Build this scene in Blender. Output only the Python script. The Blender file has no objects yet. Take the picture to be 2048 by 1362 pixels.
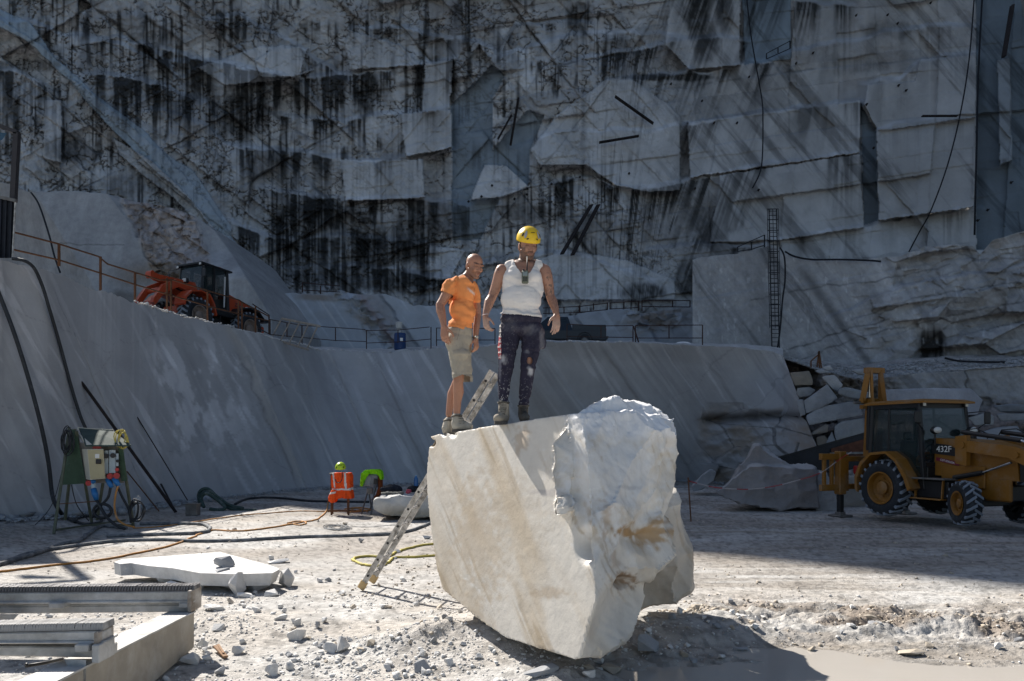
import bpy, bmesh, math, random
import numpy as np
from mathutils import Vector, Matrix
from mathutils.bvhtree import BVHTree
R = math.radians
scene = bpy.context.scene
COL = scene.collection

# ------------------------------------------------------------------ camera, light, exposure
F, CU, CV, CH = 1500.0, 1024.0, 880.0, 2.0     # focal length and level line in units of the 2048 px wide photograph
cam_d = bpy.data.cameras.new("camera")
cam = bpy.data.objects.new("camera", cam_d)
COL.objects.link(cam)
cam.location = (0, 0, CH)
cam.rotation_euler = (R(90), 0, 0)
cam_d.sensor_width = 36
cam_d.lens = 36 * F / 2048
cam_d.shift_y = (CV - 681) / 2048
cam_d.clip_start, cam_d.clip_end = 0.1, 2000
cam_d.dof.use_dof = True
cam_d.dof.focus_distance = 8.0
cam_d.dof.aperture_fstop = 11
scene.camera = cam

SUN = Vector((-.62, .80, .92)).normalized()    # direction towards the sun
sl = bpy.data.lights.new("sun", 'SUN')
sl.energy, sl.angle, sl.color = 5.0, R(.5), (1.0, .94, .86)
so = bpy.data.objects.new("sun", sl)
COL.objects.link(so)
so.rotation_euler = SUN.to_track_quat('Z', 'Y').to_euler()
world = bpy.data.worlds.new("World")
scene.world = world
world.use_nodes = True
wn = world.node_tree
bg = wn.nodes['Background']
sky = wn.nodes.new('ShaderNodeTexSky')
sky.sky_type = 'NISHITA'
sky.sun_disc = False
sky.sun_elevation = math.asin(SUN.z)
sky.sun_rotation = math.atan2(SUN.x, SUN.y)
sky.air_density, sky.dust_density, sky.ozone_density = 1.0, 1.2, 1.0
wn.links.new(sky.outputs[0], bg.inputs[0])
bg.inputs[1].default_value = .064
scene.view_settings.view_transform = 'Standard'
scene.view_settings.look = 'None'
scene.view_settings.exposure = 0.76
scene.view_settings.gamma = 1
scene.view_settings.use_curve_mapping = False
scene.render.engine = 'CYCLES'
scene.cycles.max_bounces = 6
scene.cycles.diffuse_bounces = 4
scene.cycles.glossy_bounces = 3
scene.cycles.transparent_max_bounces = 12
scene.cycles.use_denoising = True


def P(u, v, Y):
    """point of the place seen at photograph pixel (u, v) at distance Y"""
    return Vector(((u - CU) * Y / F, Y, CH + (CV - v) * Y / F))


def PA(U, V, Y):
    return np.stack([(U - CU) * Y / F, Y, CH + (CV - V) * Y / F], -1)


# ------------------------------------------------------------------ noise
def _h(ix, iy, s):
    n = (ix.astype(np.int64) * 374761393 + iy.astype(np.int64) * 668265263 + s * 144269504) & 0x7fffffff
    n = ((n ^ (n >> 13)) * 1274126177) & 0x7fffffff
    n = n ^ (n >> 16)
    return (n & 0xfffff) / float(0xfffff)


def vn(x, y, s=0):
    xi, yi = np.floor(x), np.floor(y)
    fx, fy = x - xi, y - yi
    fx, fy = fx * fx * (3 - 2 * fx), fy * fy * (3 - 2 * fy)
    a, b = _h(xi, yi, s), _h(xi + 1, yi, s)
    c, d = _h(xi, yi + 1, s), _h(xi + 1, yi + 1, s)
    return (a + (b - a) * fx) * (1 - fy) + (c + (d - c) * fx) * fy


def fbm(x, y, o=4, s=0, g=.5):
    t, a, n = 0, 1, 0
    for i in range(o):
        t = t + a * (vn(x * 2 ** i + 17.3 * i, y * 2 ** i + 9.1 * i, s + i) - .5)
        n += a
        a *= g
    return t / n * 2


def voro(x, y, s=0):
    """F1, F2-F1 and two random numbers and the offset to the seed of the nearest cell"""
    xi, yi = np.floor(x), np.floor(y)
    f1 = np.full(x.shape, 9.); f2 = np.full(x.shape, 9.)
    r1 = np.zeros(x.shape); r2 = np.zeros(x.shape); r3 = np.zeros(x.shape); ox = np.zeros(x.shape); oy = np.zeros(x.shape)
    for i in (-1, 0, 1):
        for j in (-1, 0, 1):
            cx, cy = xi + i, yi + j
            px, py = cx + _h(cx, cy, s), cy + _h(cx, cy, s + 7)
            d = np.hypot(px - x, py - y)
            nearer = d < f1
            f2 = np.where(nearer, f1, np.minimum(f2, d))
            f1 = np.where(nearer, d, f1)
            r1 = np.where(nearer, _h(cx, cy, s + 11), r1)
            r2 = np.where(nearer, _h(cx, cy, s + 13), r2)
            r3 = np.where(nearer, _h(cx, cy, s + 17), r3)
            ox = np.where(nearer, x - px, ox)
            oy = np.where(nearer, y - py, oy)
    return f1, f2 - f1, r1, r2, r3, ox, oy


def sm(a, b, x):
    t = np.clip((x - a) / (b - a), 0, 1)
    return t * t * (3 - 2 * t)


# ------------------------------------------------------------------ materials
MATS = {}


def nt(m):
    return m.node_tree.nodes, m.node_tree.links


def mat(name, c, rough=.7, metal=0., var=.12, scale=8., bump=.15, dust=0., dustc=(.55, .54, .52), spec=.4, bscale=None, emit=None):
    """general procedural material: base colour broken up by noise, pale marble dust lying on it, fine relief"""
    if name in MATS:
        return MATS[name]
    m = bpy.data.materials.new(name)
    m.use_nodes = True
    N, L = nt(m)
    b = N['Principled BSDF']
    tc = N.new('ShaderNodeTexCoord')
    n1 = N.new('ShaderNodeTexNoise'); n1.inputs['Scale'].default_value = scale; n1.inputs['Detail'].default_value = 5
    L.new(tc.outputs['Object'], n1.inputs['Vector'])
    hs = N.new('ShaderNodeMixRGB'); hs.blend_type = 'MIX'
    L.new(n1.outputs[0], hs.inputs[0])
    hs.inputs[1].default_value = (*[max(0, x * (1 - var * 2)) for x in c], 1)
    hs.inputs[2].default_value = (*[min(1, x * (1 + var * 2)) for x in c], 1)
    out = hs.outputs[0]
    if dust > 0:
        n2 = N.new('ShaderNodeTexNoise'); n2.inputs['Scale'].default_value = scale * .6; n2.inputs['Detail'].default_value = 8
        n2.inputs['Roughness'].default_value = .7
        L.new(tc.outputs['Object'], n2.inputs['Vector'])
        rp = N.new('ShaderNodeMapRange'); rp.inputs[1].default_value = .62 - .3 * dust; rp.inputs[2].default_value = .85 - .2 * dust
        L.new(n2.outputs[0], rp.inputs[0])
        dm = N.new('ShaderNodeMixRGB')
        mu = N.new('ShaderNodeMath'); mu.operation = 'MULTIPLY'; mu.inputs[1].default_value = min(1, dust * 1.3)
        L.new(rp.outputs[0], mu.inputs[0]); L.new(mu.outputs[0], dm.inputs[0])
        L.new(out, dm.inputs[1]); dm.inputs[2].default_value = (*dustc, 1)
        out = dm.outputs[0]
    L.new(out, b.inputs['Base Color'])
    b.inputs['Roughness'].default_value = rough
    b.inputs['Metallic'].default_value = metal
    b.inputs['Specular IOR Level'].default_value = spec
    if bump > 0:
        n3 = N.new('ShaderNodeTexNoise'); n3.inputs['Scale'].default_value = bscale or scale * 5; n3.inputs['Detail'].default_value = 4
        L.new(tc.outputs['Object'], n3.inputs['Vector'])
        bp = N.new('ShaderNodeBump'); bp.inputs['Strength'].default_value = bump; bp.inputs['Distance'].default_value = .02
        L.new(n3.outputs[0], bp.inputs['Height']); L.new(bp.outputs[0], b.inputs['Normal'])
    if emit:
        b.inputs['Emission Color'].default_value = (*emit, 1); b.inputs['Emission Strength'].default_value = 1
    MATS[name] = m
    return m


def rockmat(name, detail_scale=1.5, vein_scale=.5, vein_rot=(0, R(40), 0), vein=.25, bump=.5, bdist=.15, rough=.75, col=None, blotch=.2):
    """marble: colour from the mesh's own rock colouring (or col), veins, mottling and chipped relief"""
    m = bpy.data.materials.new(name)
    m.use_nodes = True
    N, L = nt(m)
    b = N['Principled BSDF']
    if col is None:
        at = N.new('ShaderNodeAttribute'); at.attribute_name = 'rock'
        base = at.outputs['Color']
    else:
        rg = N.new('ShaderNodeRGB'); rg.outputs[0].default_value = (*col, 1); base = rg.outputs[0]
    geo = N.new('ShaderNodeNewGeometry')
    mp = N.new('ShaderNodeMapping')
    mp.inputs['Rotation'].default_value = vein_rot
    mp.inputs['Scale'].default_value = (vein_scale, vein_scale * .35, vein_scale * .08)
    L.new(geo.outputs['Position'], mp.inputs['Vector'])
    nv = N.new('ShaderNodeTexNoise'); nv.inputs['Scale'].default_value = 1.; nv.inputs['Detail'].default_value = 7; nv.inputs['Roughness'].default_value = .6; nv.inputs['Distortion'].default_value = .35
    L.new(mp.outputs[0], nv.inputs['Vector'])
    cr = N.new('ShaderNodeMapRange'); cr.inputs[1].default_value = .38; cr.inputs[2].default_value = .66
    cr.inputs[3].default_value = 1 - vein; cr.inputs[4].default_value = 1 + vein * .45
    L.new(nv.outputs[0], cr.inputs[0])
    nd = N.new('ShaderNodeTexNoise'); nd.inputs['Scale'].default_value = detail_scale; nd.inputs['Detail'].default_value = 9; nd.inputs['Roughness'].default_value = .68
    L.new(geo.outputs['Position'], nd.inputs['Vector'])
    cd = N.new('ShaderNodeMapRange'); cd.inputs[1].default_value = .3; cd.inputs[2].default_value = .7
    cd.inputs[3].default_value = 1 - blotch; cd.inputs[4].default_value = 1 + blotch * .6
    L.new(nd.outputs[0], cd.inputs[0])
    mu = N.new('ShaderNodeMath'); mu.operation = 'MULTIPLY'
    L.new(cr.outputs[0], mu.inputs[0]); L.new(cd.outputs[0], mu.inputs[1])
    vm = N.new('ShaderNodeVectorMath'); vm.operation = 'SCALE'
    L.new(base, vm.inputs[0]); L.new(mu.outputs[0], vm.inputs['Scale'])
    L.new(vm.outputs[0], b.inputs['Base Color'])
    b.inputs['Roughness'].default_value = rough
    b.inputs['Specular IOR Level'].default_value = .3
    nb = N.new('ShaderNodeTexNoise'); nb.inputs['Scale'].default_value = detail_scale * 2.2; nb.inputs['Detail'].default_value = 8; nb.inputs['Roughness'].default_value = .65
    L.new(geo.outputs['Position'], nb.inputs['Vector'])
    bp = N.new('ShaderNodeBump'); bp.inputs['Strength'].default_value = bump; bp.inputs['Distance'].default_value = bdist
    L.new(nb.outputs[0], bp.inputs['Height']); L.new(bp.outputs[0], b.inputs['Normal'])
    return m


# ------------------------------------------------------------------ mesh building
class MB:
    def __init__(s):
        s.v, s.f, s.mi, s.cur, s.mats = [], [], [], 0, []

    def use(s, m):
        if m not in s.mats:
            s.mats.append(m)
        s.cur = s.mats.index(m)
        return s

    def add(s, vs, fs):
        o = len(s.v)
        s.v += [tuple(p) for p in vs]
        s.f += [tuple(i + o for i in f) for f in fs]
        s.mi += [s.cur] * len(fs)
        return s

    def hull(s, pts):
        bm = bmesh.new()
        for p in pts:
            bm.verts.new(p)
        bmesh.ops.convex_hull(bm, input=bm.verts)
        for v in [v for v in bm.verts if not v.link_faces]:
            bm.verts.remove(v)
        bmesh.ops.dissolve_limit(bm, angle_limit=R(1), verts=bm.verts, edges=bm.edges)
        bmesh.ops.recalc_face_normals(bm, faces=bm.faces)
        bm.verts.index_update()
        s.add([v.co[:] for v in bm.verts], [[v.index for v in f.verts] for f in bm.faces])
        bm.free()
        return s

    def box(s, c, d, rot=None, b=.0):
        """box of full size d at c, edges chamfered by b"""
        hx, hy, hz = d[0] / 2, d[1] / 2, d[2] / 2
        M = rot if rot is not None else Matrix.Identity(3)
        c = Vector(c)
        if b <= 0:
            vs = [c + M @ Vector((x * hx, y * hy, z * hz)) for z in (-1, 1) for y in (-1, 1) for x in (-1, 1)]
            return s.add(vs, [(0, 2, 3, 1), (4, 5, 7, 6), (0, 1, 5, 4), (2, 6, 7, 3), (0, 4, 6, 2), (1, 3, 7, 5)])
        b = min(b, hx * .9, hy * .9, hz * .9)
        pts = []
        for x in (-1, 1):
            for y in (-1, 1):
                for z in (-1, 1):
                    pts += [c + M @ Vector((x * (hx - b), y * (hy - b), z * hz)), c + M @ Vector((x * (hx - b), y * hy, z * (hz - b))), c + M @ Vector((x * hx, y * (hy - b), z * (hz - b)))]
        return s.hull(pts)

    def beam(s, a, b, w, h, up=(0, 0, 1), bev=0., ext=0.):
        """bar from a to b, w wide (sideways), h high"""
        a, b = Vector(a), Vector(b)
        d = (b - a).normalized()
        a, b = a - d * ext, b + d * ext
        up = Vector(up)
        sd = d.cross(up)
        if sd.length < 1e-4:
            sd = d.cross(Vector((0, 1, 0)))
        sd.normalize()
        u2 = sd.cross(d).normalized()
        M = Matrix((d, sd, u2)).transposed()
        return s.box((a + b) / 2, ((b - a).length, w, h), M, bev)

    def tube(s, pts, r, n=8, cap=True, closed=False):
        pts = [Vector(p) for p in pts]
        k = len(pts)
        rs = r if isinstance(r, (list, tuple)) else [r] * k
        vs, fs = [], []
        prev = None
        for i, p in enumerate(pts):
            t = (pts[(i + 1) % k] - pts[i - 1]) if closed else (pts[min(i + 1, k - 1)] - pts[max(i - 1, 0)])
            if t.length < 1e-9: t = Vector((0, 0, 1))
            t.normalize()
            if prev is None:
                a = t.cross(Vector((0, 0, 1)))
                if a.length < .1: a = t.cross(Vector((1, 0, 0)))
            else:
                a = prev - t * prev.dot(t)
                if a.length < 1e-4: a = t.cross(Vector((1, 0, 0)))
            a.normalize(); prev = a
            b = t.cross(a)
            for j in range(n):
                q = 2 * math.pi * j / n
                vs.append(p + (a * math.cos(q) + b * math.sin(q)) * rs[i])
        for i in range(k if closed else k - 1):
            for j in range(n):
                i2 = (i + 1) % k
                fs.append((i * n + j, i * n + (j + 1) % n, i2 * n + (j + 1) % n, i2 * n + j))
        if cap and not closed:
            fs.append(tuple(range(n))[::-1]); fs.append(tuple(range((k - 1) * n, k * n)))
        return s.add(vs, fs)

    def cyl(s, a, b, r, r2=None, n=16):
        return s.tube([a, b], [r, r if r2 is None else r2], n)

    def ell(s, c, r, rot=None, n=16, m=10):
        M = rot if rot is not None else Matrix.Identity(3)
        c = Vector(c)
        r = (r, r, r) if not isinstance(r, (tuple, list)) else r
        vs, fs = [], []
        for i in range(m + 1):
            th = math.pi * i / m
            for j in range(n):
                ph = 2 * math.pi * j / n
                vs.append(c + M @ Vector((r[0] * math.sin(th) * math.cos(ph), r[1] * math.sin(th) * math.sin(ph), r[2] * math.cos(th))))
        for i in range(m):
            for j in range(n):
                fs.append((i * n + j, (i + 1) * n + j, (i + 1) * n + (j + 1) % n, i * n + (j + 1) % n))
        return s.add(vs, fs)

    def lathe(s, prof, c=(0, 0, 0), axis='Y', n=32, cap=False):
        """profile of (radius, along axis)"""
        vs, fs = [], []
        for (r, a) in prof:
            for j in range(n):
                q = 2 * math.pi * j / n
                x, y = r * math.cos(q), r * math.sin(q)
                p = {'Y': (x, a, y), 'X': (a, x, y), 'Z': (x, y, a)}[axis]
                vs.append((p[0] + c[0], p[1] + c[1], p[2] + c[2]))
        k = len(prof)
        for i in range(k - 1):
            for j in range(n):
                fs.append((i * n + j, i * n + (j + 1) % n, (i + 1) * n + (j + 1) % n, (i + 1) * n + j))
        if cap:
            fs.append(tuple(range(n))[::-1]); fs.append(tuple(range((k - 1) * n, k * n)))
        return s.add(vs, fs)

    def prism(s, poly, y0, y1, M=None):
        """outline in x,z given thickness from y0 to y1"""
        n = len(poly)
        vs = [(x, y0, z) for x, z in poly] + [(x, y1, z) for x, z in poly]
        if M is not None:
            vs = [M @ Vector(v) for v in vs]
        fs = [tuple(range(n)), tuple(range(n, 2 * n))[::-1]] + [(i, i + n, (i + 1) % n + n, (i + 1) % n) for i in range(n)]
        return s.add(vs, fs)

    def capsule(s, a, b, ra, rb, n=14):
        a, b = Vector(a), Vector(b)
        d = b - a
        if d.length < 1e-5:
            return s.ell(a, max(ra, rb), n=n)
        s.ell(a, ra, n=n, m=8); s.ell(b, rb, n=n, m=8)
        return s.tube([a, b], [ra, rb], n)

    def mesh(s, name, m=None, smooth=False, fix=True):
        me = bpy.data.meshes.new(name)
        me.from_pydata(s.v, [], s.f)
        if fix:
            bm = bmesh.new(); bm.from_mesh(me)
            bmesh.ops.recalc_face_normals(bm, faces=bm.faces)
            bm.to_mesh(me); bm.free()
        if s.mats:
            for x in s.mats: me.materials.append(x)
            me.polygons.foreach_set('material_index', s.mi)
        elif m:
            me.materials.append(m)
        if smooth:
            if smooth is True:
                me.polygons.foreach_set('use_smooth', [True] * len(me.polygons))
            else:
                me.set_sharp_from_angle(angle=R(smooth)) if hasattr(me, 'set_sharp_from_angle') else None
                me.polygons.foreach_set('use_smooth', [True] * len(me.polygons))
                me.set_sharp_from_angle(angle=R(smooth))
        return me


def obj(name, g, m=None, parent=None, smooth=False, loc=None, fix=True):
    me = g.mesh(name, m, smooth, fix) if isinstance(g, MB) else g
    o = bpy.data.objects.new(name, me)
    COL.objects.link(o)
    if parent: o.parent = parent
    if loc is not None: o.location = loc
    return o


def tag(o, label=None, cat=None, group=None, kind=None):
    if label: o['label'] = label
    if cat: o['category'] = cat
    if group: o['group'] = group
    if kind: o['kind'] = kind
    return o


def thing(name, label, cat, loc=(0, 0, 0), rot=(0, 0, 0), group=None):
    o = bpy.data.objects.new(name, None)
    o.empty_display_size = .2
    COL.objects.link(o)
    o.location = loc; o.rotation_euler = rot
    return tag(o, label, cat, group)


def copy_tree(o, parent=None):
    c = o.copy(); COL.objects.link(c); c.parent = parent
    for ch in o.children:
        copy_tree(ch, c)
    return c


def sheet(name, G, colr=None, m=None, kind='structure', smooth=False, parent=None, flip=False):
    """G: (n, m, 3) grid of points, colr: (n, m, 3)"""
    n, k = G.shape[:2]
    me = bpy.data.meshes.new(name)
    idx = np.arange(n * k).reshape(n, k)
    q = np.stack([idx[:-1, :-1], idx[1:, :-1], idx[1:, 1:], idx[:-1, 1:]], -1).reshape(-1, 4)
    if flip: q = q[:, ::-1]
    me.vertices.add(n * k)
    me.vertices.foreach_set('co', G.reshape(-1).astype(np.float32))
    me.loops.add(len(q) * 4)
    me.loops.foreach_set('vertex_index', q.reshape(-1).astype(np.int32))
    me.polygons.add(len(q))
    me.polygons.foreach_set('loop_start', (np.arange(len(q)) * 4).astype(np.int32))
    me.polygons.foreach_set('loop_total', np.full(len(q), 4, np.int32))
    me.update(calc_edges=True)
    if colr is not None:
        at = me.color_attributes.new('rock', 'FLOAT_COLOR', 'POINT')
        c4 = np.ones((n * k, 4), np.float32); c4[:, :3] = np.clip(colr.reshape(-1, 3), 0, 1)
        at.data.foreach_set('color', c4.reshape(-1))
    if m: me.materials.append(m)
    if smooth: me.polygons.foreach_set('use_smooth', np.ones(len(q), bool))
    o = bpy.data.objects.new(name, me)
    COL.objects.link(o)
    if parent: o.parent = parent
    if kind: o['kind'] = kind
    return o


def evalmesh(o):
    dg = bpy.context.evaluated_depsgraph_get()
    dg.update()
    return bpy.data.meshes.new_from_object(o.evaluated_get(dg))


def remesh(g, voxel, smooth_it=2, fac=.5):
    """union of the closed shapes of g as one continuous surface"""
    me = g.mesh('tmp')
    o = bpy.data.objects.new('tmp', me); COL.objects.link(o)
    md = o.modifiers.new('r', 'REMESH'); md.mode = 'VOXEL'; md.voxel_size = voxel; md.adaptivity = 0
    if smooth_it:
        s2 = o.modifiers.new('s', 'SMOOTH'); s2.factor = fac; s2.iterations = smooth_it
    out = evalmesh(o)
    bpy.data.objects.remove(o); bpy.data.meshes.remove(me)
    return out


def mverts(me):
    a = np.empty(len(me.vertices) * 3, np.float32); me.vertices.foreach_get('co', a); return a.reshape(-1, 3).astype(float)


def mnorms(me):
    a = np.empty(len(me.vertices) * 3, np.float32); me.vertices.foreach_get('normal', a); return a.reshape(-1, 3).astype(float)


def setverts(me, a):
    me.vertices.foreach_set('co', a.astype(np.float32).reshape(-1)); me.update()


def rockcol(me, c):
    at = me.color_attributes.new('rock', 'FLOAT_COLOR', 'POINT')
    c4 = np.ones((len(me.vertices), 4), np.float32); c4[:, :3] = np.clip(c, 0, 1)
    at.data.foreach_set('color', c4.reshape(-1))


def interp(u, pts):
    x = [p[0] for p in pts]; y = [p[1] for p in pts]
    return np.interp(u, x, y)


def n3(p, sc, s=0, o=4):
    """3D-ish noise for vertex arrays"""
    return (fbm(p[:, 0] * sc + p[:, 2] * sc * .37, p[:, 1] * sc - p[:, 2] * sc * .61, o, s) + fbm(p[:, 2] * sc + 5.2, p[:, 0] * sc * .7 + p[:, 1] * sc * .7, o, s + 31)) * .7
# ------------------------------------------------------------------ the quarry face (far wall)
def inpoly(U, V, poly):
    c = np.zeros(U.shape, bool)
    n = len(poly)
    j = n - 1
    for i in range(n):
        xi, yi = poly[i]; xj, yj = poly[j]
        if yi != yj:
            c ^= ((yi > V) != (yj > V)) & (U < (xj - xi) * (V - yi) / (yj - yi) + xi)
        j = i
    return c


m_cliff = rockmat('weathered_marble_cliff', detail_scale=.35, vein_scale=.16, vein_rot=(0, R(-42), 0), vein=.10, bump=.5, bdist=.3, blotch=.16)
uu = np.arange(-190, 2330, 1.9); vv = np.arange(-70, 690, 1.75)
U, V = np.meshgrid(uu, vv)
# ledges: polyline, depth of the step, stain strength, stain length, stain zone
LED = [
    ([(-200, 20), (60, 45), (130, 72), (190, 78), (260, 100), (330, 132), (350, 145)], 1.2, .5, 60),
    ([(180, 88), (235, 72), (300, 96), (335, 120), (450, 125), (520, 140)], 1.4, 1.0, 70),
    ([(-200, 128), (0, 140), (50, 150), (95, 175), (122, 195)], 1.6, .9, 100),
    ([(175, 152), (240, 152), (300, 165), (365, 188), (415, 205), (430, 235)], 1.6, 1.15, 105),
    ([(285, 225), (330, 222), (375, 240), (405, 250), (450, 290), (500, 300), (560, 305)], 1.3, .9, 90),
    ([(330, 100), (380, 115), (430, 126), (500, 140), (560, 150), (610, 165), (640, 215)], 1.4, 1.3, 130),
    ([(380, 40), (430, 42), (480, 32), (520, 60), (600, 95), (618, 110), (700, 165)], 1.2, .6, 60),
    ([(480, 290), (520, 298), (600, 305), (660, 315)], 1., 1.0, 75),
    ([(560, 232), (620, 240), (680, 240), (760, 232), (830, 228), (905, 218)], 1.5, .9, 60),
    ([(600, 155), (690, 150), (740, 142), (800, 135), (850, 128), (910, 120)], 1.5, 1.3, 95),
    ([(660, 320), (720, 322), (800, 318), (850, 312), (900, 296)], 1.5, .7, 85),
    ([(520, 375), (600, 392), (700, 402), (760, 395), (850, 400), (940, 410)], 1.3, 1.2, 85),
    ([(450, 440), (520, 470), (600, 480), (700, 470), (800, 480), (880, 490)], 1.2, 1.1, 70),
    ([(560, 540), (700, 530), (820, 545), (900, 560)], 1., 1.1, 50),
    ([(700, 60), (790, 52), (870, 70), (960, 90), (1000, 110), (1030, 50), (1120, 44), (1180, 50)], 1.3, .6, 60),
    ([(1000, 112), (1060, 95), (1150, 70), (1260, 64), (1390, 78), (1430, 80)], 1.2, .4, 40),
    ([(1130, 130), (1210, 110), (1250, 105), (1340, 82), (1440, 75), (1500, 78)], 1.3, 1.0, 65),
    ([(1250, 162), (1320, 152), (1380, 143), (1400, 150), (1470, 132), (1540, 122)], 1.6, 1.0, 75),
    ([(1370, 250), (1450, 236), (1560, 222), (1640, 210), (1724, 203)], 1.8, .95, 85),
    ([(1030, 300), (1110, 265), (1200, 262), (1300, 262), (1370, 250)], .9, .3, 40),
    ([(1360, 360), (1440, 350), (1510, 335), (1620, 320), (1718, 308)], 1.7, .9, 120),
    ([(1100, 370), (1160, 352), (1240, 372), (1300, 380), (1370, 362)], 1.2, .95, 100),
    ([(1540, 122), (1640, 90), (1720, 80), (1790, 60), (1960, 50)], 1.4, .35, 60),
    ([(1730, 168), (1800, 160), (1840, 120), (1950, 105)], 1.6, .3, 60),
    ([(1750, 262), (1830, 245), (1955, 232)], 1.7, .25, 60),
    ([(1300, 500), (1400, 488), (1500, 492), (1640, 470), (1720, 455), (1760, 445), (1955, 418)], 1.3, .6, 60),
    ([(850, 555), (1000, 520), (1100, 505), (1180, 520), (1300, 560)], 1.2, .35, 40),
    ([(1340, -30), (1500, -20), (1600, 5), (1700, 10)], 1.5, 1., 90),
]
wu = U + 2.5 * fbm(U / 22, V / 22, 4, 5, .6); wv = V + 2.5 * fbm(U / 21, V / 21, 4, 9, .6)
reg_r = sm(1150, 1500, U)                    # smoother sawn faces to the right
reg_l = 1 - sm(500, 900, U)
reg_c = np.clip(1 - reg_r - reg_l, 0, 1)
Yc = 74 - 9 * (1 - sm(0, 520, U)) - 6 * sm(1750, 2150, U) + (600 - V) * .012
src = np.zeros(U.shape)
lent = np.full(U.shape, 60.)
ledgetop = np.zeros(U.shape)
for k, (pl, st, ss, ln) in enumerate(LED):
    vl = interp(wu, pl) + 7 * fbm(U / 30, 0 * U + k * 3.3, 3, 40 + k)
    u0, u1 = pl[0][0], pl[-1][0]
    fade = sm(u0 - 22, u0 + 14, U) * (1 - sm(u1 - 14, u1 + 22, U))
    a = (vl - V)
    h = st * (1 + .5 * fbm(U / 60, V * 0 + k, 2, 80 + k))
    Yc += fade * h * (sm(-1, 9, a) - .6 * sm(20, 130, a))
    ledgetop += fade * sm(-1, 2, a) * (1 - sm(5, 11, a))
    below = np.exp(-((V - vl - 4) / 3.5) ** 2) * fade
    pat = sm(.3 - .15 * ss, .72, vn(U / 22, 0 * U + k * 7.7, 60 + k)) * (.35 + .65 * vn(U / 6, 0 * U + k * 5.1, 61 + k))
    s_ = below * ss * pat * 1.25
    lent = np.where(s_ > src, ln, lent)
    src = np.maximum(src, s_)
# facets at three sizes
def lines(theta, sp, s, drop=.3, bend=14):
    """family of roughly parallel joints: cell number, distance to the nearest joint in px, place between joints"""
    q = (wu * math.cos(theta) + wv * math.sin(theta)) + bend * fbm(U / 260, V / 200, 2, s + 3)
    t = q / sp + .55 * (vn(q / sp * .9, 0 * q + s, s) - .5) * 2 * .6
    i = np.floor(t); fr = t - i
    h0 = _h(i, 0 * i + s, s) < drop; h1 = _h(i + 1, 0 * i + s, s) < drop
    ident = np.where(h0, i - 1, i)
    d = np.minimum(np.where(h0, 9, fr), np.where(h1, 9, 1 - fr)) * sp
    return ident, d, fr
def cells(angles, sp, s, amp, tilt):
    I, D, FR = [], np.full(U.shape, 99.), []
    for k, (a, f_) in enumerate(angles):
        i, d, fr = lines(R(a), sp * f_, s + 17 * k)
        I.append(i); D = np.minimum(D, d); FR.append(fr)
    hx = sum(i * (k * 7 + 3) for k, i in enumerate(I)); hy = sum(i * (k * 5 - 4) for k, i in enumerate(I))
    r1, r2, r3 = _h(hx, hy, s + 1), _h(hx, hy, s + 2), _h(hx, hy, s + 3)
    return amp * (r1 - .5) + tilt * ((r2 - .5) * (FR[0] - .5) + (r3 - .5) * (FR[1] - .5)), D, r1
crack = np.zeros(U.shape); tone = np.ones(U.shape)
AL = ((128, 1.0), (62, 1.5), (5, 1.9)); AC = ((82, 1.1), (140, 1.5), (38, 1.7)); AR = ((83, 1.0), (2, 1.7), (138, 2.3))
for (an, sp, s, amp, tilt, W, cw, cs) in (
        (AL, 95, 1, 1.6, 2.4, reg_l, 2.2, .75), (AL, 40, 2, .6, 1.2, reg_l, 1.6, .6), (AL, 16, 3, .22, .45, reg_l, 1.2, .35),
        (AC, 90, 4, 1.5, 2.4, reg_c, 2.0, .75), (AC, 38, 5, .6, 1.2, reg_c, 1.5, .55), (AC, 16, 6, .2, .42, reg_c, 1.2, .3),
        (AR, 120, 7, 1.3, 1.9, reg_r, 1.6, .55), (AR, 52, 8, .22, .5, reg_r, 1.2, .25)):
    d, D, r1 = cells(an, sp, s, amp, tilt)
    gate = sm(.35, .62, vn(U / 75 + s, V / 60, 85 + s)) if sp < 50 else 1
    Yc += W * d * gate
    pat = sm(.38, .62, vn(U / 30 + s, V / 30, 90 + s))
    wdt = cw * (.5 + .9 * vn(U / 12, V / 12, 93 + s))
    crack = np.maximum(crack, W * cs * np.exp(-(D / wdt) ** 2) * (.15 + .85 * pat) * gate)
    tone *= 1 + W * .36 * (r1 - .5) * gate
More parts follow.
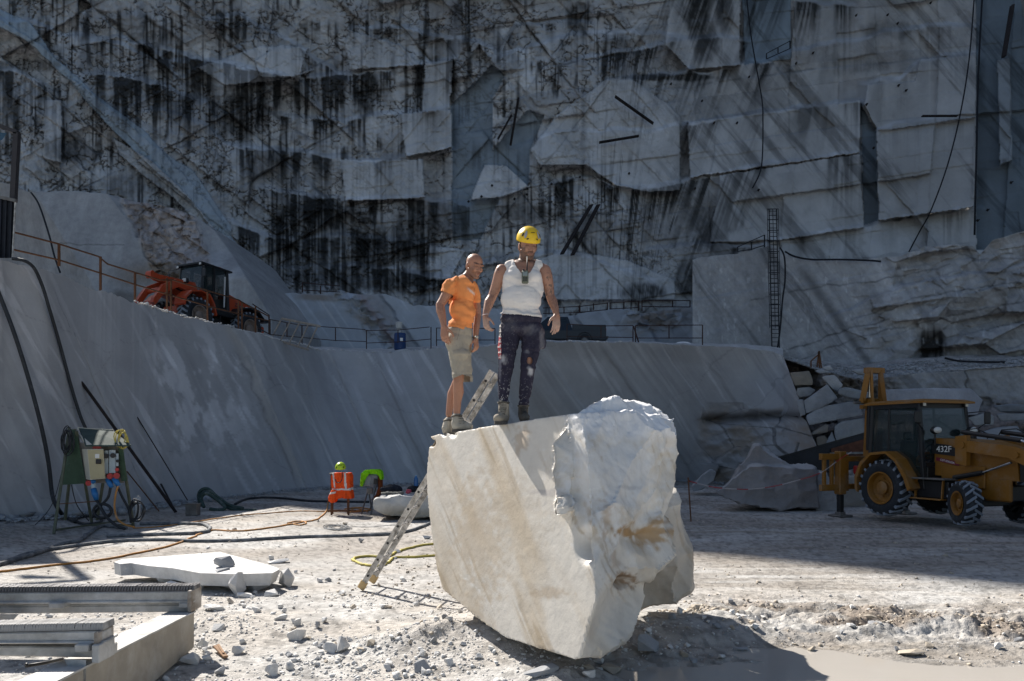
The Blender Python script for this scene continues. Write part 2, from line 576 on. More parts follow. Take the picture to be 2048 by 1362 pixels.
# authored planes: outline, depth change, tilt across/down, tone, cleanness
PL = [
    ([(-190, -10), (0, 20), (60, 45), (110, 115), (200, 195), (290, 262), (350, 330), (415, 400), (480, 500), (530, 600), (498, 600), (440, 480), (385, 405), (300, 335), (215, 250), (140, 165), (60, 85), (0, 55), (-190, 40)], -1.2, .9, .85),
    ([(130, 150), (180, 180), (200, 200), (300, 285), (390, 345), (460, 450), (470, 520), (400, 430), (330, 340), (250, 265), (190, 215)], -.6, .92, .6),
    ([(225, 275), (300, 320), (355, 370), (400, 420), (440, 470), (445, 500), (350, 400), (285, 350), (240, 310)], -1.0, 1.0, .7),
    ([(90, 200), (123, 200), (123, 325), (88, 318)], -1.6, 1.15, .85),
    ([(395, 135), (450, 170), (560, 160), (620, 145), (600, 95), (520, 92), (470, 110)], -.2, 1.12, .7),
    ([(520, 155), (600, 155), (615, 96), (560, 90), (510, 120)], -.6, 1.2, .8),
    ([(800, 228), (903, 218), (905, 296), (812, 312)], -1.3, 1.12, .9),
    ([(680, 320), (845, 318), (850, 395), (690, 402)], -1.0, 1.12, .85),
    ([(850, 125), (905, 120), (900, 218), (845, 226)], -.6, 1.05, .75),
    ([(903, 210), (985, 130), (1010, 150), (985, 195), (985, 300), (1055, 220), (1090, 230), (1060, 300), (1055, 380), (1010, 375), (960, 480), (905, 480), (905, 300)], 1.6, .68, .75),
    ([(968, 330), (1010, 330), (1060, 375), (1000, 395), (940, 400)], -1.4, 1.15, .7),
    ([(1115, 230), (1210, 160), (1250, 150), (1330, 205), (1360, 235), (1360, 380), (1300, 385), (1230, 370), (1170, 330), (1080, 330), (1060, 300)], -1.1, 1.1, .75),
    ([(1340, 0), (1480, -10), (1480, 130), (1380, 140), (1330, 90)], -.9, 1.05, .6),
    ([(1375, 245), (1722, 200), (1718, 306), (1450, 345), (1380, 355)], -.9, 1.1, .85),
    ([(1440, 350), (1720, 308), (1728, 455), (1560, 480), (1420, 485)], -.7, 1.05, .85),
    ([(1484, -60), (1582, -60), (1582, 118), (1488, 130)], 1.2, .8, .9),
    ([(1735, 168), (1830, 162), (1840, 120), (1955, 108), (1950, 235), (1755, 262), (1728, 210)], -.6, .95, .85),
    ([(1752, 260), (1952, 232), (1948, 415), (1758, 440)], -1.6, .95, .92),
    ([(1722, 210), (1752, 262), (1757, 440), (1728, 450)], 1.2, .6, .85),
    ([(1952, -70), (2400, -70), (2400, 500), (1952, 500)], 1.5, .5, .93),  # right end darkened in tone to stand for its deep shade
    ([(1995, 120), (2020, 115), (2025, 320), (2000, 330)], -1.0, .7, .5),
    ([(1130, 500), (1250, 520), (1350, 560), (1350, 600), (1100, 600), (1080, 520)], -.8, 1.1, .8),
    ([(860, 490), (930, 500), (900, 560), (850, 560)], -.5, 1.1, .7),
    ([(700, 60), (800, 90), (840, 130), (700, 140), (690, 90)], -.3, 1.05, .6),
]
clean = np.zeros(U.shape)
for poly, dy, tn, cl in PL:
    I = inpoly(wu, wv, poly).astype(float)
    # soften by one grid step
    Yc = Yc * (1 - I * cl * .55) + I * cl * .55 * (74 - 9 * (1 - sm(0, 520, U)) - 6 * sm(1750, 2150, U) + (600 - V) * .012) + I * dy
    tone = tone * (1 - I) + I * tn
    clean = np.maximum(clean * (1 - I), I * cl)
    crack *= 1 - .75 * I * cl
# rough masses of broken dark rock
DK = [(640, 432, 100, 40, 1.), (700, 500, 130, 55, .8), (585, 470, 60, 60, .9), (480, 235, 75, 55, .9), (735, 192, 42, 44, .95), (540, 330, 60, 40, .5),
      (355, 215, 38, 34, .7), (150, 300, 55, 30, .6), (265, 370, 60, 25, .5), (1395, 25, 26, 62, .9), (1330, 155, 120, 8, .95), (1160, 30, 30, 45, .8),
      (820, 480, 70, 50, .7), (760, 560, 130, 30, .8), (600, 540, 90, 40, .7), (1430, 430, 60, 60, .55), (1060, 425, 70, 18, .5), (890, 440, 50, 40, .5),
      (1410, 85, 25, 60, .6), (1450, 20, 22, 50, .6), (1500, 25, 12, 50, .7), (1700, 130, 60, 20, .4), (1780, 60, 70, 20, .35), (1290, 585, 45, 22, .8), (1375, 560, 30, 40, .8),
      (30, 210, 90, 60, .45), (60, 130, 90, 14, .5), (930, 30, 30, 40, .5), (500, 60, 90, 20, .35)]
dark = np.zeros(U.shape)
for (a, b, ra, rb, s) in DK:
    d = np.hypot((wu - a) / ra, (wv - b) / rb)
    nz = fbm(U / 16, V / 34, 4, 33)
    dark = np.maximum(dark, s * sm(1.15, .55, d + nz * .55))
rough_amt = (1 - clean * .8) * (1 - .75 * reg_r)
Yc += rough_amt * (.32 * fbm(U / 14, V / 10, 5, 21) + .25 * np.abs(fbm(U / 6, V / 5, 3, 22))) + .12 * fbm(U / 60, V / 60, 4, 23)
# water stains running down from the ledges
S = np.zeros(U.shape)
slant = .34 * sm(1150, 1350, uu) * (1 - sm(1500, 1700, uu))
for i in range(1, len(vv)):
    prev = np.interp(uu + slant * 1.75, uu, S[i - 1])
    ln = np.maximum(lent[i], 30)
    dec = np.exp(-1.75 / ln * 1.1)
    S[i] = np.maximum(prev * dec, src[i])
shear = U + np.cumsum(np.ones_like(U), 0) * 1.75 * slant[None, :]
streak = sm(.28, .62, .6 * vn(shear / 3.2, V / 130, 70) + .4 * vn(shear / 9, V / 90, 71) + .12 * fbm(U / 5, V / 14, 3, 72))
stain = np.clip(S * 1.5, 0, 1) * (.18 + .82 * streak)
stain = np.clip(stain + np.clip(S - .35, 0, 1) * .9, 0, 1) * (1 - .35 * clean)
# general weather streaking of the upper wall
gen = sm(.46, .66, fbm(U / 70, V / 55, 4, 75) * .5 + .5 + .08 * reg_l + .08 * reg_c - .2 * reg_r) * streak * sm(.3, .8, vn(shear / 7, V / 60, 78))
stain = np.maximum(stain, gen * .95 * (1 - .7 * clean))
dark = np.clip(dark * (.55 + .45 * streak + .3 * vn(U / 8, V / 8, 79)), 0, 1)
# fine branching cracks
fc = np.zeros(U.shape)
for (sc, s, wd) in ((34, 50, .045), (15, 51, .085)):
    _, e, *_r = voro((U + 7 * fbm(U / 12, V / 12, 3, 52)) / sc, (V + 7 * fbm(U / 12, V / 12, 3, 53)) / (sc * .8), s)
    fc = np.maximum(fc, np.exp(-(e / wd) ** 2) * sm(.46, .6, vn(U / 55, V / 45, 55 + s)) * .9)
fc *= (1 - .85 * clean) * (1 - .8 * reg_r) * sm(.25, .5, vn(U / 16, V / 16, 58))
crack = np.clip(np.maximum(crack * 1.0, fc) * (1 - .1 * reg_r), 0, 1)
Yc += .35 * crack * (1 - reg_r * .5)
# marble colour, with shade painted into the right side
bandn = fbm((U * .64 + V * .77) / 420, (U * .77 - V * .64) / 40, 6, 95, .68)          # veins falling to the right
veins = sm(.08, .42, bandn) * (.15 + .85 * reg_r) * .5
base = np.array([.56, .565, .575])[None, None] * (tone * (1 - .16 * reg_r) * (1 + .14 * fbm(U / 50, V / 50, 5, 96)))[..., None]
base = base * (1 - veins[..., None])
ochre = sm(.2, .75, fbm(U / 55, V / 40, 4, 97) * .5 + .5 + .35 * np.exp(-((U - 850) / 320) ** 2 - ((V + 10) / 60) ** 2) + .25 * np.exp(-((U - 1720) / 140) ** 2 - ((V - 110) / 80) ** 2) - .28)
ochre *= .3 * (1 - clean * .8)
base = base * (1 - ochre[..., None]) + ochre[..., None] * np.array([.20, .155, .115])
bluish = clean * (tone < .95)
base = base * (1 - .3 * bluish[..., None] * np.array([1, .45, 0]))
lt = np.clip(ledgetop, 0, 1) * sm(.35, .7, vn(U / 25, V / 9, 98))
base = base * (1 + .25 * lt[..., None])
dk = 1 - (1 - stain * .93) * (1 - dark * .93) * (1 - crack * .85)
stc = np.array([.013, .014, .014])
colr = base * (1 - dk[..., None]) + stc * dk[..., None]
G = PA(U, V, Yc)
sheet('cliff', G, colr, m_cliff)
_low = G[-1][::8]
sheet('cliff', np.stack([_low, _low * np.array([1, 1, .5]) , _low * np.array([1, 1, 0]) + np.array([0, -2, -1.])]), None, rockmat('cliff_foot_rock', detail_scale=.3, vein=.25, col=(.3, .3, .31)))
# the same mountain side going on above and to the sides of the part in view
m_ridge = rockmat('upper_cliff_rock', detail_scale=.3, vein=.25, col=(.3, .3, .31))
top0 = Yc[0]; X0 = (uu - CU) * top0 / F; Z0 = CH + (CV + 70) * top0 / F
RIDGE = [(-140, 70), (-80, 60), (-62, 60), (-56, 61), (-52, 62), (-50.4, 67), (-48.9, 73), (-48.0, 76), (-47.2, 80), (-45, 86), (-40, 93), (-20, 98), (30, 98), (160, 94)]  # unseen crest, heights shaped so its shadow edge crosses the floor
nu = 260
ui = np.linspace(0, len(uu) - 1, nu).astype(int)
rows = []
for t in np.linspace(0, 1, 26):
    zt = np.maximum(interp(X0[ui], RIDGE) , Z0[ui] + 1)
    z = Z0[ui] + (zt - Z0[ui]) * t
    y = top0[ui] + t * 5 + (2.0 * fbm(X0[ui] / 6, z / 5, 4, 120) * (t > 0) * (1 - .8 * t))
    rows.append(np.stack([X0[ui] * (1 + 0 * t), y, z], -1))
rows.append(rows[-1] + np.array([0, 30, -3]))
sheet('cliff', np.array(rows)[::-1], None, m_ridge)
# mountain flanks outside the frame
mb = MB()
def flank(pts, zs, name):
    n = len(pts)
    g = []
    for k, f in enumerate((0, .12, .3, .5, .7, .85, 1)):
        row = []
        for i, (x, y) in enumerate(pts):
            row.append((x + 3 * math.sin(i * 2.1 + k), y + 2.5 * math.sin(i * 1.3 + k * 2.2), -1 + (zs[i] + 1) * f))
        g.append(row)
    sheet(name, np.array(g, float)[::-1], None, m_ridge)
flank([(-130, 60), (-112, 66), (-95, 69), (-82, 71), (-70, 72)], [70, 68, 62, 58, 57], 'cliff')
flank([(50, 84), (57, 70), (62, 56), (75, 40), (90, 20), (100, 0)], [100, 98, 92, 80, 60, 40], 'cliff')

# ------------------------------------------------------------------ ground
m_ground = rockmat('crushed_marble_ground', detail_scale=9, vein_scale=.5, vein=.12, bump=1.0, bdist=.035, blotch=.32, rough=.85)
PUD = -0.012
def ground_z(X, Y):
    """height of the quarry floor"""
    u = CU + F * X / np.maximum(Y, 1.0); v0 = CV + F * CH / np.maximum(Y, 1.0)
    z = .03 * fbm(X / 2.2, Y / 2.2, 4, 200)
    rub = np.clip(sm(5.4, 8.2, 11.8 - Y + .6 * fbm(X, Y, 3, 201)) , 0, 1) * sm(3.2, 1.9, X + .25 * fbm(X * 1.5, Y * 1.5, 3, 209))
    z = z + rub * (.14 * fbm(X / .9, Y / .9, 6, 202, .62) + .13 * np.abs(fbm(X / .28, Y / .28, 4, 203, .6)) + .05 * np.abs(fbm(X / .09, Y / .09, 3, 213)) + .0)
    # mud ridges on the right
    mud = np.exp(-((Y - 8.3 + .15 * (X - 3.5)) / .9) ** 2) * sm(1.8, 2.6, X)
    z = z + mud * (.20 * fbm(X / .7, Y / .35, 6, 204, .66) + .10 * np.abs(fbm(X / .22, Y / .15, 4, 214)) + .02)
    z = z + .03 * sm(2.4, 3.4, X) * sm(9.5, 10.5, Y) * sm(26, 18, Y) * np.abs(fbm(X / 1.6 + Y * .3, Y / .5, 4, 215))
    tr = sm(2.0, 3.2, X) * sm(12.5, 9, Y)
    z = z + tr * .018 * fbm(X / 1.3, Y / .25, 4, 207)
    # heap under the block
    z = z + .30 * np.exp(-(((X - .25) / 1.1) ** 2 + ((Y - 7.6) / 1.0) ** 2)) + .16 * np.exp(-(((X - 1.1) / .8) ** 2 + ((Y - 7.0) / .5) ** 2)) * (1 + fbm(X * 3, Y * 3, 3, 208))
    z = z + .12 * np.exp(-(((X - 1.9) / .8) ** 2 + ((Y - 7.9) / .6) ** 2))
    z = z + .10 * np.exp(-(((X + .9) / .6) ** 2 + ((Y - 7.2) / .35) ** 2)) * (1 + 1.2 * fbm(X * 3, Y * 3, 4, 205))
    z = z + .05 * np.exp(-(((X + 2.3) / 1.3) ** 2 + ((Y - 8.0) / .5) ** 2)) * (1 + fbm(X * 2, Y * 2, 4, 206))
    # hollow of the puddle
    pd = np.exp(-(((X - 1.95) / 1.35) ** 4 + ((Y - 6.15) / 1.12) ** 4))
    pd2 = np.exp(-(((X - 3.6) / 1.4) ** 4 + ((Y - 5.6) / .95) ** 4))
    p = np.clip((pd + pd2) * (1 + .9 * fbm(X * 1.3, Y * 2.2, 5, 212, .6)), 0, 1)
    z = z * (1 - p) - .055 * p + p * .02 * fbm(X * 1.4, Y * 1.4, 3, 210)
    # dry churned stuff between camera and puddle
    z = z + .09 * np.exp(-(((X - .55) / .45) ** 2 + ((Y - 6.1) / .35) ** 2)) * (1 + fbm(X * 4, Y * 4, 4, 211))
    # slight heaps of chips at the foot of the walls
    foot = sm(-2.0, 1.5, .62 * (-X - 9.2) + .5 * (Y - 18.5) - 3)
    return z + 0 * foot
vgs = np.concatenate([np.linspace(2600, 1640, 40), np.arange(1600, 1030, -1.9), np.arange(1030, 935, -1.3), [930, 922, 915, 908, 903, 899]])
yg = F * CH / (vgs - CV)
ug = np.concatenate([np.linspace(-9000, -520, 24), np.arange(-480, 2560, 3.2), np.linspace(2600, 11000, 24)])
UG, YG = np.meshgrid(ug, yg)
XG = (UG - CU) / F * YG
ZG = ground_z(XG, YG)
# colour: white powder, beige churned mud, grey gravel
pow_ = .5 + .5 * fbm(XG / 1.7, YG / 1.1, 5, 220)
beige = sm(.35, .75, .5 + .5 * fbm(XG / .9, YG / .6, 5, 221))
gcol = np.array([.56, .55, .53])[None, None] * (1 + .1 * fbm(XG * 2.2, YG * 2.2, 4, 222))[..., None]
gcol = gcol * (1 - .45 * beige[..., None]) + .45 * beige[..., None] * np.array([.48, .42, .35])
farbr = 1.3 * sm(9.5, 14, YG) * sm(.3, .65, .5 + .5 * fbm(XG / 2.5, YG / 1.2, 5, 223))
gcol = gcol * (1 - .55 * farbr[..., None]) + .55 * farbr[..., None] * np.array([.33, .29, .25])
tracks = sm(1.0, 2.5, XG) * sm(.48, .7, .5 + .5 * fbm(XG / 2.5 + YG * .2, YG / .22, 5, 224)) * sm(5.9, 6.6, YG)
gcol = gcol * (1 - .6 * tracks[..., None]) + .6 * tracks[..., None] * np.array([.29, .255, .215])
mudm = np.exp(-((YG - 8.3 + .15 * (XG - 3.5)) / 1.0) ** 2) * sm(1.8, 2.6, XG) * sm(-.1, .25, fbm(XG / .5, YG / .3, 4, 225))
gcol = gcol * (1 - .75 * mudm[..., None]) + .75 * mudm[..., None] * np.array([.24, .18, .13])
hol = np.exp(-(((XG - 2.4) / 2.2) ** 4 + ((YG - 6.0) / 1.4) ** 4))
gcol = gcol * (1 - .5 * hol[..., None]) + .5 * hol[..., None] * np.array([.38, .35, .31])
specks = sm(.62, .72, vn(XG * 16, YG * 16, 226)) * .3 + sm(.7, .8, vn(XG * 5, YG * 5, 227)) * .2
gcol = gcol * (1 - specks[..., None])
sheet('ground', np.stack([XG, YG, ZG], -1), gcol, m_ground, flip=True)
# floor behind the camera
xa = np.linspace(-60, 60, 30); ya = np.linspace(-45, yg[0] + .02, 20)
XA, YA = np.meshgrid(xa, ya)
ZA = -.03 + 0 * XA
sheet('ground', np.stack([XA, YA, ZA], -1)[::-1], np.full(XA.shape + (3,), .52), m_ground, flip=True)
# puddle of milky water
mp_ = mat('milky_puddle_water', (.46, .43, .39), rough=.05, var=.03, scale=1.5, bump=.02, spec=.5)
ring = [(.1, 4.8), (.3, 5.6), (.55, 6.4), (1.0, 7.0), (1.7, 7.4), (2.5, 7.6), (3.2, 7.3), (4.0, 7.0), (5.0, 6.6), (5.6, 5.8), (5.2, 4.8)]
g = MB(); g.add([(x, y, PUD) for x, y in ring], [tuple(range(len(ring)))])
tag(obj('puddle', g, mp_), kind='structure')

# ------------------------------------------------------------------ lower benches
m_bench = rockmat('sawn_bench_marble', detail_scale=1.1, vein_scale=.32, vein_rot=(0, R(-20), 0), vein=.05, bump=.25, bdist=.08, blotch=.10)
m_rock = rockmat('broken_marble_rock', detail_scale=2.2, vein_scale=.5, vein_rot=(0, R(-45), 0), vein=.22, bump=.6, bdist=.12, blotch=.2)
LIP = [(-330, 470, 6.6), (0, 515, 6.6), (90, 540, 6.5), (170, 572, 6.5), (235, 590, 6.45), (300, 612, 6.4), (400, 640, 6.4), (520, 668, 6.4), (600, 690, 6.4), (640, 701, 6.4), (760, 705, 6.4), (850, 699, 6.4), (950, 694, 6.4), (1090, 684, 6.4), (1200, 684, 6.4), (1300, 687, 6.4), (1380, 691, 6.2), (1480, 694, 6.0), (1530, 700, 5.9), (1566, 712, 5.6), (1585, 760, 4.9), (1612, 840, 3.7), (1640, 915, 2.2)]
BAS = [(-330, 1090), (0, 1050), (90, 1044), (150, 1040), (235, 1030), (300, 1021), (400, 1008), (560, 990), (640, 982), (700, 980), (760, 976), (850, 972), (950, 969), (1090, 967), (1200, 967), (1300, 968), (1380, 968), (1480, 975), (1530, 980), (1580, 985), (1610, 990), (1640, 996), (1665, 1003)]
nL = 760
s_ = np.linspace(0, len(LIP) - 1, nL); k_ = np.arange(len(LIP))
lu = np.interp(s_, k_, [p[0] for p in LIP]); lv = np.interp(s_, k_, [p[1] for p in LIP]); lz = np.interp(s_, k_, [p[2] for p in LIP])
lv0 = lv.copy()
lv = lv + 5 * fbm(lu / 30, lu * 0, 4, 300) * (lu < 640) + 3 * fbm(lu / 18, lu * 0, 4, 301) + 7 * np.abs(fbm(lu / 9, lu * 0 + 3, 2, 302)) * sm(120, 210, lu) * sm(420, 300, lu)
ly = (lz - CH) * F / (CV - lv0)
for _k in range(30): ly[1:-1] = (ly[:-2] + ly[1:-1] + ly[2:]) / 3
nearh = np.abs(CV - lv) < 60
ly = np.where(lu > 1556, np.interp(lu, [1556, 1566, 1585, 1612, 1640], [ly[np.argmin(abs(lu - 1556))], 32.2, 31.0, 29.2, 26.8]), ly)
bu = np.interp(s_, k_, [p[0] for p in BAS]); bv = np.interp(s_, k_, [p[1] for p in BAS])
by = F * (CH + .12) / (bv - CV)
T = np.linspace(0, 1, 190)[:, None]
top = PA(lu, lv, ly); bot = PA(bu, bv + 3, by); bot[:, 2] -= .35
Gb = top[None] * (1 - T[..., None]) + bot[None] * T[..., None]
# sawn steps: the face is cut in long tilted strips
Ub = CU + F * Gb[..., 0] / Gb[..., 1]; Vb = CV - F * (Gb[..., 2] - CH) / Gb[..., 1]
strip = (Ub - (Vb - 700) * (.45 + .27 * sm(850, 1250, Ub)))
stepd = np.zeros(Ub.shape)
for q, d in ((40, .12), (160, -.1), (322, .14), (470, .14), (488, -.14), (556, .12), (655, -.12), (745, -.1), (900, .12), (1090, .1), (1210, -.1), (1330, .12), (1400, -.14)):
    stepd += d * sm(-2, 2, strip - q + 5 * fbm(Vb / 40, Vb * 0 + q, 3, 310))
rockzone = sm(1385, 1440, Ub + 20 * fbm(Ub / 30, Vb / 30, 3, 311)) * sm(800, 850, Vb + 30 * fbm(Ub / 50, Vb / 30, 3, 312)) * sm(-100, 0, Ub)
_, e1, r1, r2, r3, ox, oy = voro((Ub + Vb * .4) / 90, (Vb - Ub * .15) / 45, 313)
_, e2, q1, q2, q3, ox2, oy2 = voro(Ub / 34, Vb / 22, 314)
disp = stepd + .04 * fbm(Ub / 40, Vb / 40, 5, 315) + rockzone * (.5 * (r1 - .5) + .9 * ((r2 - .5) * ox + (r3 - .5) * oy) - .35 * (ox2 ** 2 + oy2 ** 2) + .10 * fbm(Ub / 12, Vb / 9, 4, 316))
disp *= np.sin(np.clip(T * 12, 0, np.pi / 2)) 
shelf = np.exp(-((Vb - 835 - (1500 - Ub) * .06) / 9) ** 2) * sm(1395, 1430, Ub)
disp += shelf * .5
Gb = Gb + np.array([0, 1., 0]) * disp[..., None]
# toe of broken rock
toe = sm(.93, 1.0, T) * (.25 + .35 * fbm(Ub / 20, Vb / 10, 4, 318))
Gb[..., 1] -= toe
cb = np.array([.40, .405, .42])[None, None] * (1 + .05 * fbm(Ub / 60, Vb / 60, 4, 320))[..., None]
cb = cb * (1 - .12 * sm(.0, .5, fbm(strip / 26, Vb / 420, 4, 321)))[..., None] * (1 + .15 * sm(.25, .5, fbm(strip / 12, Vb / 300, 3, 322)))[..., None]
for (q0, w, a, c3, v0, v1) in ((478, 9, .6, (.50, .47, .43), 640, 1000), (470, 2, .6, (.22, .21, .2), 700, 1000), (556, 2.5, .6, (.56, .56, .56), 660, 1000), (612, 14, .25, (.3, .3, .32), 660, 1000), (655, 2, .5, (.52, .52, .52), 690, 1000), (322, 3, .35, (.24, .24, .26), 610, 1000), (250, 26, .2, (.30, .30, .32), 590, 1000), (60, 40, .2, (.31, .31, .33), 500, 1050), (1000, 40, .3, (.5, .44, .36), 690, 900), (1335, 26, .35, (.22, .225, .24), 690, 950), (1215, 14, .3, (.2, .205, .22), 690, 950), (715, 30, .25, (.45, .43, .4), 700, 980)):
    a_ = a * np.exp(-((strip - q0 + 6 * fbm(Vb / 30, Vb * 0, 3, 323)) / w) ** 2) * sm(v0 - 10, v0 + 20, Vb) * sm(v1, v1 - 60, Vb)
    cb = cb * (1 - a_[..., None]) + a_[..., None] * np.array(c3)
# pale scraped patch
sp = np.exp(-(((Ub - 395) / 95) ** 4 + ((Vb - 790) / 130) ** 4))
scr = sp * sm(.46, .56, .5 + .5 * fbm((Ub - Vb * .35) / 30, (Vb + Ub * .3) / 75, 6, 324, .62))
cb = cb * (1 + .55 * scr[..., None])
scr2 = sm(.66, .74, .5 + .5 * fbm((Ub - Vb * .6) / 16, Vb / 120, 5, 325)) * .3 * sm(-200, 0, Ub)
cb = cb * (1 + scr2[..., None])
crb = np.exp(-(voro((Ub + 20 * fbm(Ub / 40, Vb / 40, 4, 326)) / 330, (Vb + 20 * fbm(Ub / 40, Vb / 40, 4, 327)) / 210, 328)[1] / .004) ** 2) * .22
cb = cb * (1 - crb[..., None])
brn = rockzone * sm(.3, .7, .5 + .5 * fbm(Ub / 45, Vb / 22, 4, 329))
cb = cb * (1 - .7 * brn[..., None]) + .7 * brn[..., None] * np.array([.31, .25, .19])
cb = cb * (1 - (rockzone * np.exp(-(e1 / .025) ** 2) * .6)[..., None]) * (1 - (shelf * .6)[..., None])
cb = cb * (1 - .08 * sm(1350, 1500, Ub))[..., None] * (1 - .16 * sm(.1, .4, fbm(strip / 34, Vb / 500, 6, 340, .7)) * sm(900, 1200, Ub))[..., None]
sheet('lower_bench', Gb, cb, m_bench)
# side of the bench where it ends on the right
side = np.array([[Gb[i, -1] + np.array([0, d, 0]) for i in range(0, 190, 3)] for d in (0, 1, 3, 6, 12)])
sheet('lower_bench', side.transpose(1, 0, 2), np.full(side.transpose(1, 0, 2).shape, .3), m_rock)
# ------------------------------------------------------------------ terrace behind the lip
def terrace_z(X, Y, zf, yf):
    return zf + (9.0 - zf) * np.clip((Y - yf) / np.maximum(60 - yf, 1), 0, 1) ** .8 
n2_ = 46
Tt = np.linspace(0, 1, n2_)[:, None]
sel = np.arange(0, nL, 2)
sel = sel[lu[sel] <= 1567]
tl = top[sel]
# back edge runs well behind
bx = (lu[sel] - CU) / F * 62; byy = np.full(len(sel), 62.)
TX = tl[None, :, 0] * (1 - Tt) + bx[None] * Tt; TY = tl[None, :, 1] * (1 - Tt) + byy[None] * Tt
Uq = lu[sel][None] + 0 * TX
tz = tl[None, :, 2] + (terrace_z(0, TY, tl[None, :, 2], tl[None, :, 1]) - tl[None, :, 2])
tz = tz + .25 * fbm(TX / 1.5, TY / 2, 4, 330) * np.clip((Tt - .0) * 12, 0, 1) * .35
ct = np.array([.5, .5, .5])[None, None] * (1 + .3 * fbm(TX * 1.2, TY, 4, 331))[..., None]
sheet('upper_terrace', np.stack([TX, TY, tz], -1)[::-1], ct, m_ground)
# ------------------------------------------------------------------ rock faces standing on the terraces
def patch(name, u0, u1, topc, botc, depth, colf, m, du=2.2, nv=150, jag=2.5, seed=0, back=14, smooth=False):
    us = np.arange(u0, u1 + du, du)
    vt = interp(us, topc) + jag * fbm(us / 14, us * 0, 4, 400 + seed)
    vb = interp(us, botc)
    t = np.linspace(0, 1, nv)[:, None]
    V = vt[None] * (1 - t) + vb[None] * t
    U = us[None] + 0 * V
    Y = depth(U, V)
    C = colf(U, V)
    G = PA(U, V, Y)
    # top surface and both ends going back into the rock
    eye_ = np.array([0, 0, CH]); ry_ = (G[0] - eye_) / G[0][..., 1:2]
    keepx = np.array([0, 1, .02]) if u0 < CU else None
    tp = [G[0] + (np.array([0, d, .02 * d]) if u0 < CU else ry_ * d + np.array([.02 * d, 0, -.05 * d])) for d in (back, back * .5, back * .2, .6)]
    G = np.concatenate([np.array(tp), G]); C = np.concatenate([np.repeat(C[:1], 4, 0), C])
    for e in (0, 1):
        edge = G[:, :1] if e == 0 else G[:, -1:]
        ce = C[:, :1] if e == 0 else C[:, -1:]
        eye = np.array([0, 0, CH]); um = us[0] if e == 0 else us[-1]
        inward = (um > CU) and e == 0          # the end face turned away from the camera
        def shift(d):
            if not inward: return edge + np.array([0, d, 0])
            r = (edge - eye) / edge[..., 1:2]
            return edge + r * d + np.array([(.12 if e == 0 else -.12) * d, 0, 0])
        more = np.concatenate([shift(d) for d in ((back, back * .4, 1.2) if e == 0 else (1.2, back * .4, back))], 1)
        mc = np.repeat(ce, 3, 1)
        G = np.concatenate([more, G] if e == 0 else [G, more], 1); C = np.concatenate([mc, C] if e == 0 else [C, mc], 1)
    return sheet(name, G, C, m, smooth=smooth)

def lumps(U, V, su, sv, s, amp, tilt):
    _, e, r1, r2, r3, ox, oy = voro(U / su, V / sv, s)
    return amp * (r1 - .5) + tilt * ((r2 - .5) * ox + (r3 - .5) * oy), e

# upper left outcrop behind the wheel loader
def d_out(U, V):
    Wu = U + 4 * fbm(U / 25, V / 25, 3, 500)
    y = 52 - .012 * (V - 380) * 1.0
    # left shadowed plane / bright plane / dipping plane, folded along ridge lines
    l1 = (Wu - 70) - (V - 385) * .62          # ridge from (70,385) to (200,590)
    l2 = (Wu - 213) - (V - 388) * .80         # ridge from (213,388) to (300,500)
    l3 = (Wu - 262) - (V - 405) * .55
    y = y + .035 * np.maximum(-l1, 0) + .004 * np.maximum(l1, 0) + .03 * np.maximum(l2, 0) * sm(560, 500, V) - .02 * np.maximum(l3, 0)
    rk = sm(0, 14, Wu - 235 - (V - 400) * .45) * sm(0, 18, 395 - (Wu - (V - 420) * .35)) 
    a, e = lumps(Wu + V * .2, V, 42, 34, 501, .9, 1.9)
    b, e2 = lumps(Wu, V, 18, 14, 502, .25, .7)
    return y + rk * (a + b + .4 * fbm(U / 8, V / 8, 4, 503)) + .06 * fbm(U / 30, V / 30, 4, 504)
def c_out(U, V):
    c = np.array([.40, .405, .415])[None, None] * (1 + .1 * fbm(U / 40, V / 40, 4, 505))[..., None]
    Wu = U + 4 * fbm(U / 25, V / 25, 3, 500)
    rk = sm(0, 14, Wu - 235 - (V - 400) * .45) * sm(0, 18, 395 - (Wu - (V - 420) * .35))
    _, e = lumps(Wu + V * .2, V, 42, 34, 501, 1, 1)
    _, e2 = lumps(Wu, V, 18, 14, 502, 1, 1)
    c = c * (1 - rk[..., None]) + rk[..., None] * np.array([.47, .43, .42]) * (1 + .2 * fbm(U / 10, V / 10, 4, 506))[..., None]
    br = sm(.1, .5, fbm(U / 24, V / 18, 3, 507) + .9 * np.exp(-((U - 330) / 50) ** 2 - ((V - 545) / 25) ** 2)) 
    low = np.exp(-((U - 290) / 60) ** 2 - ((V - 550) / 26) ** 2)
    m_ = np.clip(rk * br * .7 + low, 0, 1) * .75
    c = c * (1 - m_[..., None]) + m_[..., None] * np.array([.24, .185, .13])
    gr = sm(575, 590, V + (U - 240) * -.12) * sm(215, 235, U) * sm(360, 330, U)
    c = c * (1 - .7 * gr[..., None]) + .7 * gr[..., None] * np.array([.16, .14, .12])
    c = c * (1 - (rk * (.4 * np.exp(-(e / .03) ** 2) + .2 * np.exp(-(e2 / .04) ** 2)))[..., None])
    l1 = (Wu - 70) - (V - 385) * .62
    c = c * (1 - .12 * (l1 < 0))[..., None]  # shade of the left plane darkened into the colour
    crk = np.exp(-((V - 487 - .03 * (U - 120) - 3 * fbm(U / 20, V * 0, 3, 508)) / 1.1) ** 2) * ((U > 120) & (U < 250))
    return c * (1 - .5 * crk[..., None])
patch('rock_outcrop', -60, 545, [(-60, 350), (25, 370), (60, 384), (120, 382), (213, 386), (262, 402), (330, 412), (392, 432), (430, 462), (470, 520), (520, 600), (545, 640)], [(-60, 660), (545, 690)], d_out, c_out, m_rock, seed=1, nv=170)

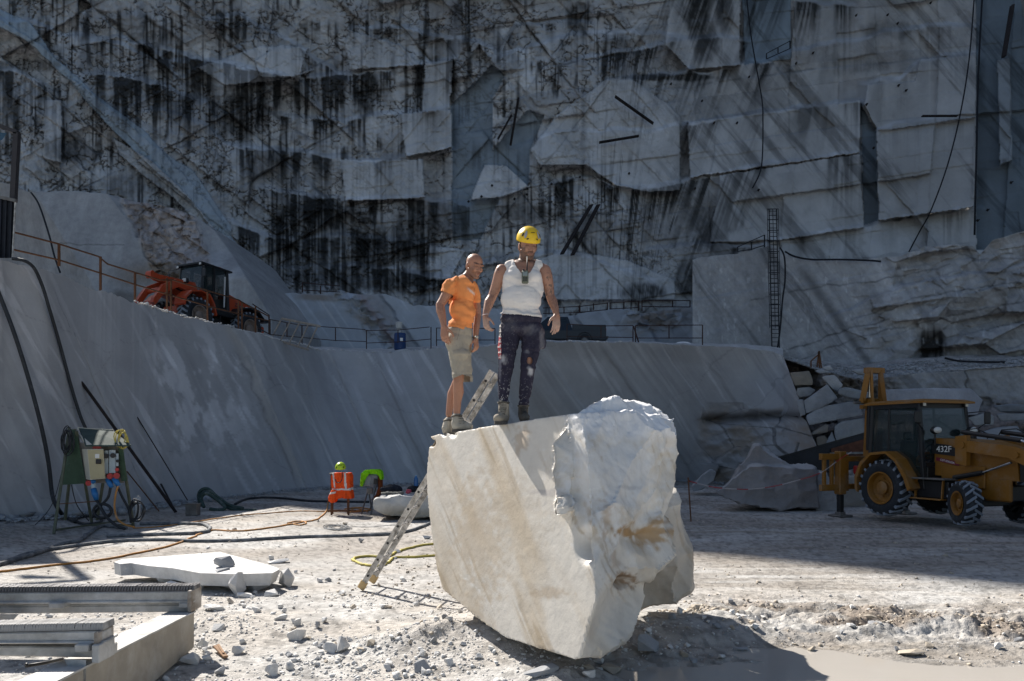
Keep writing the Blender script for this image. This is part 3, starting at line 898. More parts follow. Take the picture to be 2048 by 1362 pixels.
# pale benches in the middle distance
def d_mid(U, V):
    y = 60 + .01 * (640 - V)
    for q, d in ((560, -.5), (700, .7), (770, -.6), (905, 1.), (1130, -.9), (1260, .8)):
        y = y + d * sm(-4, 4, U - (V - 600) * .7 - q + 6 * fbm(V / 20, U / 60, 3, 510))
    rk = np.exp(-((U - 745 - (V - 640) * .9) / 26) ** 2) + np.exp(-(((U - 1310) / 60) ** 2 + ((V - 640) / 18) ** 2))
    a, e = lumps(U, V, 16, 10, 511, .8, 1.6)
    return y + np.clip(rk, 0, 1) * a + .12 * fbm(U / 20, V / 20, 4, 512)
def c_mid(U, V):
    c = np.array([.40, .425, .46])[None, None] * (1 + .1 * fbm(U / 40, V / 30, 4, 513))[..., None]
    s = U - (V - 600) * .7
    c = c * (1 + .2 * sm(.3, .5, fbm(s / 14, V / 200, 3, 514)))[..., None]
    for (q, w, c3, a) in ((728, 9, (.3, .24, .24), .7), (640, 2.5, (.6, .6, .6), .6), (748, 14, (.3, .27, .27), .5), (1110, 3, (.2, .2, .2), .5)):
        k = a * np.exp(-((s - q) / w) ** 2)
        c = c * (1 - k[..., None]) + k[..., None] * np.array(c3)
    pt = np.exp(-(((U - 635) / 42) ** 4 + ((V - 595 - (U - 635) * .06) / 7) ** 4))
    pt = np.maximum(pt, sm(.35, .6, .5 + .5 * fbm(U / 22, V / 10, 4, 515)) * np.exp(-(((U - 1310) / 62) ** 4 + ((V - 642 + (U - 1310) * .2) / 20) ** 4)))
    pt = np.maximum(pt, np.exp(-(((U - 722 - (V - 635)) / 14) ** 2 + ((V - 640) / 16) ** 2)))
    return c * (1 - .75 * pt[..., None]) + .75 * pt[..., None] * np.array([.29, .235, .18])
patch('middle_bench', 455, 1400, [(455, 545), (480, 562), (510, 577), (560, 585), (640, 588), (680, 581), (720, 590), (770, 587), (825, 611), (900, 611), (1000, 618), (1060, 636), (1100, 636), (1150, 630), (1190, 621), (1255, 618), (1275, 628), (1345, 618), (1400, 606)], [(455, 730), (1400, 730)], d_mid, c_mid, m_bench, seed=2, nv=80)

# tall sawn wall on the right with the caged ladder
def d_rm(U, V):
    y = 48 - 5 * sm(1400, 2100, U) + (700 - V) * .004
    r = sm(0, 60, (U - 1700) + (V - 640) * .5 + 60 * fbm(U / 60, V / 40, 3, 520)) 
    a, e = lumps(U + V * .3, V + U * .15, 120, 42, 521, 1.4, 2.4)
    b, e2 = lumps(U, V + U * .2, 40, 16, 522, .35, .8)
    y = y + (.25 + .75 * r) * (a * .6 + b * .6) * sm(1640, 1760, U)
    sh = interp(U, [(1640, 640), (1760, 590), (1850, 560), (1950, 545), (2100, 520)])
    y = y - .5 * sm(-3, 3, V - sh - 6 * fbm(U / 20, V * 0, 3, 523)) * sm(1640, 1700, U) 
    hl = interp(U, [(1385, 600), (1500, 580), (1640, 565), (1900, 520), (2100, 500)])
    y = y - .12 * sm(-1, 2, V - hl)
    y = y + .7 * np.exp(-(((U - 1860) / 26) ** 4 + ((V - 690) / 26) ** 4))
    return y + .1 * fbm(U / 18, V / 18, 4, 524)
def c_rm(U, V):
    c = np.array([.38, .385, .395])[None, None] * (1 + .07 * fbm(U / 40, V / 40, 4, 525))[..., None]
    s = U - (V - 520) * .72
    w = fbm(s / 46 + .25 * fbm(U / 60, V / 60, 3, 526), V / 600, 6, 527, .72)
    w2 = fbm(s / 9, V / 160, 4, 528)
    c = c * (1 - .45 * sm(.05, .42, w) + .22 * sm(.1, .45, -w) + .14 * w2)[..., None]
    k = .55 * np.exp(-((s - 1590) / 12) ** 2) * sm(520, 560, V) + .35 * np.exp(-((s - 1770) / 9) ** 2)
    c = c * (1 - k[..., None])
    for (pl, a) in (([(1500, 600), (1640, 573), (1760, 560), (1900, 530)], .6), ([(1560, 705), (1640, 680), (1700, 655), (1780, 640)], .75), ([(1600, 720), (1720, 672), (1800, 655), (1960, 620), (2060, 600)], .6), ([(1700, 640), (1830, 595), (1900, 585), (2060, 560)], .6), ([(1760, 500), (1860, 490), (1960, 520), (2060, 515)], .5)):
        vl = interp(U, pl) + 4 * fbm(U / 14, U * 0, 4, 530)
        g_ = a * np.exp(-((V - vl) / 1.8) ** 2) * (U > pl[0][0]) * (U < pl[-1][0]) * (.4 + .6 * vn(U / 9, V * 0, 531))
        c = c * (1 - g_[..., None])
    hole = np.exp(-(((U - 1862) / 27) ** 4 + ((V - 692) / 24) ** 4)) * sm(.2, .5, .55 + .5 * fbm(U / 8, V / 12, 4, 532))
    dr = sm(.45, .7, vn(U / 4, V / 60, 533)) * np.exp(-((U - 1865) / 32) ** 2) * sm(640, 660, V)
    kk = np.clip(hole + .6 * dr, 0, 1) * .93
    c = c * (1 - kk[..., None]) + kk[..., None] * .02
    sc = sm(.70, .78, .5 + .5 * fbm(U / 7, V / 20, 4, 534)) * .35
    c = c * (1 + sc[..., None])
    oc = sm(.2, .5, fbm(U / 40, V / 14, 4, 535)) * sm(1700, 1800, U) * .4
    return c * (1 - oc[..., None]) + oc[..., None] * np.array([.26, .22, .175])
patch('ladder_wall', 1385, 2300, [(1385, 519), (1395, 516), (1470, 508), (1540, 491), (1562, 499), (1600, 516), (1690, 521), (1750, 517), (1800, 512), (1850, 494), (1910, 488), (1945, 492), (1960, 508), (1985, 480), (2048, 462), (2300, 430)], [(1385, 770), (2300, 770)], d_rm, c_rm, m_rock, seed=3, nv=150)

# gravel ledge and the low wall beneath it
def d_low(U, V):
    y = 33.5 - 3.0 * sm(1600, 2300, U)
    y = y - .10 * np.maximum(V - 800, 0) * sm(1560, 1700, U) * .25 - sm(795, 900, V) * 3.0
    a, e = lumps(U, V, 60, 34, 540, 1.0, 1.8)
    rub = sm(1830, 1740, U + .0 * V) + sm(790, 812, V)
    y = y + 2.2 * sm(1650, 1600, U)
    return y + np.clip(rub, 0, 1) * (a * .7 + .35 * fbm(U / 9, V / 7, 4, 541)) + .25 * sm(-2, 2, U - 1932 - 5 * fbm(V / 12, V * 0, 3, 542)) + .08 * fbm(U / 15, V / 15, 4, 543)
def c_low(U, V):
    c = np.array([.35, .355, .365])[None, None] * (1 + .1 * fbm(U / 30, V / 30, 4, 544))[..., None]
    s = U - (V - 740) * .9
    w = fbm(s / 30, V / 400, 6, 545, .7)
    c = c * (1 - .35 * sm(.05, .5, w))[..., None]
    rub = np.clip(sm(1830, 1740, U) + sm(790, 812, V), 0, 1)
    gr = np.array([.24, .21, .185]) * (1 + .5 * fbm(U / 3.5, V / 3.5, 3, 546))[..., None]
    c = c * (1 - rub[..., None] * .85) + rub[..., None] * .85 * gr
    ck = np.exp(-((U - 1932 - 5 * fbm(V / 12, V * 0, 3, 542)) / 1.6) ** 2) * .8
    return c * (1 - ck[..., None])
patch('low_wall', 1560, 2350, [(1560, 715), (1600, 728), (1640, 742), (1700, 756), (1745, 762), (1800, 750), (1900, 742), (2048, 732), (2350, 725)], [(1560, 1012), (2350, 1030)], d_low, c_low, m_rock, seed=4, nv=130, back=1.0)
# the gravel ledge itself, running back to the ladder wall
ux = np.arange(1540, 2400, 4.); tt = np.linspace(0, 1, 60)[:, None]
va = interp(ux, [(1540, 712), (1560, 715), (1600, 728), (1640, 742), (1700, 756), (1745, 762), (1800, 750), (1900, 742), (2048, 732), (2400, 725)]) + 1
ya = 33.7 - 3.0 * sm(1600, 2300, ux)
A = PA(ux, va, ya); B = PA(ux, interp(ux, [(1540, 712), (1640, 722), (1720, 730), (1800, 716), (1900, 712), (2400, 712)]), 47.5 - 5 * sm(1400, 2100, ux))
GL = A[None] * (1 - tt[..., None]) + B[None] * tt[..., None]
GL[..., 2] += .12 * fbm(GL[..., 0] * 1.3, GL[..., 1] * 1.3, 4, 550) * np.clip(tt * 8, 0, 1)
sheet('gravel_ledge', GL[::-1], np.array([.36, .35, .34]) * (1 + .6 * fbm(GL[..., 0] * 3, GL[..., 1] * 3, 3, 551))[..., None], m_ground)
# ------------------------------------------------------------------ the big marble block
def plane3(a, b, c):
    n = (c - a).cross(b - a).normalized()
    return a, n
def onplane(u, v, pl):
    o = Vector((0, 0, CH)); r = P(u, v, 1.0) - o
    return o + r * ((pl[0] - o).dot(pl[1]) / r.dot(pl[1]))
FP = plane3(P(858, 872, 8.4), P(905, 1195, 7.4), P(1160, 1318, 5.8))
FN = FP[1] if FP[1].y < 0 else -FP[1]
BACK = Vector((1.05, .62, -.02))
g = MB()
outl = [(880, 867), (860, 873), (856, 905), (852, 955), (861, 1060), (871, 1130), (884, 1180), (906, 1198), (960, 1242), (1010, 1276), (1085, 1300), (1148, 1320), (1160, 1318), (1192, 1200), (1175, 900), (1160, 823)]
fr = [onplane(u, v, FP) for u, v in outl]
low = [P(1216, 1296, 6.1), P(1264, 1236, 6.5), P(1271, 1192, 6.6), P(1235, 1150, 6.5)]
bk = [p + BACK + Vector((0, 0, 0 if p.z > 1.5 else .12)) for p in fr[:8]] + [fr[-1] + BACK * .9, fr[8] + BACK * .8, fr[9] + BACK * .5 + Vector((0, 0, .15)), P(1262, 1150, 7.0), P(1300, 1010, 7.4)]
g.hull(fr + low + bk)
# rough nose on the end face
def yn(u, v, out=.0): return onplane(1120, v, FP).y - .20 + .72 * (u - 1097) / 255 - out
nose = [(1133, 838), (1150, 824), (1186, 808), (1225, 803), (1272, 797), (1318, 816), (1350, 852), (1352, 900), (1351, 985), (1326, 1030), (1321, 1050), (1100, 890), (1097, 945), (1118, 1000), (1145, 1055)]
g.hull([P(u, v, yn(u, v)) for u, v in nose] + [P(u, v, yn(u, v) + .7) for u, v in ((1180, 830), (1225, 806), (1272, 800), (1318, 820), (1340, 870), (1340, 980), (1180, 1000))] + [P(1150, 940, yn(1150, 940, .12)), P(1215, 900, yn(1215, 900, .22)), P(1290, 890, yn(1290, 890, .20)), P(1225, 985, yn(1225, 985, .20)), P(1190, 850, yn(1190, 850, .12)), P(1300, 840, yn(1300, 840, .1)), P(1310, 980, yn(1310, 980, .12))])
jaw = [(1120, 1000), (1150, 1052), (1180, 1062), (1326, 1030), (1337, 1072), (1328, 1112), (1292, 1150), (1246, 1192), (1205, 1196), (1178, 1172), (1166, 1140)]
g.hull([P(u, v, yn(u, v, .06)) for u, v in jaw] + [P(1235, 1085, yn(1235, 1085, .30)), P(1285, 1065, yn(1285, 1065, .26)), P(1225, 1010, yn(1225, 1010, .22)), P(1240, 1140, yn(1240, 1140, .22))] + [P(1320, 1040, 7.4), P(1300, 1100, 7.2), P(1240, 1150, 6.8)])
g.hull([P(u, v, yn(u, v)) for u, v in ((1146, 1060), (1139, 1090), (1145, 1118), (1165, 1145), (1190, 1175), (1200, 1100), (1175, 1060))] + [P(1170, 1100, yn(1170, 1100, .12)), P(1190, 1130, yn(1190, 1130, .12)), P(1230, 1120, 6.6)])
# lower rear shoulder
g.hull([P(u, v, 7.55) for u, v in ((1300, 975), (1345, 990), (1352, 1025), (1372, 1060), (1386, 1100), (1380, 1180), (1340, 1205), (1275, 1218), (1262, 1150))] + [P(u, v, 8.3) for u, v in ((1300, 985), (1340, 1000), (1362, 1070), (1372, 1100), (1366, 1160), (1275, 1200))] + [P(1320, 1080, 7.3), P(1345, 1110, 7.35)])
bme = remesh(g, .017, 1, .3)
v = mverts(bme); nr = mnorms(bme)
pu = CU + F * v[:, 0] / v[:, 1]; pv = CV - F * (v[:, 2] - CH) / v[:, 1]
fn = np.array(FN); dface = -((v - np.array(FP[0])) @ fn)           # depth behind the sawn face
onface = sm(.05, .01, np.abs(dface)) * sm(.80, .95, nr @ fn)
endm = sm(1085, 1120, pu + 0 * pv)
rough = np.clip(1 - onface, 0, 1) * np.where(dface > -.02, .12 + .88 * sm(.0, .22, dface), 1)
topm = sm(.5, .8, nr[:, 2]) * (1 - endm)
rough = np.clip(np.where(topm > 0, rough * (1 - topm * .9), rough), .0, 1)
nos = endm * sm(-.3, -.02, dface) 
def v3(p, s):
    x = p[:, 0] + .4 * p[:, 1]; z = p[:, 2] - .3 * p[:, 1]
    return voro(x, z, s)
_, e1, r1, r2, r3, ox, oy = v3(v / .50 + n3(v, 1.6, 609)[:, None] * .45, 600); _, e2, q1, q2, q3, px2, py2 = v3(v / .17 + n3(v, 4, 616)[:, None] * .3, 601)
crust = sm(850, 815, pv - (pu - 1150) * .14 - 26 + 26 * fbm(pu / 22, pv / 22, 4, 602)) * sm(1120, 1150, pu)
f1 = np.hypot(ox, oy); f2_ = np.hypot(px2, py2)
stri = fbm((pu * .77 + pv * .64) / 60, (pu * .64 - pv * .77) / 9, 4, 604)
d = rough * (.20 * np.minimum(f1, .8) ** 2 - .04 + .022 * np.minimum(f2_, .8) ** 2 + .007 * stri + .004 * n3(v, 14, 603) + .05 * ((r2 - .5) * ox + (r3 - .5) * oy))
d = d + crust * (.026 * np.abs(n3(v, 9, 605, 5)) + .012 * n3(v, 34, 606) - .01) + (1 - rough) * .0025 * n3(v, 6, 607)
# shell-shaped breaks
for (a, b, ra, rb, dep) in ((1175, 1090, 26, 42, -.10), (1250, 1165, 20, 16, -.10), (1285, 1075, 40, 36, -.08), (1175, 1000, 40, 60, -.04), (1225, 940, 50, 60, .03)):
    q = np.hypot((pu - a) / ra, (pv - b) / rb)
    d += dep * sm(1.1, .2, q) * endm * (nr[:, 1] < 0)
# chipped rim of the sawn face
edge = sm(.10, .0, np.abs(dface)) * sm(.9, .6, nr @ fn) * sm(1120, 1080, pu)
d -= edge * .012 * np.clip(n3(v, 7, 608) + .1, 0, 1)
v2 = v + nr * d[:, None]
for (a, b, w, dep) in ((862, 885, 9, .07), (905, 866, 10, .03), (888, 868, 6, .03)):
    q = np.hypot(pu - a, pv - b) / w
    v2 -= (nr * (dep * sm(1.2, .3, q))[:, None]) * 1
setverts(bme, v2)
c = np.array([.71, .67, .60])[None] * (1 + .05 * n3(v, 1.5, 610))[:, None]
dg_ = (pu - 860) - (pv - 870) * .42
warm = sm(-.15, .5, fbm(dg_ / 55, pv / 330, 4, 611)) * (1 - .3 * endm)
c = c * (1 - .65 * warm[:, None]) + .65 * warm[:, None] * np.array([.54, .43, .29])
st = sm(.1, .45, fbm(dg_ / 7, pv / 130, 4, 612)) * sm(.35, .7, vn(dg_ / 40, pv / 160, 613)) * .6
c = c * (1 - st[:, None]) + st[:, None] * np.array([.42, .33, .22])
def spot(a, b, ra, rb, k, cc, ns=9, th=0.35):
    global c
    q = np.hypot((pu - a) / ra, (pv - b) / rb) + .8 * fbm(pu / ns, pv / ns, 4, int(a))
    w = k * sm(1.1, th, q)[:, None]
    c = c * (1 - w) + w * np.array(cc)
spot(1230, 950, 120, 150, .7, (.77, .77, .76))
spot(1270, 1062, 40, 16, .95, (.40, .24, .10)); spot(1306, 1070, 28, 34, .9, (.42, .27, .13)); spot(1252, 1160, 26, 20, .95, (.30, .2, .12), 5)
spot(1045, 880, 18, 34, .6, (.50, .38, .26)); spot(1100, 1185, 50, 12, .55, (.48, .37, .25)); spot(960, 1080, 60, 150, .5, (.52, .41, .28)); spot(1030, 1060, 70, 120, .35, (.52, .44, .33))
spot(1210, 1040, 9, 50, .6, (.48, .37, .27), 6); spot(1235, 1120, 10, 30, .5, (.45, .34, .24), 6)
spot(1270, 950, 40, 40, .4, (.74, .75, .76)); spot(1255, 975, 46, 5, .5, (.42, .42, .43), 14); spot(1100, 985, 46, 7, .5, (.46, .43, .43), 12)
for (x0, y0, x1, y1, w_, k, cc) in ((918, 1145, 985, 1210, 1.6, .8, (.8, .79, .76)), (940, 1118, 950, 1150, 2.2, .6, (.8, .79, .76)), (1318, 1140, 1322, 1205, 1.5, .6, (.7, .67, .6)), (1378, 1090, 1335, 1190, 1.8, .6, (.7, .67, .6)), (985, 905, 1035, 870, 1.3, .45, (.45, .40, .36)), (1210, 860, 1260, 1010, 1.6, .35, (.4, .4, .4)), (1180, 1000, 1225, 1120, 2.2, .55, (.42, .32, .22))):
    t = np.clip(((pu - x0) * (x1 - x0) + (pv - y0) * (y1 - y0)) / ((x1 - x0) ** 2 + (y1 - y0) ** 2), 0, 1)
    dd = np.hypot(pu - x0 - t * (x1 - x0) + 5 * fbm(pu / 14, pv / 14, 3, 620), pv - y0 - t * (y1 - y0) + 5 * fbm(pu / 14, pv / 14, 3, 621))
    w = (k * np.exp(-(dd / w_) ** 2))[:, None]
    c = c * (1 - w) + w * np.array(cc)
c = c * (1 - crust[:, None]) + crust[:, None] * np.array([.80, .80, .80])
rear = sm(1262, 1285, pu) * sm(1000, 1040, pv) * (v[:, 1] > 7)
c = c * (1 - .4 * rear[:, None]) + .4 * rear[:, None] * np.array([.45, .38, .30])  # shade on the rear shoulder painted in as darker beige
rockcol(bme, c)
m_block = rockmat('fresh_cream_marble', detail_scale=5, vein_scale=1.2, vein_rot=(0, R(-24), 0), vein=.14, bump=.28, bdist=.02, blotch=.10, rough=.5)
bme.materials.append(m_block)
bme.polygons.foreach_set('use_smooth', [True] * len(bme.polygons)); bme.set_sharp_from_angle(angle=R(22))
blk = obj('marble_block', bme)
tag(blk, 'huge cream marble block with one sawn face and a rough broken nose', 'marble block')

# ------------------------------------------------------------------ loose stones
BV = None
gobj = [o for o in scene.objects if o.name.startswith('ground')]
def gz(x, y):
    return float(ground_z(np.array([[float(x)]]), np.array([[float(y)]]))[0, 0])
m_stone = rockmat('loose_marble_stone', detail_scale=9, vein_scale=2, vein=.12, bump=.5, bdist=.02, blotch=.15, col=(.68, .675, .66))
m_stone_b = rockmat('brown_dusty_stone', detail_scale=9, vein_scale=2, vein=.12, bump=.5, bdist=.02, blotch=.2, col=(.50, .44, .36))
m_stone_g = rockmat('grey_veined_stone', detail_scale=3, vein_scale=1.2, vein_rot=(0, R(80), 0), vein=.25, bump=.5, bdist=.03, blotch=.15, col=(.36, .37, .385))
rnd = random.Random(7)
def stone_mesh(sx, sy, sz, seed, npts=16, flat=.5, name='stone'):
    r = random.Random(seed)
    pts = []
    for i in range(npts):
        d = Vector((r.gauss(0, 1), r.gauss(0, 1), r.gauss(0, 1))).normalized()
        k = max(abs(d.x), abs(d.y), abs(d.z))
        d = d / (k ** flat) * (.82 + .25 * r.random())
        pts.append((d.x * sx / 2, d.y * sy / 2, d.z * sz / 2))
    g = MB().hull(pts)
    return g
def stone(name, u, v, w, h, label, cat='stone', m=None, Y=None, seed=0, dep=None, rot=(0, 0, 0), flat=.55, group=None, npts=16, sink=.22, z=None):
    """a loose stone whose base is seen at pixel (u, v), w x h pixels large"""
    if Y is None:
        Y = F * CH / (v - CV)
        for _ in range(6):
            X = (u - CU) * Y / F
            Y = F * (CH - gz(X, Y)) / (v - CV)
    X = (u - CU) * Y / F
    zz = gz(X, Y) if z is None else z
    sx, sz = w * Y / F, h * Y / F
    sy = dep if dep else .5 * (sx + sz)
    g = stone_mesh(sx, sy, sz * 1.05, seed * 31 + int(u), npts, flat)
    o = obj(name, g, m or m_stone)
    o.location = (X, Y + sy * .25, zz + sz * (.5 - sink * .5))
    o.rotation_euler = rot
    return tag(o, label, cat, group)
SEEN = [
    (590, 1282, 44, 26, 'pale wedge-shaped stone lying flat on rubble in front of the ladder', 's'),
    (545, 1352, 34, 26, 'squarish white stone on its own at the bottom edge of the rubble', 's'),
    (683, 1305, 30, 34, 'thin upright stone splinter standing in the churned rubble', 's'),
    (660, 1306, 34, 22, 'white chip leaning against the upright stone splinter', 's'),
    (634, 1258, 12, 17, 'small grey stone standing on edge behind the upright splinter', 'g'),
    (380, 1330, 46, 26, 'grey triangular stone near the diagonal steel beam', 's'),
    (246, 1352, 54, 46, 'large rounded stone tucked against the diagonal steel beam', 's'),
    (474, 1308, 30, 18, 'smooth round-topped stone left of the squarish white stone', 's'),
    (705, 1218, 16, 10, 'small brown stone on the powdery ground right of the upright splinter', 'b'),
    (683, 1190, 20, 9, 'small flat stone just beside the ladder feet', 's'),
    (560, 1240, 30, 12, 'flat chip lying between slab and churned rubble', 's'),
    (848, 1345, 40, 26, 'grey stone close under the lower edge of the marble block', 'g'),
    (1082, 1352, 84, 22, 'broad flat slab piece leaning just below the tip of the marble block', 'g'),
    (1300, 1308, 46, 40, 'angular grey stone standing in the mud right of the block tip', 'g'),
    (1345, 1240, 16, 15, 'small grey stone in the shade beneath the rear of the block', 'g'),
    (990, 1262, 34, 14, 'dark chip wedged beneath the sawn face', 'g'),
    (960, 1232, 30, 16, 'white chip under the lower left edge of the sawn face', 's'),
    (1225, 1345, 44, 22, 'brown flat stone in the puddle edge under the block', 'b'),
    (1180, 1355, 30, 20, 'white stone fragment at the puddle edge below the block tip', 's'),
    (1432, 1262, 26, 12, 'flat grey chip at the edge of the block shadow', 'g'),
    (1478, 1302, 40, 10, 'thin slab chip lying beside the puddle', 'g'),
    (640, 1165, 14, 10, 'small stone on white powder left of the ladder', 's'),
    (470, 1062, 12, 7, 'small brown pebble on the flat ground near the hoses', 'b'),
    (690, 1050, 12, 6, 'small pebble behind the ladder near the cable', 'b'),
    (852, 1078, 24, 8, 'flat white chip beside the cable near the block', 's'),
    (795, 1106, 12, 8, 'tiny stone between the cable and the yellow hose', 's'),
    (230, 660 + 0, 0, 0, '', ''),
    (325, 1168, 34, 24, 'chip resting against the front edge of the flat slab', 's'),
    (345, 1178, 36, 18, 'lower chip in front of the flat slab edge', 's'),
    (440, 1182, 58, 52, 'broken corner block leaning on the flat slab', 'g'),
    (472, 1190, 40, 50, 'cube-like fragment beside the leaning corner block', 's'),
    (512, 1182, 52, 26, 'blue-grey fragment at the front of the small stone heap', 'g'),
    (540, 1172, 42, 38, 'angular fragment at the end of the flat slab', 'g'),
    (572, 1174, 44, 40, 'white pointed fragment at the right end of the stone heap', 's'),
    (487, 1195, 34, 10, 'flat chip in front of the small stone heap', 's'),
    (540, 1193, 36, 14, 'thin plate lying at the front of the small stone heap', 's'),
    (555, 1127, 46, 9, 'long flat chip behind the stone heap', 's'),
    (541, 1120, 14, 11, 'little stone behind the long flat chip', 's'),
    (430, 1262, 40, 14, 'flat plate on the rubble beside the steel beam end', 's'),
    (425, 1222, 50, 14, 'long pale plate right of the upper steel beam', 's'),
    (345, 1278, 34, 28, 'grey stone leaning on the outer face of the diagonal beam', 'g'),
    (372, 1270, 26, 22, 'small stone right of the diagonal beam', 's'),
    (320, 1292, 34, 24, 'dusty stone in the shade of the diagonal beam', 'g'),
    (300, 1312, 36, 22, 'stone half buried beside the diagonal beam', 'g'),
    (353, 1308, 40, 34, 'larger angular grey stone out from the diagonal beam', 'g'),
    (400, 1296, 28, 18, 'chip in the gravel near the wooden stick', 's'),
    (1250, 1272, 40, 18, 'dark stone behind the angular grey stone', 'g'),
    (1392, 1222, 20, 14, 'stone at the foot of the rear shoulder of the block', 'b'),
    (1740, 1240, 30, 10, 'flat clod in the sunlit mud', 'b'),
    (1830, 1312, 60, 14, 'mud-caked stone at the right of the puddle', 'b'),
]
SM = {'s': m_stone, 'b': m_stone_b, 'g': m_stone_g}
for i, (u, v, w, h, lab, k) in enumerate(SEEN):
    if not lab: continue
    stone('stone', u, v, w, h, lab, m=SM[k], seed=i, rot=(rnd.uniform(-.2, .2), rnd.uniform(-.2, .2), rnd.uniform(-.5, .5)), npts=14, flat=.35 + .4 * rnd.random())
# the rest of the loose stones one can still count, alike
for i in range(150):
    a = rnd.random()
    if a < .55: u, v = rnd.uniform(380, 1000), rnd.uniform(1205, 1362)
    elif a < .7: u, v = rnd.uniform(1150, 1480), rnd.uniform(1225, 1345)
    elif a < .85: u, v = rnd.uniform(400, 900), rnd.uniform(1080, 1210)
    else: u, v = rnd.uniform(1450, 2040), rnd.uniform(1205, 1310)
    if 880 < u < 1290 and v < 1320 and v < 1190 + (u - 880) * .5: continue
    w = rnd.uniform(9, 24) * (.6 + .5 * (v - 1080) / 280)
    stone('stone', u, v, w, w * rnd.uniform(.4, .8), 'small broken marble stone lying loose in the sunlit rubble', m=SM[rnd.choice('sssgb')], seed=900 + i, rot=(rnd.uniform(-.4, .4), rnd.uniform(-.4, .4), rnd.uniform(0, 3)), npts=12, flat=.3 + .5 * rnd.random(), group='small loose stones in the rubble')

def scatter(name, X, Y, S, m, seed, kind='stuff', zf=None, sinkf=.3, colr=None, flat=.6):
    """many small stones as one mesh"""
    rs = np.random.RandomState(seed)
    tpl = []
    for k in range(8):
        g = stone_mesh(1, rs.uniform(.7, 1), rs.uniform(.4, .8), seed * 7 + k, 11, flat)
        me = g.mesh('t'); bm = bmesh.new(); bm.from_mesh(me); bmesh.ops.triangulate(bm, faces=bm.faces)
        tpl.append((np.array([v.co[:] for v in bm.verts]), np.array([[v.index for v in f.verts] for f in bm.faces])))
        bm.free(); bpy.data.meshes.remove(me)
    VS, FS, off = [], [], 0
    ch = rs.randint(0, 8, len(X))
    for k in range(8):
        s = np.where(ch == k)[0]
        if not len(s): continue
        tv, tf = tpl[k]
        a = rs.uniform(0, 6.28, len(s)); b = rs.normal(0, .35, len(s))
        ca, sa, cb_, sb = np.cos(a), np.sin(a), np.cos(b), np.sin(b)
        x, y, z = tv[:, 0][None], tv[:, 1][None], tv[:, 2][None]
        y2 = y * cb_[:, None] - z * sb[:, None]; z2 = y * sb[:, None] + z * cb_[:, None]
        x3 = x * ca[:, None] - y2 * sa[:, None]; y3 = x * sa[:, None] + y2 * ca[:, None]
        Z = (ground_z(X[s], Y[s]) if zf is None else zf(X[s], Y[s]))
        sz = S[s][:, None]
        VS.append(np.stack([x3 * sz + X[s][:, None], y3 * sz + Y[s][:, None], z2 * sz + (Z + S[s] * (.5 - sinkf) * .6)[:, None]], -1).reshape(-1, 3))
        FS.append((tf[None] + (np.arange(len(s)) * len(tv))[:, None, None]).reshape(-1, 3) + off)
        off += len(s) * len(tv)
    VS = np.concatenate(VS); FS = np.concatenate(FS)
    me = bpy.data.meshes.new(name)
    me.vertices.add(len(VS)); me.vertices.foreach_set('co', VS.astype(np.float32).reshape(-1))
    me.loops.add(len(FS) * 3); me.loops.foreach_set('vertex_index', FS.reshape(-1).astype(np.int32))
    me.polygons.add(len(FS)); me.polygons.foreach_set('loop_start', (np.arange(len(FS)) * 3).astype(np.int32)); me.polygons.foreach_set('loop_total', np.full(len(FS), 3, np.int32))
    me.update(calc_edges=True); me.materials.append(m)
    o = bpy.data.objects.new(name, me); COL.objects.link(o)
    if kind: o['kind'] = kind
    return o
rs = np.random.RandomState(5)
def spots(n, u0, u1, v0, v1, dens=None):
    u = rs.uniform(u0, u1, n); v = rs.uniform(v0, v1, n)
    Y = F * CH / (v - CV); X = (u - CU) / F * Y
    if dens is not None:
        k = rs.random_sample(n) < dens(X, Y, u, v)
        X, Y, v = X[k], Y[k], v[k]
    k = ground_z(X, Y) > -.012
    X, Y, v = X[k], Y[k], v[k]
    return X, Y, v
X, Y, v = spots(46000, -300, 2100, 1190, 1560, lambda X, Y, u, v: .12 + .88 * sm(.45, .6, .5 + .5 * fbm(X / .8, Y / .6, 4, 650)) * sm(1.9, .9, X))
scatter('gravel', X, Y, np.exp(rs.normal(math.log(.015), .62, len(X))), m_stone, 11)
X, Y, v = spots(14000, 1100, 2300, 1190, 1420, lambda X, Y, u, v: np.exp(-((Y - 8.3 + .15 * (X - 3.5)) / .8) ** 2) * sm(-.1, .3, fbm(X / .5, Y / .3, 4, 225)))
scatter('gravel', X, Y, np.exp(rs.normal(math.log(.026), .5, len(X))), m_stone_b, 12)
X, Y, v = spots(9000, -100, 2100, 1000, 1200, lambda X, Y, u, v: .1 + .5 * sm(.5, .7, .5 + .5 * fbm(X / 1.5, Y / 1., 4, 651)) * sm(3, 0, X))
scatter('gravel', X, Y, np.exp(rs.normal(math.log(.03), .45, len(X))), m_stone_b, 13)
# chips at the foot of the bench
k = rs.randint(0, nL, 5200); t = rs.random_sample(5200) ** 1.6
fx = bot[k, 0] * (1 - .0 * t); fy = bot[k, 1]
dx = np.gradient(bot[:, 0])[k]; dy = np.gradient(bot[:, 1])[k]; ln = np.hypot(dx, dy) + 1e-9
fx = fx + dy / ln * t * 1.1; fy = fy - dx / ln * t * 1.1 - .1
ok_ = (fy > 3)
def footz(x, y): return ground_z(x, y) + .02
scatter('gravel', fx[ok_], fy[ok_], np.exp(rs.normal(math.log(.06), .5, ok_.sum())) , m_stone_g, 14, zf=lambda x, y: ground_z(x, y) + .05)
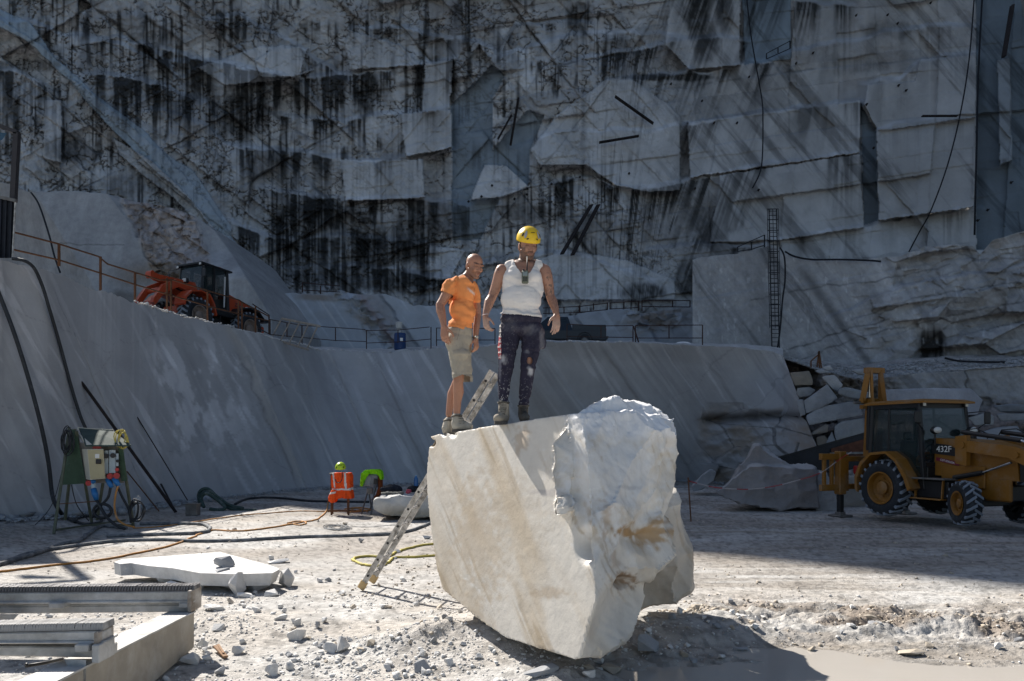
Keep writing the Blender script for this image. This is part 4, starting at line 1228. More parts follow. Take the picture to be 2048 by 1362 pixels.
# gravel and fines on the lip of the bench and on the ledge
k = rs.randint(int(nL * .2), int(nL * .66), 2600)
X = top[k, 0]; Y = top[k, 1] + rs.uniform(-.02, 1.6, 2600); Zt = top[k, 2]
o = scatter('gravel', X, Y, np.exp(rs.normal(math.log(.06), .5, 2600)), m_stone, 15, zf=lambda x, y: np.interp(x, X[np.argsort(X)], Zt[np.argsort(X)]) + .03)
k = rs.randint(0, GL.shape[1], 7000); j = (rs.random_sample(7000) ** 1.7 * 40).astype(int)
pp = GL[j, k]
order = pp
scatter('gravel', pp[:, 0], pp[:, 1], np.exp(rs.normal(math.log(.10), .45, 7000)), m_stone_g, 16, zf=None if False else (lambda x, y: None)) if False else None
def scatter3(name, pts, S, m, seed):
    d = {}
    key = {(round(float(p[0]), 6), round(float(p[1]), 6)): float(p[2]) for p in pts}
    return scatter(name, pts[:, 0], pts[:, 1], S, m, seed, zf=lambda x, y: np.array([key[(round(float(a), 6), round(float(b), 6))] for a, b in zip(x, y)]) + .02)
scatter3('gravel', pp, np.exp(rs.normal(math.log(.10), .45, 7000)), m_stone_g, 16)

# ------------------------------------------------------------------ flat slab on the left
def slab_from(pts_uvz, thick, name, label, cat, m, jag=0, seed=0):
    """pts: (u, v, z) rim of the upper side"""
    top_ = []
    for (u, v, z) in pts_uvz:
        Y = F * (CH - z) / (v - CV)
        top_.append(P(u, v, Y))
    g = MB()
    n = len(top_)
    rr = random.Random(seed)
    cen = sum(top_, Vector()) / n
    low_ = [p + (cen - p).normalized() * rr.uniform(.0, .06) - Vector((0, 0, thick * rr.uniform(.96, 1.0))) for p in top_]
    g.add(top_ + low_, [tuple(range(n)), tuple(range(n, 2 * n))[::-1]] + [(i, i + n, (i + 1) % n + n, (i + 1) % n) for i in range(n)])
    me = g.mesh(name, m)
    return me
me = slab_from([(228, 1124, .27), (245, 1118, .27), (330, 1112, .27), (440, 1104, .27), (545, 1132, .27), (560, 1138, .26), (545, 1146, .26), (470, 1148, .26), (400, 1146, .26), (345, 1136, .26), (300, 1132, .26), (262, 1126, .26), (240, 1128, .27)], .17, 'marble_slab', '', '', m_stone, seed=3)
tag(obj('marble_slab', me), 'large flat white marble slab lying on the sunlit ground beside the cables', 'marble slab')
g = stone_mesh(.27, .22, .19, 44, 16, .85)
o = obj('stone', g, m_stone_g); o.location = P(441, 1140, 10.15) + Vector((0, .15, .08)); tag(o, 'small squarish piece of marble sitting on top of the flat slab', 'stone')
# boulder in the middle distance left of the block
def boulder(name, label, cat, pieces, voxel, m, base, amp=.06, seed=0, under=None, sharp=35, cell=.6):
    g = MB()
    for p in pieces: g.hull(p)
    me = remesh(g, voxel, 1, .4)
    v = mverts(me); nr = mnorms(me)
    _, e, r1, r2, r3, ox, oy = voro((v[:, 0] + .5 * v[:, 1]) / cell, (v[:, 2] + .3 * v[:, 1]) / cell * 1.4, 700 + seed)
    d = amp * (2.2 * np.minimum(np.hypot(ox, oy), .8) ** 2 - .5 + 1.0 * ((r2 - .5) * ox + (r3 - .5) * oy)) + amp * .25 * n3(v, 3.5, 701 + seed) + amp * .12 * n3(v, 12, 702 + seed)
    setverts(me, v + nr * d[:, None])
    c = np.array(base)[None] * (1 + .12 * n3(v, 1.3, 703 + seed))[:, None]
    if under: c = under(v, nr, c)
    rockcol(me, c)
    me.materials.append(m)
    me.polygons.foreach_set('use_smooth', [True] * len(me.polygons)); me.set_sharp_from_angle(angle=R(sharp))
    return tag(obj(name, me), label, cat)
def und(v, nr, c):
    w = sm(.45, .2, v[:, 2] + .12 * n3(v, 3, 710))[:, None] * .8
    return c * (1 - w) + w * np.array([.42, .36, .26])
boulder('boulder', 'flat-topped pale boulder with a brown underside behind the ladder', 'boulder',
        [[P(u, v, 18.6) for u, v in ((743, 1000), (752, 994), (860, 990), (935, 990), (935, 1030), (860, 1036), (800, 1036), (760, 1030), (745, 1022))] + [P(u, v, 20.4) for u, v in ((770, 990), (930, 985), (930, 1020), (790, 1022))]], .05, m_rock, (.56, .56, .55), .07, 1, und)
# things lying at the back on and behind that boulder come with the small objects
# great boulder to the right under the bench
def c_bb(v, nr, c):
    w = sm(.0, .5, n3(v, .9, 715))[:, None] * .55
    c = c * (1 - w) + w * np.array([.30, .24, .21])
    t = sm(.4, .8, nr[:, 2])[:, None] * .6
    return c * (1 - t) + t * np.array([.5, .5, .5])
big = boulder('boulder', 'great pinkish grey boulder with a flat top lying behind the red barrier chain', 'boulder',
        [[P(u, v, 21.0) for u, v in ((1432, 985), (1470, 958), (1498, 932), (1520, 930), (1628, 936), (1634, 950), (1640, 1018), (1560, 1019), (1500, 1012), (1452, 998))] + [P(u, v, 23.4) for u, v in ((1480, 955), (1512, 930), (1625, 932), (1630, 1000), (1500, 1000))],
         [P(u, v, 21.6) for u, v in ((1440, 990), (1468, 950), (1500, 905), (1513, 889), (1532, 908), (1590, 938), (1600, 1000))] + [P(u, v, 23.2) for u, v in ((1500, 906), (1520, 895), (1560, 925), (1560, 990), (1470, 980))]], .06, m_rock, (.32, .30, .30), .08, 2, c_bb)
boulder('boulder', 'narrow white dust-covered boulder against the right end of the great boulder', 'boulder',
        [[P(u, v, 21.2) for u, v in ((1636, 944), (1652, 944), (1660, 980), (1682, 1022), (1630, 1022))] + [P(u, v, 22.4) for u, v in ((1636, 946), (1650, 948), (1665, 1015))]], .05, m_rock, (.46, .47, .49), .03, 3)
boulder('boulder', 'leaning pale boulder wedged at the foot of the bench left of the great boulder', 'boulder',
        [[P(u, v, 27) for u, v in ((1382, 972), (1395, 960), (1420, 938), (1432, 945), (1428, 962), (1400, 982), (1385, 984))] + [P(u, v, 28.4) for u, v in ((1395, 960), (1425, 940), (1425, 965))]], .05, m_rock, (.42, .42, .43), .03, 4)
boulder('boulder', 'low beige boulder behind the yellow excavator stabiliser', 'boulder',
        [[P(u, v, 22.5) for u, v in ((1650, 960), (1700, 950), (1740, 955), (1745, 1016), (1665, 1016))] + [P(u, v, 24) for u, v in ((1660, 955), (1735, 952), (1738, 1000))]], .06, m_rock, (.33, .30, .27), .05, 5)
boulder('boulder', 'low rounded boulder in the shade beneath the yellow excavator', 'boulder',
        [[P(u, v, 23.5) for u, v in ((1840, 985), (1900, 975), (2010, 978), (2060, 985), (2060, 1012), (1850, 1014))] + [P(u, v, 25) for u, v in ((1850, 980), (2050, 978))]], .07, m_rock, (.30, .27, .25), .05, 6)
# stacked waste blocks beside the bench
STK = [
    ([(1580, 745), (1618, 742), (1625, 762), (1626, 770), (1590, 772)], 'brown-topped block at the top left of the stacked waste blocks', (.27, .24, .20)),
    ([(1594, 776), (1618, 773), (1632, 780), (1622, 792), (1600, 796), (1592, 788)], 'rounded pale block under the brown-topped one in the stack', (.36, .36, .36)),
    ([(1605, 803), (1622, 800), (1655, 768), (1676, 796), (1640, 818), (1612, 828)], 'large split wedge-shaped block in the middle left of the stack', (.33, .34, .36)),
    ([(1644, 754), (1668, 750), (1676, 758), (1686, 770), (1676, 786), (1662, 776)], 'white star-shaped fragment sitting highest in the stack', (.46, .46, .47)),
    ([(1676, 780), (1690, 774), (1742, 787), (1738, 803), (1700, 796), (1676, 788)], 'tilted flat block right of the white fragment in the stack', (.33, .34, .35)),
    ([(1612, 832), (1640, 815), (1700, 802), (1718, 804), (1726, 830), (1680, 838), (1618, 851)], 'longest flat block running across the stack', (.36, .37, .39)),
    ([(1620, 868), (1650, 848), (1657, 850), (1656, 864), (1625, 870)], 'small brown wedge left under the longest block', (.28, .25, .22)),
    ([(1668, 852), (1684, 842), (1728, 835), (1732, 866), (1712, 874), (1672, 881), (1668, 868)], 'squarish block with vertical grey stripes low in the stack', (.37, .38, .40)),
    ([(1648, 888), (1664, 862), (1671, 880), (1670, 890)], 'small upright pale wedge at the bottom of the stack', (.36, .37, .39)),
    ([(1632, 874), (1648, 870), (1656, 890), (1668, 892), (1640, 898), (1632, 888)], 'brown broken stone in the lowest corner of the stack', (.26, .22, .18)),
    ([(1728, 810), (1745, 800), (1762, 806), (1762, 830), (1740, 836), (1728, 822)], 'grey block half hidden behind the excavator cab', (.33, .34, .35)),
    ([(1730, 850), (1752, 838), (1764, 846), (1764, 864), (1748, 866)], 'pale stone low behind the excavator cab', (.36, .36, .37)),
    ([(1592, 800), (1606, 798), (1612, 830), (1600, 834)], 'narrow grey stone squeezed beside the sawn bench', (.3, .3, .31)),
    ([(1760, 780), (1850, 776), (1940, 777), (1965, 800), (1955, 830), (1770, 830)], 'long dust-covered marble block behind the excavator roof', (.33, .34, .38)),
    ([(1935, 835), (1965, 826), (1988, 832), (1988, 850), (1950, 852)], 'grey block behind the excavator mirror', (.32, .33, .34)),
    ([(1985, 812), (2020, 808), (2080, 812), (2080, 822), (2000, 825)], 'dark thin slab on the rubble at the far right', (.2, .22, .25)),
    ([(1992, 828), (2080, 824), (2080, 842), (2000, 842)], 'thick flat slab below the dark thin slab', (.32, .33, .35)),
    ([(1950, 868), (1985, 856), (2035, 850), (2046, 870), (2048, 900), (1960, 900)], 'big pale block behind the excavator loader arm', (.36, .37, .40)),
    ([(1700, 741), (1720, 738), (1745, 742), (1765, 748), (1720, 750)], 'small white plate lying on the gravel ledge', (.42, .43, .45)),
    ([(1628, 742), (1645, 738), (1660, 745), (1640, 748)], 'jagged pale shard at the left of the gravel ledge', (.42, .43, .45)),
    ([(1646, 734), (1660, 730), (1666, 740), (1650, 742)], 'small pointed stone beside the rusty gate frame', (.45, .45, .46)),
]
for i, (pl, lab, cc) in enumerate(STK):
    Y0 = 29.2 if pl[0][1] < 780 else 28.6
    if pl[0][0] > 1755: Y0 = 27
    if pl[0][1] < 745 and pl[0][0] > 1600: Y0 = 31.4
    rr = random.Random(i)
    w = (max(p[0] for p in pl) - min(p[0] for p in pl)) / 1500 * Y0
    dd = min(1.6, .5 + .5 * w)
    pc = Vector((sum(p[0] for p in pl) / len(pl), sum(p[1] for p in pl) / len(pl), 0))
    front = [P(u, v, Y0 + rr.uniform(0, .12)) for u, v in pl]
    backp = [P(u + (pc.x - u) * .08, v + (pc.y - v) * .12 - 1, Y0 + dd) for u, v in pl]
    boulder('marble_block', lab, 'marble block', [front + backp], .05, m_rock, cc, .022, 20 + i, sharp=30, cell=.8)
# ------------------------------------------------------------------ people
def skinmat(name):
    m = bpy.data.materials.new(name); m.use_nodes = True
    N, L = nt(m); b = N['Principled BSDF']
    at = N.new('ShaderNodeAttribute'); at.attribute_name = 'rock'
    geo = N.new('ShaderNodeNewGeometry')
    n = N.new('ShaderNodeTexNoise'); n.inputs['Scale'].default_value = 35; n.inputs['Detail'].default_value = 5
    L.new(geo.outputs['Position'], n.inputs['Vector'])
    mr = N.new('ShaderNodeMapRange'); mr.inputs[3].default_value = .86; mr.inputs[4].default_value = 1.12
    L.new(n.outputs[0], mr.inputs[0])
    vm = N.new('ShaderNodeVectorMath'); vm.operation = 'SCALE'
    L.new(at.outputs['Color'], vm.inputs[0]); L.new(mr.outputs[0], vm.inputs['Scale'])
    L.new(vm.outputs[0], b.inputs['Base Color'])
    b.inputs['Roughness'].default_value = .5
    b.inputs['Subsurface Weight'].default_value = .08
    b.inputs['Subsurface Radius'].default_value = (.02, .008, .004)
    return m
def clothmat(name, bump=.3):
    m = bpy.data.materials.new(name); m.use_nodes = True
    N, L = nt(m); b = N['Principled BSDF']
    at = N.new('ShaderNodeAttribute'); at.attribute_name = 'rock'
    L.new(at.outputs['Color'], b.inputs['Base Color'])
    geo = N.new('ShaderNodeNewGeometry')
    n = N.new('ShaderNodeTexNoise'); n.inputs['Scale'].default_value = 22; n.inputs['Detail'].default_value = 5
    L.new(geo.outputs['Position'], n.inputs['Vector'])
    bp = N.new('ShaderNodeBump'); bp.inputs['Strength'].default_value = bump; bp.inputs['Distance'].default_value = .012
    L.new(n.outputs[0], bp.inputs['Height']); L.new(bp.outputs[0], b.inputs['Normal'])
    b.inputs['Roughness'].default_value = .85; b.inputs['Specular IOR Level'].default_value = .2
    return m
m_skin = skinmat('tanned_skin'); m_cloth = clothmat('worn_cotton_cloth')
m_boot = clothmat('dusty_boot_leather', .6)

def objw(name, me, parent, m=None, smooth=False):
    """part given in place coordinates, hung under its thing"""
    if isinstance(me, MB): me = me.mesh(name, m, smooth)
    elif m and not me.materials: me.materials.append(m)
    o = bpy.data.objects.new(name, me); COL.objects.link(o)
    if parent:
        o.parent = parent
        o.matrix_parent_inverse = parent.matrix_basis.inverted()
    return o

def frame(f, up=(0, 0, 1)):
    f = Vector(f).normalized(); x = f.cross(Vector(up)).normalized()   # x: figure's right
    z = x.cross(f).normalized()
    return Matrix((-x, -f, z)).transposed()     # columns: viewer's right, backwards, up

def head(g, C, M, s=1.0):
    T = lambda x, y, z: C + M @ Vector((x * s, y * s, z * s))
    E = lambda c, r: g.ell(T(*c), tuple(q * s for q in r), M, 20, 14)
    E((0, .012, .035), (.077, .098, .085))
    E((0, -.022, -.015), (.066, .070, .095))
    E((0, -.066, -.098), (.027, .024, .021))
    for k in (-1, 1):
        g.capsule(T(k * .056, .012, -.05), T(k * .022, -.062, -.098), .02 * s, .018 * s)
        E((k * .036, -.066, -.022), (.026, .024, .026))
        g.ell(T(k * .080, .012, -.008), (.009 * s, .02 * s, .033 * s), M, 12, 8)
        g.capsule(T(k * .012, -.098, -.032), T(k * .013, -.096, -.03), .010 * s, .010 * s)
    g.capsule(T(0, -.088, .016), T(0, -.112, -.026), .009 * s, .0135 * s)
    g.capsule(T(-.042, -.078, .026), T(.042, -.078, .026), .014 * s, .014 * s)
    g.capsule(T(-.020, -.088, -.056), T(.020, -.088, -.056), .007 * s, .007 * s)
    g.capsule(T(-.018, -.087, -.067), T(.018, -.087, -.067), .008 * s, .008 * s)

def hand(g, W, d, n, side, spread=.12, curl=.5, s=1.0, thumb=.6, curls=None):
    """W wrist, d direction of the hand, n out of the back of the hand, side: which way the thumb lies (vector)"""
    W, d, n, t = Vector(W), Vector(d).normalized(), Vector(n).normalized(), Vector(side).normalized()
    t = (t - d * t.dot(d)).normalized(); n = (n - d * n.dot(d) - t * n.dot(t)).normalized()
    L = .095 * s
    for k in range(4):                       # palm
        o = (1.5 - k) * .0205 * s
        g.capsule(W + t * o * .55 + d * .008, W + d * L * (1 - .05 * abs(k - 1)) + t * o, .019 * s, .0135 * s, 10)
    ln = (.072, .080, .074, .058)
    for k in range(4):
        o = (1.5 - k) * .0215 * s
        p = W + d * L * (1 - .05 * abs(k - 1)) + t * o
        ang = (curls[k] if curls else curl * (1 + .18 * k)) * .45
        dd = (d + t * (1.5 - k) * spread * .5).normalized()
        a = ang * .8
        for j, (seg, r0, r1) in enumerate(((.44, .0098, .0092), (.32, .0092, .0086), (.24, .0086, .0072))):
            v_ = dd * math.cos(a) - n * math.sin(a)
            q = p + v_ * ln[k] * seg * s * 1.05
            g.capsule(p, q, r0 * s, r1 * s, 9)
            p = q; a += ang * 1.15
    p = W + t * .026 * s + d * .018 * s
    dirs = [(t * .75 + d * .65 - n * .25), (t * .45 + d * .85 - n * .45 * thumb), (t * .12 + d * .9 - n * .6 * thumb)]
    for v_, seg, r0, r1 in zip(dirs, (.042, .034, .028), (.015, .0118, .0102), (.0122, .0105, .0085)):
        q = p + v_.normalized() * seg * s
        g.capsule(p, q, r0 * s, r1 * s, 10); p = q

def limb(g, pts):
    for (a, ra), (b, rb) in zip(pts[:-1], pts[1:]):
        g.capsule(a, b, ra, rb)

def headcol(v, C, M, s, skin, beard, bald=False):
    """colours of face and head, from the position in the head's own frame"""
    q = (v - np.array(C)) @ np.array(M) / s
    x, y, z = q[:, 0], q[:, 1], q[:, 2]
    c = np.tile(np.array(skin), (len(v), 1)) * (1 + .10 * n3(v, 8, 900))[:, None]
    front = sm(-.02, -.05, y)
    inh = (np.abs(x) < .11) & (z > -.14) & (z < .2) & (np.abs(y) < .14)
    def mix(w, cc):
        nonlocal c
        w = (w * inh)[:, None]
        c = c * (1 - w) + w * np.array(cc)
    bz = sm(-.035, -.055, z + .012 * sm(.03, .0, np.abs(x)) * -1) * sm(.03, -.0, y - .02) * sm(-.14, -.125, z)
    bz = np.maximum(bz, sm(.04, .055, np.abs(x)) * sm(.0, -.02, z) * sm(.0, -.015, y))
    mouth = np.exp(-((x / .024) ** 4 + ((z + .062) / .012) ** 4)) * front
    mix(bz * beard * (1 - mouth), (.05, .032, .022))
    mix(np.exp(-((x / .026) ** 4 + ((z + .044) / .007) ** 4)) * front * beard, (.05, .03, .02))
    for k in (-1, 1):
        mix(.85 * np.exp(-(((x - k * .031) / .022) ** 4 + ((z - .034 - .003 * np.abs(x) / .03) / .0065) ** 4)) * front, (.03, .018, .012))
        mix(.75 * np.exp(-(((x - k * .031) / .017) ** 4 + ((z - .010) / .008) ** 4)) * front, (.05, .025, .018))
        mix(.5 * np.exp(-(((x - k * .031) / .020) ** 2 + ((z - .018) / .014) ** 2)) * front, (.20, .085, .05))  # eye socket shade painted into the skin colour
        mix(.7 * np.exp(-(((x - k * .012) / .006) ** 2 + ((z + .036) / .005) ** 2)) * front * (y < -.08), (.08, .03, .02))
    mix(.75 * np.exp(-((x / .021) ** 4 + ((z + .060) / .009) ** 4)) * front, (.26, .085, .06))
    mix(.9 * np.exp(-((x / .017) ** 4 + ((z + .0615) / .003) ** 4)) * front, (.03, .01, .008))
    if not bald:
        mix(sm(.03, .05, z) * sm(-.07, -.04, y) * .95, (.03, .02, .015))
        mix(sm(-.01, .02, z) * sm(.035, .06, y) * .95, (.03, .02, .015))
    else:
        mix(sm(-.05, .0, z) * sm(.01, .05, y) * .25, (.12, .08, .06))
    return c

def cut(me, keep):
    bm = bmesh.new(); bm.from_mesh(me)
    bm.verts.ensure_lookup_table()
    bmesh.ops.delete(bm, geom=[v for v in bm.verts if not keep[v.index]], context='VERTS')
    bm.to_mesh(me); bm.free()
    return me
def finish(me, m):
    me.materials.clear(); me.materials.append(m)
    me.polygons.foreach_set('use_smooth', [True] * len(me.polygons))
    return me
def uvof(v):
    return CU + F * v[:, 0] / v[:, 1], CV - F * (v[:, 2] - CH) / v[:, 1]

# ---------- the man in the white vest
Yr = 7.28
Q = lambda u, v, d=0.: P(u, v, Yr) + Vector((0, d, 0))
man = thing('person', 'man in a yellow helmet, white tank top and dusty navy sweatpants, on the block', 'person', Q(1030, 843), group='quarry workers on the block')
HM = frame((.26, -.90, -.30)); HC = Q(1056, 494, -.03)
def torso_r(g, e=0.0, lower=True):
    g.ell(Q(1045, 560, .0), (.185 + e, .118 + e, .165 + e))
    g.ell(Q(1046, 540, .015), (.150 + e, .095 + e, .11 + e))
    for k in (-1, 1):
        g.ell(Q(1046 + k * 17, 556, -.062), (.082 + e, .052 + e, .058 + e))
        g.ell(Q(1046 + k * 22, 575, .02), (.085 + e, .095 + e, .13 + e))
    g.ell(Q(1042, 600, -.015), (.186 + e, .132 + e, .155 + e))
    g.ell(Q(1042, 632, .0), (.190 + e, .132 + e, .10 + e))
    g.capsule(Q(1051, 524, .03), Q(1018, 533, .025), .05 + e, .048 + e)
    g.capsule(Q(1051, 524, .03), Q(1082, 533, .025), .05 + e, .046 + e)
g = MB()
head(g, HC, HM, 1.07)
g.capsule(Q(1052, 505, .01), Q(1048, 532, .03), .058, .066)
torso_r(g)
limb(g, [(Q(1004, 541, .02), .066), (Q(1001, 548, .02), .066), (Q(992, 572, .04), .052), (Q(984, 592, .05), .043)])
limb(g, [(Q(984, 592, .05), .044), (Q(978, 604, .03), .049), (Q(973, 622, -.01), .034), (Q(971, 633, -.03), .028)])
limb(g, [(Q(1089, 541, .02), .064), (Q(1092, 550, .02), .064), (Q(1098, 572, .04), .050), (Q(1101, 590, .05), .042)])
limb(g, [(Q(1101, 590, .05), .043), (Q(1106, 603, .03), .048), (Q(1111, 620, -.01), .034), (Q(1113, 631, -.03), .028)])
hand(g, Q(971, 634, -.03), (.12, -.15, -1), (-.75, -.6, 0), (.55, -.8, 0), curl=1.1, s=1.05, thumb=.7)
hand(g, Q(1113, 632, -.03), (-.04, -.15, -1), (.85, -.45, 0), (-.75, -.65, -.2), curl=.45, s=1.08, thumb=.4, spread=.25)
for (h, k, a) in (((1024, 655), (1013, 722), (1008, 800)), ((1061, 655), (1057, 724), (1047, 812))):
    limb(g, [(Q(*h, .0), .085), (Q(*k, -.02), .056), (Q(*a, .02), .038)])
me = remesh(g, .0058, 3, .5)
v = mverts(me); pu, pv = uvof(v)
c = headcol(v, HC, HM, 1.07, (.37, .19, .125), .62)
hr = sm(.45, .75, vn(pu / 1.2, pv / 2.2, 905)) * ((pv > 575) & (pv < 630)) * .35           # hair of the forearms
hr += sm(.5, .8, vn(pu / 1.3, pv / 1.5, 906)) * np.exp(-((pu - 1050) / 10) ** 2 - ((pv - 540) / 8) ** 2) * .4
ink = sm(.62, .70, vn(pu / 1.8, pv / 5, 907)) * ((pu > 1091) & (pv > 545) & (pv < 592)) * .7
ink += sm(.6, .7, vn(pu / 2, pv / 3, 908)) * ((pu < 1000) & (pv > 532) & (pv < 546)) * .5
w = np.clip(hr + ink, 0, .8)[:, None]
c = c * (1 - w) + w * np.array([.05, .035, .03])
hd = sm(632, 645, pv) * ((pu < 985) | (pu > 1098))
c = c * (1 - .35 * hd[:, None]) + .35 * hd[:, None] * np.array([.52, .42, .36])
rockcol(me, c); objw('body', finish(me, m_skin), man)
# tank top
g = MB(); torso_r(g, .014)
me = remesh(g, .0060, 14, .5)
v = mverts(me); pu, pv = uvof(v)
frontv = v[:, 1] < Yr + .03
le = np.interp(pv, [500, 514, 530, 545, 560, 575], [1012, 1013.5, 1008, 1005, 1002, 990])
re = np.interp(pv, [500, 514, 530, 545, 560, 580], [1081, 1082.5, 1086, 1088.5, 1090, 1100])
nk = np.interp(pu, [1020, 1024.5, 1027, 1033, 1042, 1052, 1060, 1067, 1072, 1075], [490, 505, 519, 533, 544.5, 549.5, 544, 532, 517, 500])
nkb = np.interp(pu, [1020, 1025, 1035, 1050, 1065, 1074], [490, 510, 522, 526, 522, 505])
hem = np.interp(pu, [995, 1010, 1042, 1070, 1088], [628, 628, 630, 633, 636])
keep = (pu > le) & (pu < re) & (pv < hem) & np.where(frontv, pv > nk, pv > nkb)
rel = pv - 500
fold = .006 * np.sin((pv + .10 * (pu - 1044) ** 2 / 10 + 5 * fbm(pu / 14, pv / 14, 3, 910)) / 2.6) * np.exp(-((pv - 566) / 9) ** 2 - ((pu - 1046) / 30) ** 2)
fold += .007 * np.sin((pv - .25 * (pu - 1044) + 6 * fbm(pu / 12, pv / 12, 3, 911)) / 2.2) * sm(606, 622, pv) + .005 * fbm(pu / 16, pv / 6, 3, 912)
setverts(me, v + mnorms(me) * fold[:, None])
rockcol(me, np.tile(np.array([.74, .70, .66]), (len(v), 1)) * (1 - .12 * sm(612, 632, pv) - .05 * fbm(pu / 12, pv / 12, 3, 913))[:, None])
cut(me, keep); objw('tank_top', finish(me, m_cloth), man)
# rolled hems of the neckline
# sweatpants
g = MB()
g.ell(Q(1042, 638, .0), (.205, .146, .09)); g.ell(Q(1042, 655, .01), (.205, .145, .10))
limb(g, [(Q(1021, 660, .0), .112), (Q(1016, 690, -.01), .100), (Q(1013, 724, -.02), .078), (Q(1009, 760, .0), .066), (Q(1007, 796, .01), .050), (Q(1007, 801, .01), .046)])
limb(g, [(Q(1064, 660, .0), .110), (Q(1063, 690, -.01), .100), (Q(1057, 726, -.02), .078), (Q(1053, 765, .0), .068), (Q(1048, 805, .01), .050), (Q(1047, 812, .01), .047)])
g.ell(Q(1080, 668, .02), (.05, .07, .09)); g.ell(Q(1086, 685, .02), (.03, .05, .06))
me = remesh(g, .0062, 3, .5)
v = mverts(me); pu, pv = uvof(v)
fold = .007 * fbm(pu / 7, pv / 16, 4, 914) + .006 * np.sin((pv + 5 * fbm(pu / 9, pv / 9, 3, 915)) / 2.2) * (sm(786, 800, pv) + .7 * np.exp(-((pv - 700) / 9) ** 2) + .6 * np.exp(-((pv - 735) / 10) ** 2))
fold += .006 * fbm((pu + (pv - 660) * .6) / 5, (pv - pu * .3) / 18, 3, 916) * sm(700, 660, pv)
setverts(me, v + mnorms(me) * fold[:, None])
c = np.tile(np.array([.026, .024, .042]), (len(v), 1)) * (1 + .25 * fbm(pu / 12, pv / 20, 4, 917))[:, None]
def dust(a, b, ra, rb, k, cc=(.42, .42, .44)):
    global c
    q = np.hypot((pu - a) / ra, (pv - b) / rb) + .5 * fbm(pu / 5, pv / 7, 4, int(a + b))
    w = (k * sm(1.15, .25, q) * (v[:, 1] < Yr + .02))[:, None]
    c = c * (1 - w) + w * np.array(cc)
dust(1007, 718, 8, 12, .75); dust(1061, 742, 7, 11, .85); dust(1054, 704, 6, 5, .3); dust(1020, 650, 26, 20, .10); dust(1062, 660, 20, 14, .16); dust(1000, 740, 4, 30, .35, (.35, .36, .42)); dust(1084, 680, 6, 26, .25)
spk = sm(.80, .86, vn(pu / 1.5, pv / 1.5, 918)) * (.15 + .85 * sm(740, 800, pv)) * (.4 + .6 * (pu < 1030))
c = c * (1 - .8 * spk[:, None]) + .8 * spk[:, None] * np.array([.6, .6, .6])
lt = (pu < 1002.5) & (pu > 992) & (pv > 650) & (pv < 718) & (v[:, 1] < Yr + .06)
blk_ = sm(.45, .5, vn(pv / 5.5, pu * 0, 919))
red = (lt & (pv > 672))[:, None] * .9
c = c * (1 - red) + red * np.array([.38, .035, .04])
wht = (lt * ((np.abs((pv - 675) % 10.5 - 8.6) < 1.1) | (np.abs(pu - 1000.5) < 1.1) * (((pv - 675) % 10.5) > 3)))[:, None] * .85
c = c * (1 - wht) + wht * np.array([.62, .60, .58])
rockcol(me, c)
dk_ = .0
keep = (pv > 621) & ~((np.hypot((pu - 1059.5) / 5.2, (pv - 721.5) / 6.8) < 1) & (v[:, 1] < Yr)) & (pv < 812)
cut(me, keep); objw('sweatpants', finish(me, m_cloth), man)
# boots
def boot(A, heel, toe, base, h, m, c0, parent, r=.052, seedc=0, white=False):
    g = MB()
    A, H, T = Vector(A), Vector(heel), Vector(toe)
    g.capsule(A, H + Vector((0, 0, .075)), r, r * .98)
    g.capsule(H + Vector((0, 0, .055)), T + Vector((0, 0, .045)), r * .90, r * .80)
    g.capsule(H + (T - H) * .45 + Vector((0, 0, .085)), T + Vector((0, 0, .045)), r * .68, r * .7)
    g.capsule(A + (T - H) * .05, H + (T - H) * .5 + Vector((0, 0, .08)), r * .9, r * .6)
    me = remesh(g, .0058, 3, .5)
    v = mverts(me)
    v[:, 2] = np.maximum(v[:, 2], base + .004)
    d = np.array((T - H).normalized())
    d = v + mnorms(me) * (.0035 * fbm(v[:, 2] * 60 + v[:, 0] * 20, v[:, 0] * 50 + v[:, 1] * 40, 3, 930 + seedc))[:, None]
    setverts(me, d)
    v = d
    c = np.tile(np.array(c0), (len(v), 1)) * (1 + .3 * n3(v, 18, 931 + seedc))[:, None]
    ax = (v - np.array(A)) @ np.array((T - H).normalized())
    lace = sm(.02, .04, ax) * sm(.115, .09, ax) * (v[:, 2] > base + .08) * (np.sin(v[:, 2] * 330) > .1)
    c = c * (1 - .7 * lace[:, None])
    rockcol(me, c); o = objw('boot', finish(me, m), parent)
    g = MB()
    n_ = (T - H).normalized(); sd = n_.cross(Vector((0, 0, 1))).normalized()
    ol = []
    for k in range(20):
        a = 2 * math.pi * k / 20
        x = math.cos(a); y = math.sin(a)
        L = (T - H).length / 2
        ol.append(((H + T) / 2 + n_ * (x * (L + r * .86)) + sd * (y * r * (.92 if x > -.2 else .85))))
    vs = [(p.x, p.y, base - .014) for p in ol] + [(p.x, p.y, base + .016) for p in ol]
    g.add(vs, [tuple(range(20)), tuple(range(20, 40))] + [(i, (i + 1) % 20, (i + 1) % 20 + 20, i + 20) for i in range(20)])
    s = objw('sole', g, None, mat('dark_boot_sole', (.07, .065, .06), .8, dust=.5))
    s.parent = o
    # collar of the boot
    g = MB(); g.tube([A + Vector((r * math.cos(q), r * math.sin(q), .012 + .004 * math.sin(q * 3))) for q in [2 * math.pi * i / 18 for i in range(18)]], .010, 7, closed=True)
    s = objw('collar', g, None, mat('boot_lining', (.10, .09, .075), .9), True); s.parent = o
    return o
def topz(u, Y): 
    return float(np.interp(u, [858, 1150], [2.045, 2.225]))
